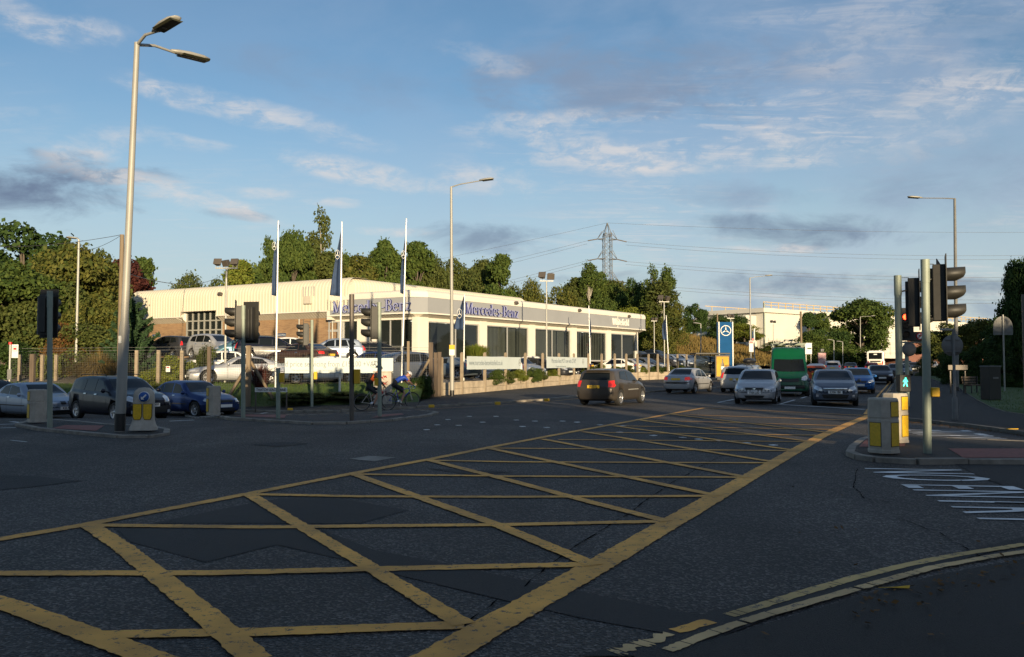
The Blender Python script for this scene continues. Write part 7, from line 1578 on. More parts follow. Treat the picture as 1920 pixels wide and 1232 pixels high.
def tree(kind, px, pyt, D, wpx, leaf, label, zb=0.0, group='trees', cat='tree', trunk='bark', variant=0, name=None, xyz=None, hw=None):
    """top of the crown seen at row pyt, crown wpx photo-pixels wide"""
    key = (kind, variant)
    if key not in TK: TK[key] = make_tree(kind, {'round': 22000, 'tall': 15000, 'birch': 7000, 'bush': 15000}[kind], 100 + variant * 7 + len(kind))
    cm, tm = TK[key]
    if xyz: x, D, zb = xyz; h, w = hw
    else: x = lx(px, 640, D); h = hz(pyt, D) - zb; w = wpx / F * D * (1.12 if kind == 'bush' else 1.5 if kind == 'tall' else 1.12)
    kk = {'round': 8.6, 'tall': 5.4, 'birch': 4.4, 'bush': 10.5}[kind]; top = {'round': 9.95, 'tall': 9.9, 'birch': 10.2, 'bush': 10.0}[kind]
    r = empty(name or {'bush': 'shrub', 'birch': 'birch_tree'}.get(kind, 'tree'), (x, D, zb), random.uniform(0, 6.28), label, cat if kind != 'bush' else 'shrub', group); r.scale = (w / kk, w / kk, h / top)
    c = bpy.data.objects.new('crown', cm); COL.objects.link(c); c.parent = r; c.material_slots[0].link = 'OBJECT'; c.material_slots[0].material = LM[leaf]
    t = bpy.data.objects.new('trunk', tm); COL.objects.link(t); t.parent = r
    if trunk != 'bark': t.material_slots[0].link = 'OBJECT'; t.material_slots[0].material = M[trunk]
    return r
gl, gb, gr_ = 'trees at the left edge', 'trees behind the showroom', 'trees along the far right'
tree('round', 40, 424, 64, 250, 'dark', 'big dark domed tree rising at the far left edge', 0, gl)
tree('round', 128, 462, 57, 190, 'autumn', 'yellowing tree behind the plain street lamp', 0, gl, variant=1)
tree('round', 20, 500, 50, 210, 'mid', 'mid green tree above the bus stop', 0, gl, variant=1)
tree('round', 188, 472, 60, 118, 'olive', 'olive green tree left of the tall wooden utility pole', 0, gl)
tree('tall', 236, 478, 82, 84, 'maroon', 'dark maroon tree behind the tall wooden utility pole', 0, gl, variant=1)
tree('tall', 262, 482, 88, 62, 'mid', 'green tree peeping out right of the maroon one', 0, gl)
tree('round', 90, 520, 51, 170, 'olive', 'olive tree with low spreading crown behind the far left signal pole', 0, gl)
tree('round', 178, 562, 50, 128, 'autumn', 'low golden tree behind the silver coupe', 0, gl, variant=1)
tree('bush', 128, 592, 47, 90, 'rust', 'rusty orange shrub behind the far left signal pole', 0, 'shrubs on the left', variant=1)
tree('bush', 170, 606, 46.5, 150, 'olive', 'wide olive shrub left of the dry grass clump', 0, 'shrubs on the left')
tree('bush', 95, 655, 45.5, 60, 'bright', 'bright yellow green shrub near the bus stop', 0, 'shrubs on the left', variant=1)
tree('bush', 10, 640, 46, 130, 'dark', 'dark shrub behind the bus stop at the far left', 0, 'shrubs on the left')
tree('bush', 235, 615, 47, 80, 'mid', 'green shrub at the foot of the utility pole', 0, 'shrubs on the left', variant=1)
tree('bush', 330, 658, 42.8, 110, 'bright', 'yellow green shrub behind the fence below the workshop window', 0, 'shrubs on the left', variant=1)
tree('bush', 388, 650, 43.2, 60, 'olive', 'smaller yellowish shrub left of the white saloon in the yard', .2, 'shrubs on the left')
tree('bush', 290, 690, 41.6, 90, 'bright', 'pale shrub hugging the mesh fence below the conifer', 0, 'shrubs on the left')
# behind the showroom
for a in [('bush', 345, 515, 96, 95, 'olive', 'leftmost olive bush above the workshop roof', 0), ('bush', 395, 508, 98, 90, 'olive', 'olive bush above the workshop roof, left of the three lamp mast', 1), ('tall', 447, 486, 92, 62, 'bright', 'yellow tinged tree just right of the three lamp mast', 0), ('tall', 470, 505, 99, 60, 'mid', 'low green tree left of the leftmost tall flagpole', 1),
          ('round', 505, 448, 104, 72, 'mid', 'green tree left of the leftmost tall flag', 0), ('round', 548, 436, 104, 88, 'mid', 'broad green tree between the left and middle tall flags', 1), ('tall', 618, 470, 108, 70, 'olive', 'olive tree behind the middle tall flag', 0), ('tall', 672, 474, 106, 66, 'autumn', 'brownish gold tree right of the middle tall flag', 1),
          ('tall', 722, 443, 108, 60, 'mid', 'tall green tree left of the rightmost tall flagpole', 1), ('tall', 782, 452, 110, 62, 'mid', 'tall dark green tree right of the rightmost tall flagpole', 0), ('round', 752, 480, 115, 80, 'olive', 'olive tree filling the gap at the rightmost tall flagpole', 0), ('bush', 822, 484, 112, 84, 'olive', 'olive bushy tree left of the middle street lamp', 0), ('bush', 878, 488, 113, 90, 'olive', 'olive bushy tree right of the middle street lamp', 1),
          ('tall', 938, 476, 112, 52, 'mid', 'pointed green tree right of the middle street lamp head', 0), ('bush', 915, 497, 116, 70, 'dark', 'darker bush behind the pointed green tree', 1), ('bush', 1000, 527, 118, 70, 'autumn', 'low golden bush left of the two headed floodlight mast', 0), ('bush', 1046, 526, 120, 90, 'autumn', 'low golden brown bush right of the two headed floodlight mast', 1), ('bush', 965, 535, 125, 60, 'olive', 'low olive bush at the end of the high roof', 0),
          ('round', 1150, 527, 132, 90, 'olive', 'olive tree at the foot of the pylon', 1), ('round', 1188, 524, 122, 66, 'dark', 'dark green tree right of the pylon', 0), ('bush', 1130, 560, 116, 80, 'mid', 'green bush above the end of the grey fascia', 0), ('bush', 1185, 566, 110, 90, 'bright', 'yellow green bush above the end of the grey fascia', 1),
          ('bush', 1262, 568, 112, 64, 'autumn', 'golden low tree right of the tall birch', 0), ('bush', 1235, 590, 104, 70, 'autumn', 'gold tinted low tree beside the showroom end', 1), ('round', 1302, 570, 140, 48, 'dark', 'small dark green tree left of the tall blue sign', 0), ('bush', 1352, 592, 142, 70, 'dark', 'dark low bush behind the tall blue sign, left of centre', 0), ('bush', 1378, 584, 146, 60, 'dark', 'dark low bush behind the tall blue sign, right of centre', 1), ('bush', 1396, 606, 138, 66, 'bright', 'yellow green bush right of the tall blue sign', 0)]:
    k, px, py, D, w, lf, lab, v = a; tree(k, px, py, D, w, lf, lab, 2.0 if D < 108 else (3.2 if D < 128 else 5.5), gb, variant=v)
tree('birch', 600, 393, 108, 66, 'olive', 'tallest slender birch above the roof between two flags', 2, gb, trunk='birch'); tree('birch', 1106, 497, 124, 58, 'mid', 'slender birch left of the pylon', 3, gb, trunk='birch', variant=1); tree('birch', 1224, 498, 112, 44, 'mid', 'left half of a twin birch beyond the showroom end', 2.5, gb, trunk='birch'); tree('birch', 1252, 505, 113, 46, 'mid', 'right half of a twin birch beyond the showroom end', 2.5, gb, trunk='birch', variant=1); tree('birch', 1240, 530, 111, 84, 'olive', 'broad lower birch beyond the showroom end', 2.5, gb, trunk='birch', variant=1)
for a in [('round', 525, 468, 112, 80, 'olive', 'olive tree filling in behind the leftmost tall flag', 1), ('round', 575, 455, 114, 80, 'mid', 'green tree at the foot of the tallest birch', 0), ('round', 645, 478, 116, 90, 'mid', 'green tree behind the middle tall flagpole, lower', 1), ('round', 700, 470, 118, 84, 'olive', 'olive tree just left of the rightmost tall flagpole', 0), ('round', 800, 488, 118, 90, 'mid', 'green tree left of the middle street lamp, farther back', 1), ('round', 850, 487, 122, 90, 'olive', 'olive tree straight behind the middle street lamp', 0), ('round', 905, 490, 120, 80, 'olive', 'olive tree under the middle street lamp head', 1),
          ('bush', 480, 508, 104, 80, 'mid', 'low green bush behind the leftmost tall flagpole', 1), ('tall', 1080, 520, 126, 50, 'olive', 'olive tree left of the slender birch by the pylon', 0), ('round', 1125, 512, 128, 80, 'mid', 'green tree between the slender birch and the pylon', 0), ('round', 1215, 545, 116, 80, 'mid', 'green tree between dark tree and twin birch', 1), ('bush', 1080, 556, 122, 80, 'olive', 'olive bush right of the two headed floodlight mast', 0), ('round', 1165, 545, 126, 80, 'olive', 'olive tree right behind the pylon foot', 0)]:
    k, px, py, D, w, lf, lab, v = a; tree(k, px, py, D, w, lf, lab, 3.2, gb, variant=v)
# right side
tree('tall', 1517, 585, 128, 34, 'dark', 'narrow dark tree against the white sheeted building', 1.5, gr_); tree('tall', 1541, 583, 130, 32, 'mid', 'pointed tree right of the narrow dark tree', 1.5, gr_, variant=1); tree('bush', 1530, 622, 124, 84, 'mid', 'low green tree at the foot of the two pointed trees', 1.2, gr_)
tree('round', 1616, 563, 147, 122, 'mid', 'large round tree behind the white bus', .8, gr_, variant=1); tree('bush', 1572, 622, 140, 90, 'dark', 'dark bush between the pointed tree and the large round tree', 1, gr_); tree('bush', 1592, 640, 139, 90, 'mid', 'low bush under the large round tree', .6, gr_, variant=1)
tree('bush', 1455, 640, 112, 50, 'mid', 'small bush in front of the white sheeted building', 3.5, gr_)
tree('round', 1778, 606, 98, 84, 'olive', 'golden green tree behind the round sign back', .8, gr_); tree('round', 1745, 622, 118, 70, 'mid', 'green tree beyond the nearest signal pole', 1, gr_, variant=1); tree('round', 1838, 600, 84, 92, 'autumn', 'tree with golden tips left of the arched sign', .5, gr_, variant=1); tree('round', 1880, 592, 74, 90, 'dark', 'dark tree behind the arched sign', .5, gr_)
tree('round', 1925, 488, 52, 90, 'dark', 'dark tree reaching in from the right edge', .1, gr_, variant=1); tree('round', 1925, 600, 60, 150, 'dark', 'low dark tree at the right edge', .1, gr_)
for i, (px, py, D, w, lf, lab) in enumerate([(1768, 660, 72, 46, 'dark', 'clipped dark ball shrub left of the round sign back'), (1800, 652, 62, 70, 'dark', 'dark shrub behind the name board'), (1845, 640, 60, 80, 'dark', 'dark tall hedge shrub behind the cabinet'), (1890, 640, 58, 90, 'dark', 'dark hedge shrub under the arched sign'), (1738, 668, 90, 40, 'mid', 'small shrub beside the far footway'), (1925, 640, 55, 80, 'dark', 'dark hedge shrub at the right edge')]):
    tree('bush', px, py, D, w, lf, lab, .1, 'shrubs on the right', variant=i % 2)
# distant wooded skyline (reads as one mass)
mass = []
for k in range(70):
    D = random.uniform(330, 430); px = random.uniform(-400, 2300); c = P(px, 660, D); m = 900; rr = random.uniform(6, 11)
    d = unit(rng.normal(size=(m, 3))); mass.append(quads(np.array([c.x, c.y, 5 + rr * .5]) + d * rr * np.array([1.8, 1.2, .9]) * rng.uniform(.7, 1.05, m)[:, None], unit(rng.normal(size=(m, 3))), rng.uniform(.9, 1.8, m)))
me = leaf_mesh('distant_woodland', np.concatenate(mass)); me.materials[0] = LM['mid']; o = bpy.data.objects.new('distant_woodland', me); COL.objects.link(o); tag(o, 'distant line of woodland along the horizon', 'woodland', kind='stuff')
# conifer with upswept branches
def conifer():
    h = 8.2; V = []; mb = MB(); mb.tube([(0, 0, -.2), (0, 0, h * .95)], [.16, .03], 8); r2 = np.random.default_rng(5)
    for k in range(58):
        z = .4 + (h - 1.0) * k / 58; th = k * 2.4; ln_ = (1 - z / h) ** .8 * 2.7 * r2.uniform(.75, 1.25) + .35; d = np.array([math.cos(th), math.sin(th), 0]); n = 150; t = r2.uniform(.12, 1, n)
        c = np.array([0, 0, z]) + d * (t * ln_)[:, None] + np.array([0, 0, 1]) * (ln_ * .55 * t ** 1.8)[:, None]; c += r2.normal(size=(n, 3)) * (.16 * (1.1 - t))[:, None]; V.append(quads(c, unit(r2.normal(size=(n, 3))), r2.uniform(.10, .24, n), 2.6))
        mb.tube([(0, 0, z), (d[0] * ln_ * .5, d[1] * ln_ * .5, z + ln_ * .14), (d[0] * ln_, d[1] * ln_, z + ln_ * .55)], [.035, .022, .006], 4)
    return np.concatenate(V), mb
V, mb = conifer(); D = 45.2; r = empty('conifer_tree', (lx(246, 690, D), D, 0), 0, 'dark blue green conifer with upswept branches in front of the workshop', 'tree', gl); s_ = (hz(556, D)) / 8.2; r.scale = (s_ * 1.0, s_ * 1.0, s_); o = bpy.data.objects.new('crown', leaf_mesh('conifer_crown', V)); COL.objects.link(o); o.parent = r; o.data.materials[0] = LM['conifer']; mb.build('trunk', M['bark'], r)
# tall grass clump and phormium
def blades(n, R_, h, curve, w, seed):
    r2 = np.random.default_rng(seed); V = []
    for k in range(n):
        a = r2.uniform(0, 2 * np.pi); q = r2.uniform(0, 1) ** .6; b = np.array([math.cos(a) * q * R_ * .25, math.sin(a) * q * R_ * .25, 0]); d = np.array([math.cos(a), math.sin(a), 0]); s = np.array([-d[1], d[0], 0]) * w; hh = h * r2.uniform(.75, 1.1); o_ = q * R_ * r2.uniform(.7, 1.1)
        p0 = b; p1 = b + d * o_ * .35 + np.array([0, 0, hh * .62]); p2 = b + d * o_ * (1) + np.array([0, 0, hh * (1 - curve * q)]); V += [p0 - s, p0 + s, p1 + s * .8, p1 - s * .8, p1 - s * .8, p1 + s * .8, p2 + s * .1, p2 - s * .1]
    return np.array(V)
D = 41.8; r2v = blades(2600, 2.1, 2.35, .55, .018, 3); o = bpy.data.objects.new('grass_clump', leaf_mesh('grass_clump', r2v)); COL.objects.link(o); o.data.materials[0] = LM['grass']; o.location = (lx(185, 690, 44.5), 44.5, .15); tag(o, 'large drooping clump of dry ornamental grass behind the estate car', 'grass clump')
o = bpy.data.objects.new('spiky_plant', leaf_mesh('spiky_plant', blades(170, .9, 1.35, .35, .03, 9))); COL.objects.link(o); o.data.materials[0] = LM['maroon']; o.location = (lx(488, 720, 39.8), 39.8, .5); tag(o, 'spiky reddish plant behind the street name sign', 'plant')
# clipped upright evergreen beside the web banner, and shrubs spilling over the wall
V, _ = crown('tall', 9000, 77); D = 54; z0 = 1.0; h = hz(648, D) - z0; o = empty('upright_evergreen', (lx(893, 660, D), D, z0), 0, 'bright green upright evergreen above the pale web address banner', 'shrub'); c = bpy.data.objects.new('crown', leaf_mesh('evergreen_crown', blades(2600, 1.0, h, .1, .03, 21))); COL.objects.link(c); c.parent = o; c.data.materials[0] = LM['bright']; c.scale = (.9, .9, 1)
for i, (px, w, py, D0) in enumerate([(930, 30, 699, .9), (952, 26, 697, .9), (975, 28, 698, .8), (1000, 26, 692, .6), (1014, 24, 700, .6), (1048, 22, 699, .7), (1080, 22, 699, .7), (1112, 22, 690, .7), (1138, 26, 688, .7), (1165, 26, 690, .7), (1190, 24, 691, .7), (1212, 24, 692, .7), (1238, 24, 694, .7), (1262, 24, 694, .7), (1286, 22, 695, .7), (1310, 22, 695, .7)]):
    p, dr = wall_at(px)
    if p is None: continue
    n = Vector((-dr.y, dr.x, 0)); inn = -.05 if i < 5 else .5; q = p + n * inn; z = .45 if i < 5 else .6; h = hz(py - 6, q.y) - z - p.z
    tree('bush', 0, 0, 0, 0, ('mid', 'olive', 'bright')[i % 3], ['shrub hanging over the wall, %s of five beside the web address banner' % ['first', 'second', 'third', 'fourth', 'last'][i] if i < 5 else 'low shrub behind the concrete wall, number %d counted from the web banner' % (i + 1)][0], group='shrubs along the concrete wall', variant=i % 2, xyz=(q.x, q.y, p.z + z), hw=(max(.7, h), w / F * q.y * 1.35))
# dark ivy hedge patch on the grass bank and the low hedge
for i, (px, D, w, h, lab) in enumerate([(790, 41.3, 60, 1.1, 'dark shrub beside the gate corner posts'), (560, 39.3, 120, .42, 'low brown hedge at the foot of the grass bank, left part'), (650, 39.4, 120, .40, 'low brown hedge at the foot of the grass bank, right part')]):
    tree('bush', 0, 0, 0, 0, 'dark' if i == 0 else 'olive', lab, group='low plants on the grass bank', variant=i % 2, xyz=(lx(px, 740, D), D, .0 if i == 0 else -.02), hw=(h, w / F * D))
# grass blades on the bank, the lawn and the embankment
def scatter(name, fn, n, hgt, w, lf, seed, label):
    r2 = np.random.default_rng(seed); V = []
    for k in range(n):
        p = fn(r2)
        if p is None: continue
        a = r2.uniform(0, 2 * np.pi); s = np.array([math.cos(a), math.sin(a), 0]) * w; h = hgt * r2.uniform(.5, 1.2); t = np.array([r2.normal() * .3 * h, r2.normal() * .3 * h, h]); p = np.array(p); V += [p - s, p + s, p + t + s * .15, p + t - s * .15]
    o = bpy.data.objects.new(name, leaf_mesh(name, np.array(V))); COL.objects.link(o); o.data.materials[0] = LM[lf]; tag(o, label, 'grass', kind='stuff')
def bankp(r2):
    x, y = r2.uniform(-30, -4.6), r2.uniform(38.9, 41.9); return (x, y, .07 + (.60 + .06 * math.sin(x * .7)) * smooth(39.2, 41.5, y) + H(x, y) * (1 - smooth(38.5, 41.3, y)))
scatter('grass_tufts', bankp, 9000, .12, .012, 'lawn', 4, 'short grass growing on the bank below the yard')
def lawnp(r2):
    D = r2.uniform(22, 52); x = r2.uniform(0, 1) * 18 + .52 * D + 1; pxp = 960 + x / D * F
    lim = float(np.interp(D, [24, 29, 33, 40, 50, 60], [2050, 1872, 1856, 1826, 1803, 1790]))
    return (x, D, H(x, D) + .1) if pxp > lim and pxp < 2050 else None
scatter('lawn_tufts', lawnp, 9000, .08, .012, 'lawn', 6, 'grass of the park lawn on the right')
def embp(r2):
    u, v = r2.uniform(0, 1), r2.uniform(0, 1); a = [(22, 104, 1.9), (34, 112, 1.6), (42, 122, 1.2), (54, 150, .9)]; b = [(16, 126, 6.2), (27, 134, 6.4), (38, 146, 5.2), (52, 166, 4.4)]; k = min(2, int(u * 3)); t = u * 3 - k
    p = Vector(a[k]).lerp(Vector(a[k + 1]), t); q = Vector(b[k]).lerp(Vector(b[k + 1]), t); r_ = p.lerp(q, v); return (r_.x, r_.y, r_.z - .1 + .3 * v * (1 - v))
scatter('embankment_grass', embp, 12000, .55, .07, 'grass', 8, 'long dry grass on the embankment beyond the yard')
# fallen leaves along kerbs on the right
V = []; r2 = np.random.default_rng(2)
for k in range(420):
    if k < 300: px = r2.uniform(1650, 1930); py = np.interp(px, [1650, 1700, 1805, 1930], [785, 792, 803, 819]) + r2.normal() * 1.3; o_ = .012
    else: px = r2.uniform(1400, 1925); py = r2.uniform(840, 1200); o_ = .02
    if k >= 300 and r2.uniform() < .6: px = r2.uniform(1600, 1925); py = np.interp(px, [1600, 1925], [1125, 1052]) + abs(r2.normal()) * 25
    g = G(px, py); V.append(quads(np.array([[g.x, g.y, g.z + o_ + .01]]), unit(np.array([[r2.normal() * .3, r2.normal() * .3, 1]])), np.array([r2.uniform(.02, .045)]), 1.4))
o = bpy.data.objects.new('fallen_leaves', leaf_mesh('fallen_leaves', np.concatenate(V))); COL.objects.link(o); o.data.materials[0] = LM['rust']; tag(o, 'scattered fallen leaves along the right kerbs', 'leaves', kind='stuff')
# ------------------------------------------------------------------ unseen houses and trees added behind the camera to shade the junction
def house(x, y, w, d, h, ridge, rz, label):
    r = empty('shade_house', (x, y, 0), rz, label, 'house', 'houses across the junction'); mb = MB(); mb.box((0, 0, h / 2), (w, d, h)); mb.build('wall', M['brick_red'], r); mb = MB(); e = .4
    a = [(-w / 2 - e, -d / 2 - e, h - .1), (w / 2 + e, -d / 2 - e, h - .1), (w / 2 + e, d / 2 + e, h - .1), (-w / 2 - e, d / 2 + e, h - .1), (-w / 2 - e, 0, ridge), (w / 2 + e, 0, ridge)]
    mb.add(a, [(0, 1, 5, 4), (2, 3, 4, 5), (0, 4, 3), (1, 2, 5), (0, 3, 2, 1)]); rf = mb.build('roof', mat('slate', (.08, .08, .085), .7), r); mb = MB(); mb.box((w * .3, 0, ridge + .4), (.9, .6, 1.6)); mb.build('chimney', M['brick_red'], rf)
    for k in range(3):
        for z in (1.5, 4.1): mb = MB(); mb.box((-w / 3 + k * w / 3, d / 2 + .02, z), (1.3, .08, 1.2)); mb.build('window', M['glass'], r)
house(-48, -14, 16, 8, 5.4, 8.6, .05, 'brick house behind the viewer at far left'); house(-27, -15, 15, 8, 5.4, 8.8, 0, 'brick house behind the viewer, second from left'); house(-8, -16, 15, 8, 5.5, 9.0, .03, 'brick house directly behind the viewer, left'); 
house(9, -19, 13, 8, 5.6, 9.0, 0, 'brick house directly behind the viewer, right'); house(38, -16, 16, 8, 5.6, 9.8, 0, 'brick house behind the viewer at the right')
house(20, -26, 14, 7, 4.8, 6.3, 0, 'low brick house seen between the gardens behind the viewer')  # roof shaped low so streaks of sun reach the road
gg = 'garden trees behind the viewer'
tree('round', 0, 0, 0, 0, 'dark', 'garden tree behind the viewer, left side', group=gg, xyz=(-17, -13, 0), hw=(10.2, 8))
tree('round', 0, 0, 0, 0, 'mid', 'garden tree behind the viewer, between two houses', group=gg, xyz=(-37, -13, 0), hw=(9.6, 8), variant=1)
tree('birch', 0, 0, 0, 0, 'mid', 'thin garden birch behind the viewer', group=gg, xyz=(18.2, -19, 0), hw=(8.8, 1.7), trunk='birch')
tree('birch', 0, 0, 0, 0, 'mid', 'second thin garden birch behind the viewer', group=gg, xyz=(22.5, -21, 0), hw=(9.2, 1.6), trunk='birch', variant=1)
for i, (x, y, h, w) in enumerate([(25.6, -14, 10.8, 8), (34, -13, 11, 8), (47, 2, 13, 11), (50, 14, 14, 12), (52, 27, 14, 12), (58, 42, 13, 11), (-62, -8, 12, 12), (66, 58, 13, 12), (37.5, 26, 11.5, 8), (44, -8, 12, 10)]):  # unseen trees added out of view to cast shade, mostly on the right
    tree('round', 0, 0, 0, 0, 'dark', 'tall park tree outside the view, number %d from the houses' % (i + 1), group='park trees outside the view', xyz=(x, y, 0), hw=(h, w), variant=i % 2)
# ------------------------------------------------------------------ two cyclists
M['skin'] = mat('skin', (.42, .22, .15), .55, nscale=14, namt=.12); M['shorts'] = mat('black cycling shorts', (.012, .012, .014), .7); M['jersey_blue'] = mat('blue jersey', (.015, .05, .38), .65, nscale=5, ncol=(.02, .09, .5)); M['jersey_red'] = mat('red jersey panel', (.45, .02, .03), .65)
M['orange'] = mat('orange fabric', (.75, .12, .02), .6); M['jacket'] = mat('black jacket', (.014, .014, .016), .7, nscale=6, namt=.3); M['helmet_s'] = mat('silver helmet', (.55, .55, .57), .25, .3); M['helmet_b'] = mat('black helmet', (.02, .02, .02), .35); M['shoe'] = mat('shoe', (.10, .075, .06), .6); M['sock'] = mat('white sock', (.6, .58, .55), .8); M['glove'] = mat('pale blue glove', (.05, .30, .50), .6)
M['frame_w'] = mat('cream bicycle frame', (.55, .50, .42), .3, coat=.6); M['frame_b'] = mat('blue bicycle frame', (.02, .06, .45), .25, coat=.8); M['hair'] = mat('dark hair', (.03, .02, .015), .8)
def bicycle(name, loc, rz, fm, fork_m, label, drops):
    """rear axle at x=-0.5, front axle at x=+0.52, ground z=0; faces +x"""
    r = empty(name, loc, rz, label, 'bicycle', 'bicycles on the road'); rw = .338
    for xx in (-.50, .52):
        w = bpy.data.objects.new('wheel', None); COL.objects.link(w); w.parent = r; w.location = (xx, 0, rw)
        mb = MB(); n = 40; ring = [((rw - .013) * math.cos(2 * math.pi * k / n), 0, (rw - .013) * math.sin(2 * math.pi * k / n)) for k in range(n)]
        vs = []; m = 6
        for k in range(n):
            a = 2 * math.pi * k / n
            for j in range(m): b = 2 * math.pi * j / m; q = rw - .015 + .015 * math.cos(b); vs.append((q * math.cos(a), .014 * math.sin(b), q * math.sin(a)))
        mb.add(vs, [(k * m + j, k * m + (j + 1) % m, ((k + 1) % n) * m + (j + 1) % m, ((k + 1) % n) * m + j) for k in range(n) for j in range(m)], smooth=True); mb.build('tyre', M['rubber'], w)
        mb = MB(); mb.lathe([(rw - .03, -.01), (rw - .05, -.008), (rw - .05, .008), (rw - .03, .01)], 40, axis='y'); mb.lathe([(0, -.035), (.022, -.035), (.022, .035), (0, .035)], 10, axis='y')
        for k in range(24): a = 2 * math.pi * k / 24; s_ = .03 * (1 if k % 2 else -1); mb.tube([(.018 * math.cos(a + .8 * (1 if k % 4 < 2 else -1)), s_, .018 * math.sin(a)), ((rw - .045) * math.cos(a), 0, (rw - .045) * math.sin(a))], .0016, 3, cap=False)
        mb.build('rim', M['sign_grey'], w)
    BB, SEAT, HT, HB, RA, FA = (-.08, 0, .28), (-.20, 0, .82), (.36, 0, .86), (.40, 0, .70), (-.50, 0, rw), (.52, 0, rw)
    mb = MB()
    for a, b, q in ((BB, SEAT, .016), (SEAT[:2] + (.78,), HT[:2] + (.82,), .016), (BB, HB, .021), (HT, HB, .019)): mb.tube([a, b], q, 8)
    for s_ in (-.05, .05): mb.tube([(-.50, s_, rw), (BB[0], s_ * .6, BB[2])], .010, 6); mb.tube([(-.50, s_, rw), (-.19, s_ * .3, .76)], .008, 6)
    mb.build('frame', fm, r); mb = MB()
    for s_ in (-.05, .05): mb.tube([(.40, s_ * .8, .69), (.46, s_, .5), (.52, s_, rw)], [.014, .012, .009], 6)
    mb.tube([(.40, -.04, .69), (.40, .04, .69)], .014, 6); mb.build('fork', fork_m, r)
    mb = MB(); mb.tube([(-.20, 0, .80), (-.235, 0, .93)], .013, 8); mb.build('seat_post', M['alloy'], r)
    mb = MB(); vs = []
    for x_, w_, z_ in ((-.36, .07, .955), (-.30, .075, .965), (-.20, .05, .955), (-.12, .02, .95), (-.08, .012, .945)): vs += [(x_, -w_, z_ - .03), (x_, -w_ * .6, z_), (x_, w_ * .6, z_), (x_, w_, z_ - .03)]
    mb.add(vs, [(i * 4 + k, i * 4 + (k + 1) % 4, (i + 1) * 4 + (k + 1) % 4, (i + 1) * 4 + k) for i in range(4) for k in range(4)] + [(0, 1, 2, 3), (19, 18, 17, 16)], smooth=True); mb.build('saddle', M['black'], r)
    mb = MB(); mb.tube([HT, (.35, 0, .93), (.44, 0, .95)], .014, 8)
    if drops:
        mb.tube([(.44, -.20, .95), (.44, .20, .95)], .013, 8)
        for s_ in (-.20, .20): mb.tube([(.44, s_, .95), (.52, s_, .955), (.57, s_, .92), (.575, s_, .87), (.53, s_, .82), (.46, s_, .82)], .014, 7)
    else:
        mb.tube([(.40, -.29, .98), (.44, -.12, .96), (.44, .12, .96), (.40, .29, .98)], .013, 8)
    mb.build('handlebar', M['flagpole'] if drops else M['black'], r)
    mb = MB(); mb.lathe([(0, -.055), (.095, -.055), (.095, -.048), (0, -.048)], 24, BB, axis='y'); mb.tube([(BB[0], -.07, BB[2]), (BB[0] + .05, -.075, BB[2] - .155)], .010, 6); mb.tube([(BB[0], .07, BB[2]), (BB[0] - .05, .075, BB[2] + .155)], .010, 6); mb.tube([(BB[0] + .05, -.09, BB[2] - .155), (BB[0] + .05, -.17, BB[2] - .155)], .014, 6); mb.tube([(BB[0] - .05, .09, BB[2] + .155), (BB[0] - .05, .17, BB[2] + .155)], .014, 6); mb.build('crank', M['alloy'], r)
    return r
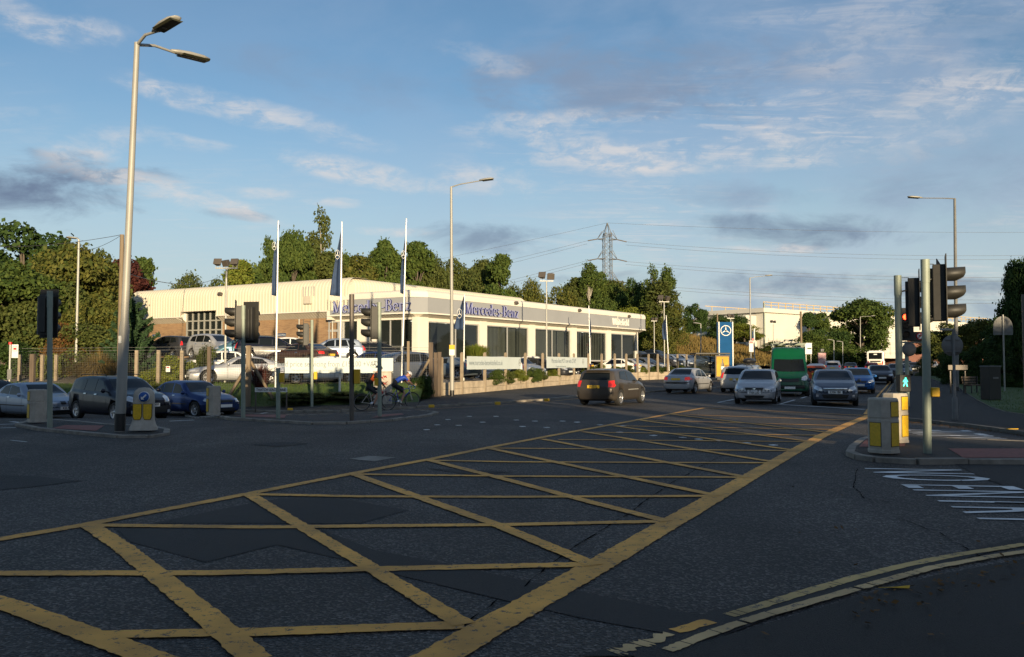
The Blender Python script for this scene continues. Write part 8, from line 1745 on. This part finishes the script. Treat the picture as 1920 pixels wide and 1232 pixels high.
def rider(name, loc, rz, J, mats, label, helmet, extra=None):
    """J: joint positions in bicycle space; one continuous skinned body coloured by nearest limb"""
    V = []; E = []; Rr = []
    def pt(p, r_): V.append(tuple(p)); Rr.append(r_); return len(V) - 1
    def chain(i, pts):
        for p, r_ in pts: k = pt(p, r_); E.append((i, k)); i = k
        return i
    hip = pt(J['hip'], (.15, .13)); ch = chain(hip, [(J['waist'], (.135, .115)), (J['chest'], (.165, .13)), (J['upper'], (.13, .10))]); nk = chain(ch, [(J['neck'], (.055, .055)), (J['head0'], (.065, .06)), (J['head1'], (.085, .095)), (J['head2'], (.07, .085))])
    f = Vector(J['face']).normalized(); h1 = Vector(J['head1'])
    segs = []
    for s_ in (-1, 1):
        L_ = 'R' if s_ < 0 else 'L'; sh = Vector(J['upper']) + Vector((-.01, s_ * .17, -.02)); el = Vector(J['elbow' + L_]); wr = Vector(J['hand' + L_]); hp = Vector(J['hip']) + Vector((0, s_ * .09, -.03)); kn = Vector(J['knee' + L_]); an = Vector(J['foot' + L_]); d = (wr - el).normalized()
        w = chain(ch, [(sh, (.062, .062)), (sh.lerp(el, .45), (.050, .052)), (el, (.040, .042)), (el.lerp(wr, .35), (.040, .040)), (wr, (.026, .03))]); palm = wr + d * .06; pm = chain(w, [(palm, (.030, .022))]); side = d.cross(Vector((0, 0, 1))).normalized()
        for k, (o_, l_) in enumerate(((-.028, .055), (-.010, .065), (.010, .060), (.028, .045))):
            b = palm + side * o_ + d * .03; chain(pm, [(b, (.009, .009)), (b + d * l_ * .4 + Vector((0, 0, -.022)), (.008, .008)), (b + Vector((0, 0, -.050)), (.0075, .0075))])
        chain(w, [(wr + d * .03 + side * .04 * s_ + Vector((0, 0, -.01)), (.010, .010)), (wr + d * .055 + side * .045 * s_ + Vector((0, 0, -.035)), (.009, .009))])
        an_ = chain(hip, [(hp, (.10, .10)), (hp.lerp(kn, .45), (.082, .085)), (kn, (.056, .058)), (kn.lerp(an, .3), (.055, .060)), (an + Vector((0, 0, .05)), (.034, .036))]); chain(an_, [(an + Vector((-.03, 0, .0)), (.036, .035)), (an + Vector((.08, 0, -.03)), (.042, .030)), (an + Vector((.17, 0, -.035)), (.032, .022))])
        segs += [('arm', sh, el), ('fore', el, wr), ('hand', wr, palm + d * .06), ('thigh', hp, hp.lerp(kn, .82)), ('calf', hp.lerp(kn, .9), an + Vector((0, 0, .07))), ('sock', an + Vector((0, 0, .10)), an + Vector((0, 0, .04))), ('shoe', an + Vector((-.04, 0, -.01)), an + Vector((.18, 0, -.035)))]
    segs += [('pelvis', Vector(J['hip']), Vector(J['waist'])), ('torso', Vector(J['waist']), Vector(J['upper'])), ('head', Vector(J['neck']) + (Vector(J['head0']) - Vector(J['neck'])) * .4, Vector(J['head2']))]
    me = bpy.data.meshes.new(name); me.from_pydata(V, E, []); o = bpy.data.objects.new('tmp_body', me); COL.objects.link(o); sk = o.modifiers.new('s', 'SKIN'); sk.use_smooth_shade = True
    for i, r_ in enumerate(Rr): me.skin_vertices[0].data[i].radius = r_
    me.skin_vertices[0].data[0].use_root = True; sb_ = o.modifiers.new('u', 'SUBSURF'); sb_.levels = 1; sb_.render_levels = 1
    dg = bpy.context.evaluated_depsgraph_get(); m2 = bpy.data.meshes.new_from_object(o.evaluated_get(dg)); bpy.data.objects.remove(o); m2.materials.clear()
    order = ['torso', 'arm', 'fore', 'hand', 'pelvis', 'thigh', 'calf', 'sock', 'shoe', 'head', 'panel']
    for k in order: m2.materials.append(M[mats[k]])
    for p in m2.polygons:
        c = p.center; best = (9, None)
        for nm, a, b in segs:
            ab = b - a; t = max(0, min(1, (c - a).dot(ab) / ab.length_squared)); dd = (c - (a + ab * t)).length / (1.6 if nm in ('torso', 'pelvis') else 1.15 if nm == 'thigh' else 1)
            if dd < best[0]: best = (dd, nm, t)
        nm = best[1]
        if nm == 'torso' and mats.get('side') and c.y < -.05 and best[2] > .35 and c.z < J['upper'][2] + .02: nm = 'panel'
        if nm == 'arm' and best[2] > .62: nm = 'panel' if best[2] < .74 and mats.get('cuff') else ('fore' if mats['arm'] != mats['fore'] else 'arm')
        p.material_index = order.index(nm); p.use_smooth = True
    body = bpy.data.objects.new('person', m2); COL.objects.link(body); body.location = loc; body.rotation_euler = (0, 0, rz); tag(body, label, 'person', 'cyclists')
    # face, ears, helmet
    up = (Vector(J['head2']) - Vector(J['head0'])).normalized(); f = (f - up * f.dot(up)).normalized(); s_ = up.cross(f); mb = MB(); c = h1
    mb.tube([c + f * .092 + up * .02, c + f * .118 - up * .012, c + f * .095 - up * .022], [.008, .014, .008], 6, mat=0)
    for q in (-1, 1): mb.tube([c + s_ * q * .083 + up * .02, c + s_ * q * .094, c + s_ * q * .083 - up * .025], [.010, .014, .008], 5, mat=0); mb.lathe([(0, -.012), (.011, 0), (0, .012)], 8, c + f * .086 + s_ * q * .032 + up * .018, mat=1)
    mb.tube([c + f * .090 - up * .048 - s_ * .022, c + f * .094 - up * .050, c + f * .090 - up * .048 + s_ * .022], .006, 5, mat=2); mb.build('face', [M['skin'], M['ink'], M['jersey_red']], body)
    mb = MB(); vs = []; n = 18; rings = 6
    for j in range(rings + 1):
        t = j / rings * math.pi * .52
        for k in range(n):
            a = 2 * math.pi * k / n; rad = math.sin(t); fx = math.cos(a) * rad * (.142 if math.cos(a) < 0 else .122); sy = math.sin(a) * rad * .098; vs.append(c + up * (.035 + .105 * math.cos(t)) + f * (fx - .012) + s_ * sy)
    mb.add(vs, [(j * n + k, j * n + (k + 1) % n, (j + 1) * n + (k + 1) % n, (j + 1) * n + k) for j in range(rings) for k in range(n)], smooth=True)
    h = mb.build('helmet', helmet, body, fix=False); so = h.modifiers.new('s', 'SOLIDIFY'); so.thickness = .018; mb = MB()
    for q in (-.05, 0, .05): mb.tube([c + up * (.035 + .112 * math.cos(t)) + f * (-.145 * math.sin(t) * (1 if t > 0 else .85) - .01) + s_ * q for t in np.linspace(-1.1, 1.3, 8)], .010, 4)
    mb.build('helmet_vent', M['black'], h)
    if extra: extra(body, c, f, s_, up)
    return body
BIKE1 = Vector((lx(702, 760, 34.6), 34.6, 0)); BIKE1.z = H(BIKE1.x, 34.6); BIKE2 = Vector((lx(751, 760, 35.6), 35.6, 0)); BIKE2.z = H(BIKE2.x, 35.6)
a1, a2 = R(12), R(28)
bicycle('bicycle', BIKE1, a1, M['frame_w'], M['frame_w'], 'cream framed bicycle with mudguard under the left cyclist', False)
bicycle('bicycle', BIKE2, a2, M['frame_b'], M['frame_w'], 'blue framed racing bicycle with drop handlebars under the right cyclist', True)
J1 = dict(hip=(-.27, 0, 1.00), waist=(-.20, 0, 1.14), chest=(-.04, 0, 1.34), upper=(.06, 0, 1.45), neck=(.12, 0, 1.54), head0=(.16, 0, 1.60), head1=(.19, 0, 1.68), head2=(.20, 0, 1.76), face=(1, -.25, -.15), elbowL=(.22, .26, 1.20), handL=(.37, .25, 1.02), elbowR=(.22, -.26, 1.20), handR=(.37, -.25, 1.02), kneeR=(.13, -.12, .66), footR=(-.04, -.13, .21), kneeL=(.20, .12, .84), footL=(-.14, .13, .50))
J2 = dict(hip=(-.30, 0, 1.00), waist=(-.20, 0, 1.13), chest=(-.02, 0, 1.23), upper=(.14, 0, 1.30), neck=(.24, 0, 1.34), head0=(.29, 0, 1.36), head1=(.36, 0, 1.40), head2=(.40, 0, 1.47), face=(.8, -.1, -.6), elbowL=(.32, .22, 1.10), handL=(.48, .20, .97), elbowR=(.32, -.22, 1.10), handR=(.48, -.20, .97), kneeR=(.12, -.12, .66), footR=(-.03, -.13, .21), kneeL=(.20, .12, .82), footL=(-.14, .13, .50))
def pack(body, c, f, s_, up):
    mb = MB(); mb.box((-.235, 0, 1.30), (.16, .30, .42), 0, tilt=Matrix.Rotation(R(28), 3, 'Y')); mb.build('backpack', M['jacket'], body, bevel=.05)
rider('person', BIKE1, a1, J1, dict(torso='jacket', arm='jacket', fore='jacket', hand='skin', pelvis='shorts', thigh='shorts', calf='skin', sock='shorts', shoe='shoe', head='skin', panel='orange', side=1), 'left cyclist sitting fairly upright in black with an orange side panel and backpack', M['helmet_b'], pack)
rider('person', BIKE2, a2, J2, dict(torso='jersey_blue', arm='jersey_blue', fore='skin', hand='glove', pelvis='shorts', thigh='shorts', calf='skin', sock='sock', shoe='shoe', head='skin', panel='jersey_red', cuff=1), 'right cyclist bent low over drop handlebars in a blue and red jersey and silver helmet', M['helmet_s'])
b1 = [o for o in bpy.data.objects if o.name == 'bicycle'][0]
mb = MB(); mb.box((-.30, 0, .86), (.14, .10, .12)); mb.build('saddle_bag', M['black'], b1, bevel=.02)
mb = MB(); mb.tube([(-.5 + .365 * math.cos(R(a)), 0, .338 + .365 * math.sin(R(a))) for a in range(40, 190, 15)], .012, 5); mb.build('mudguard', M['black'], b1)
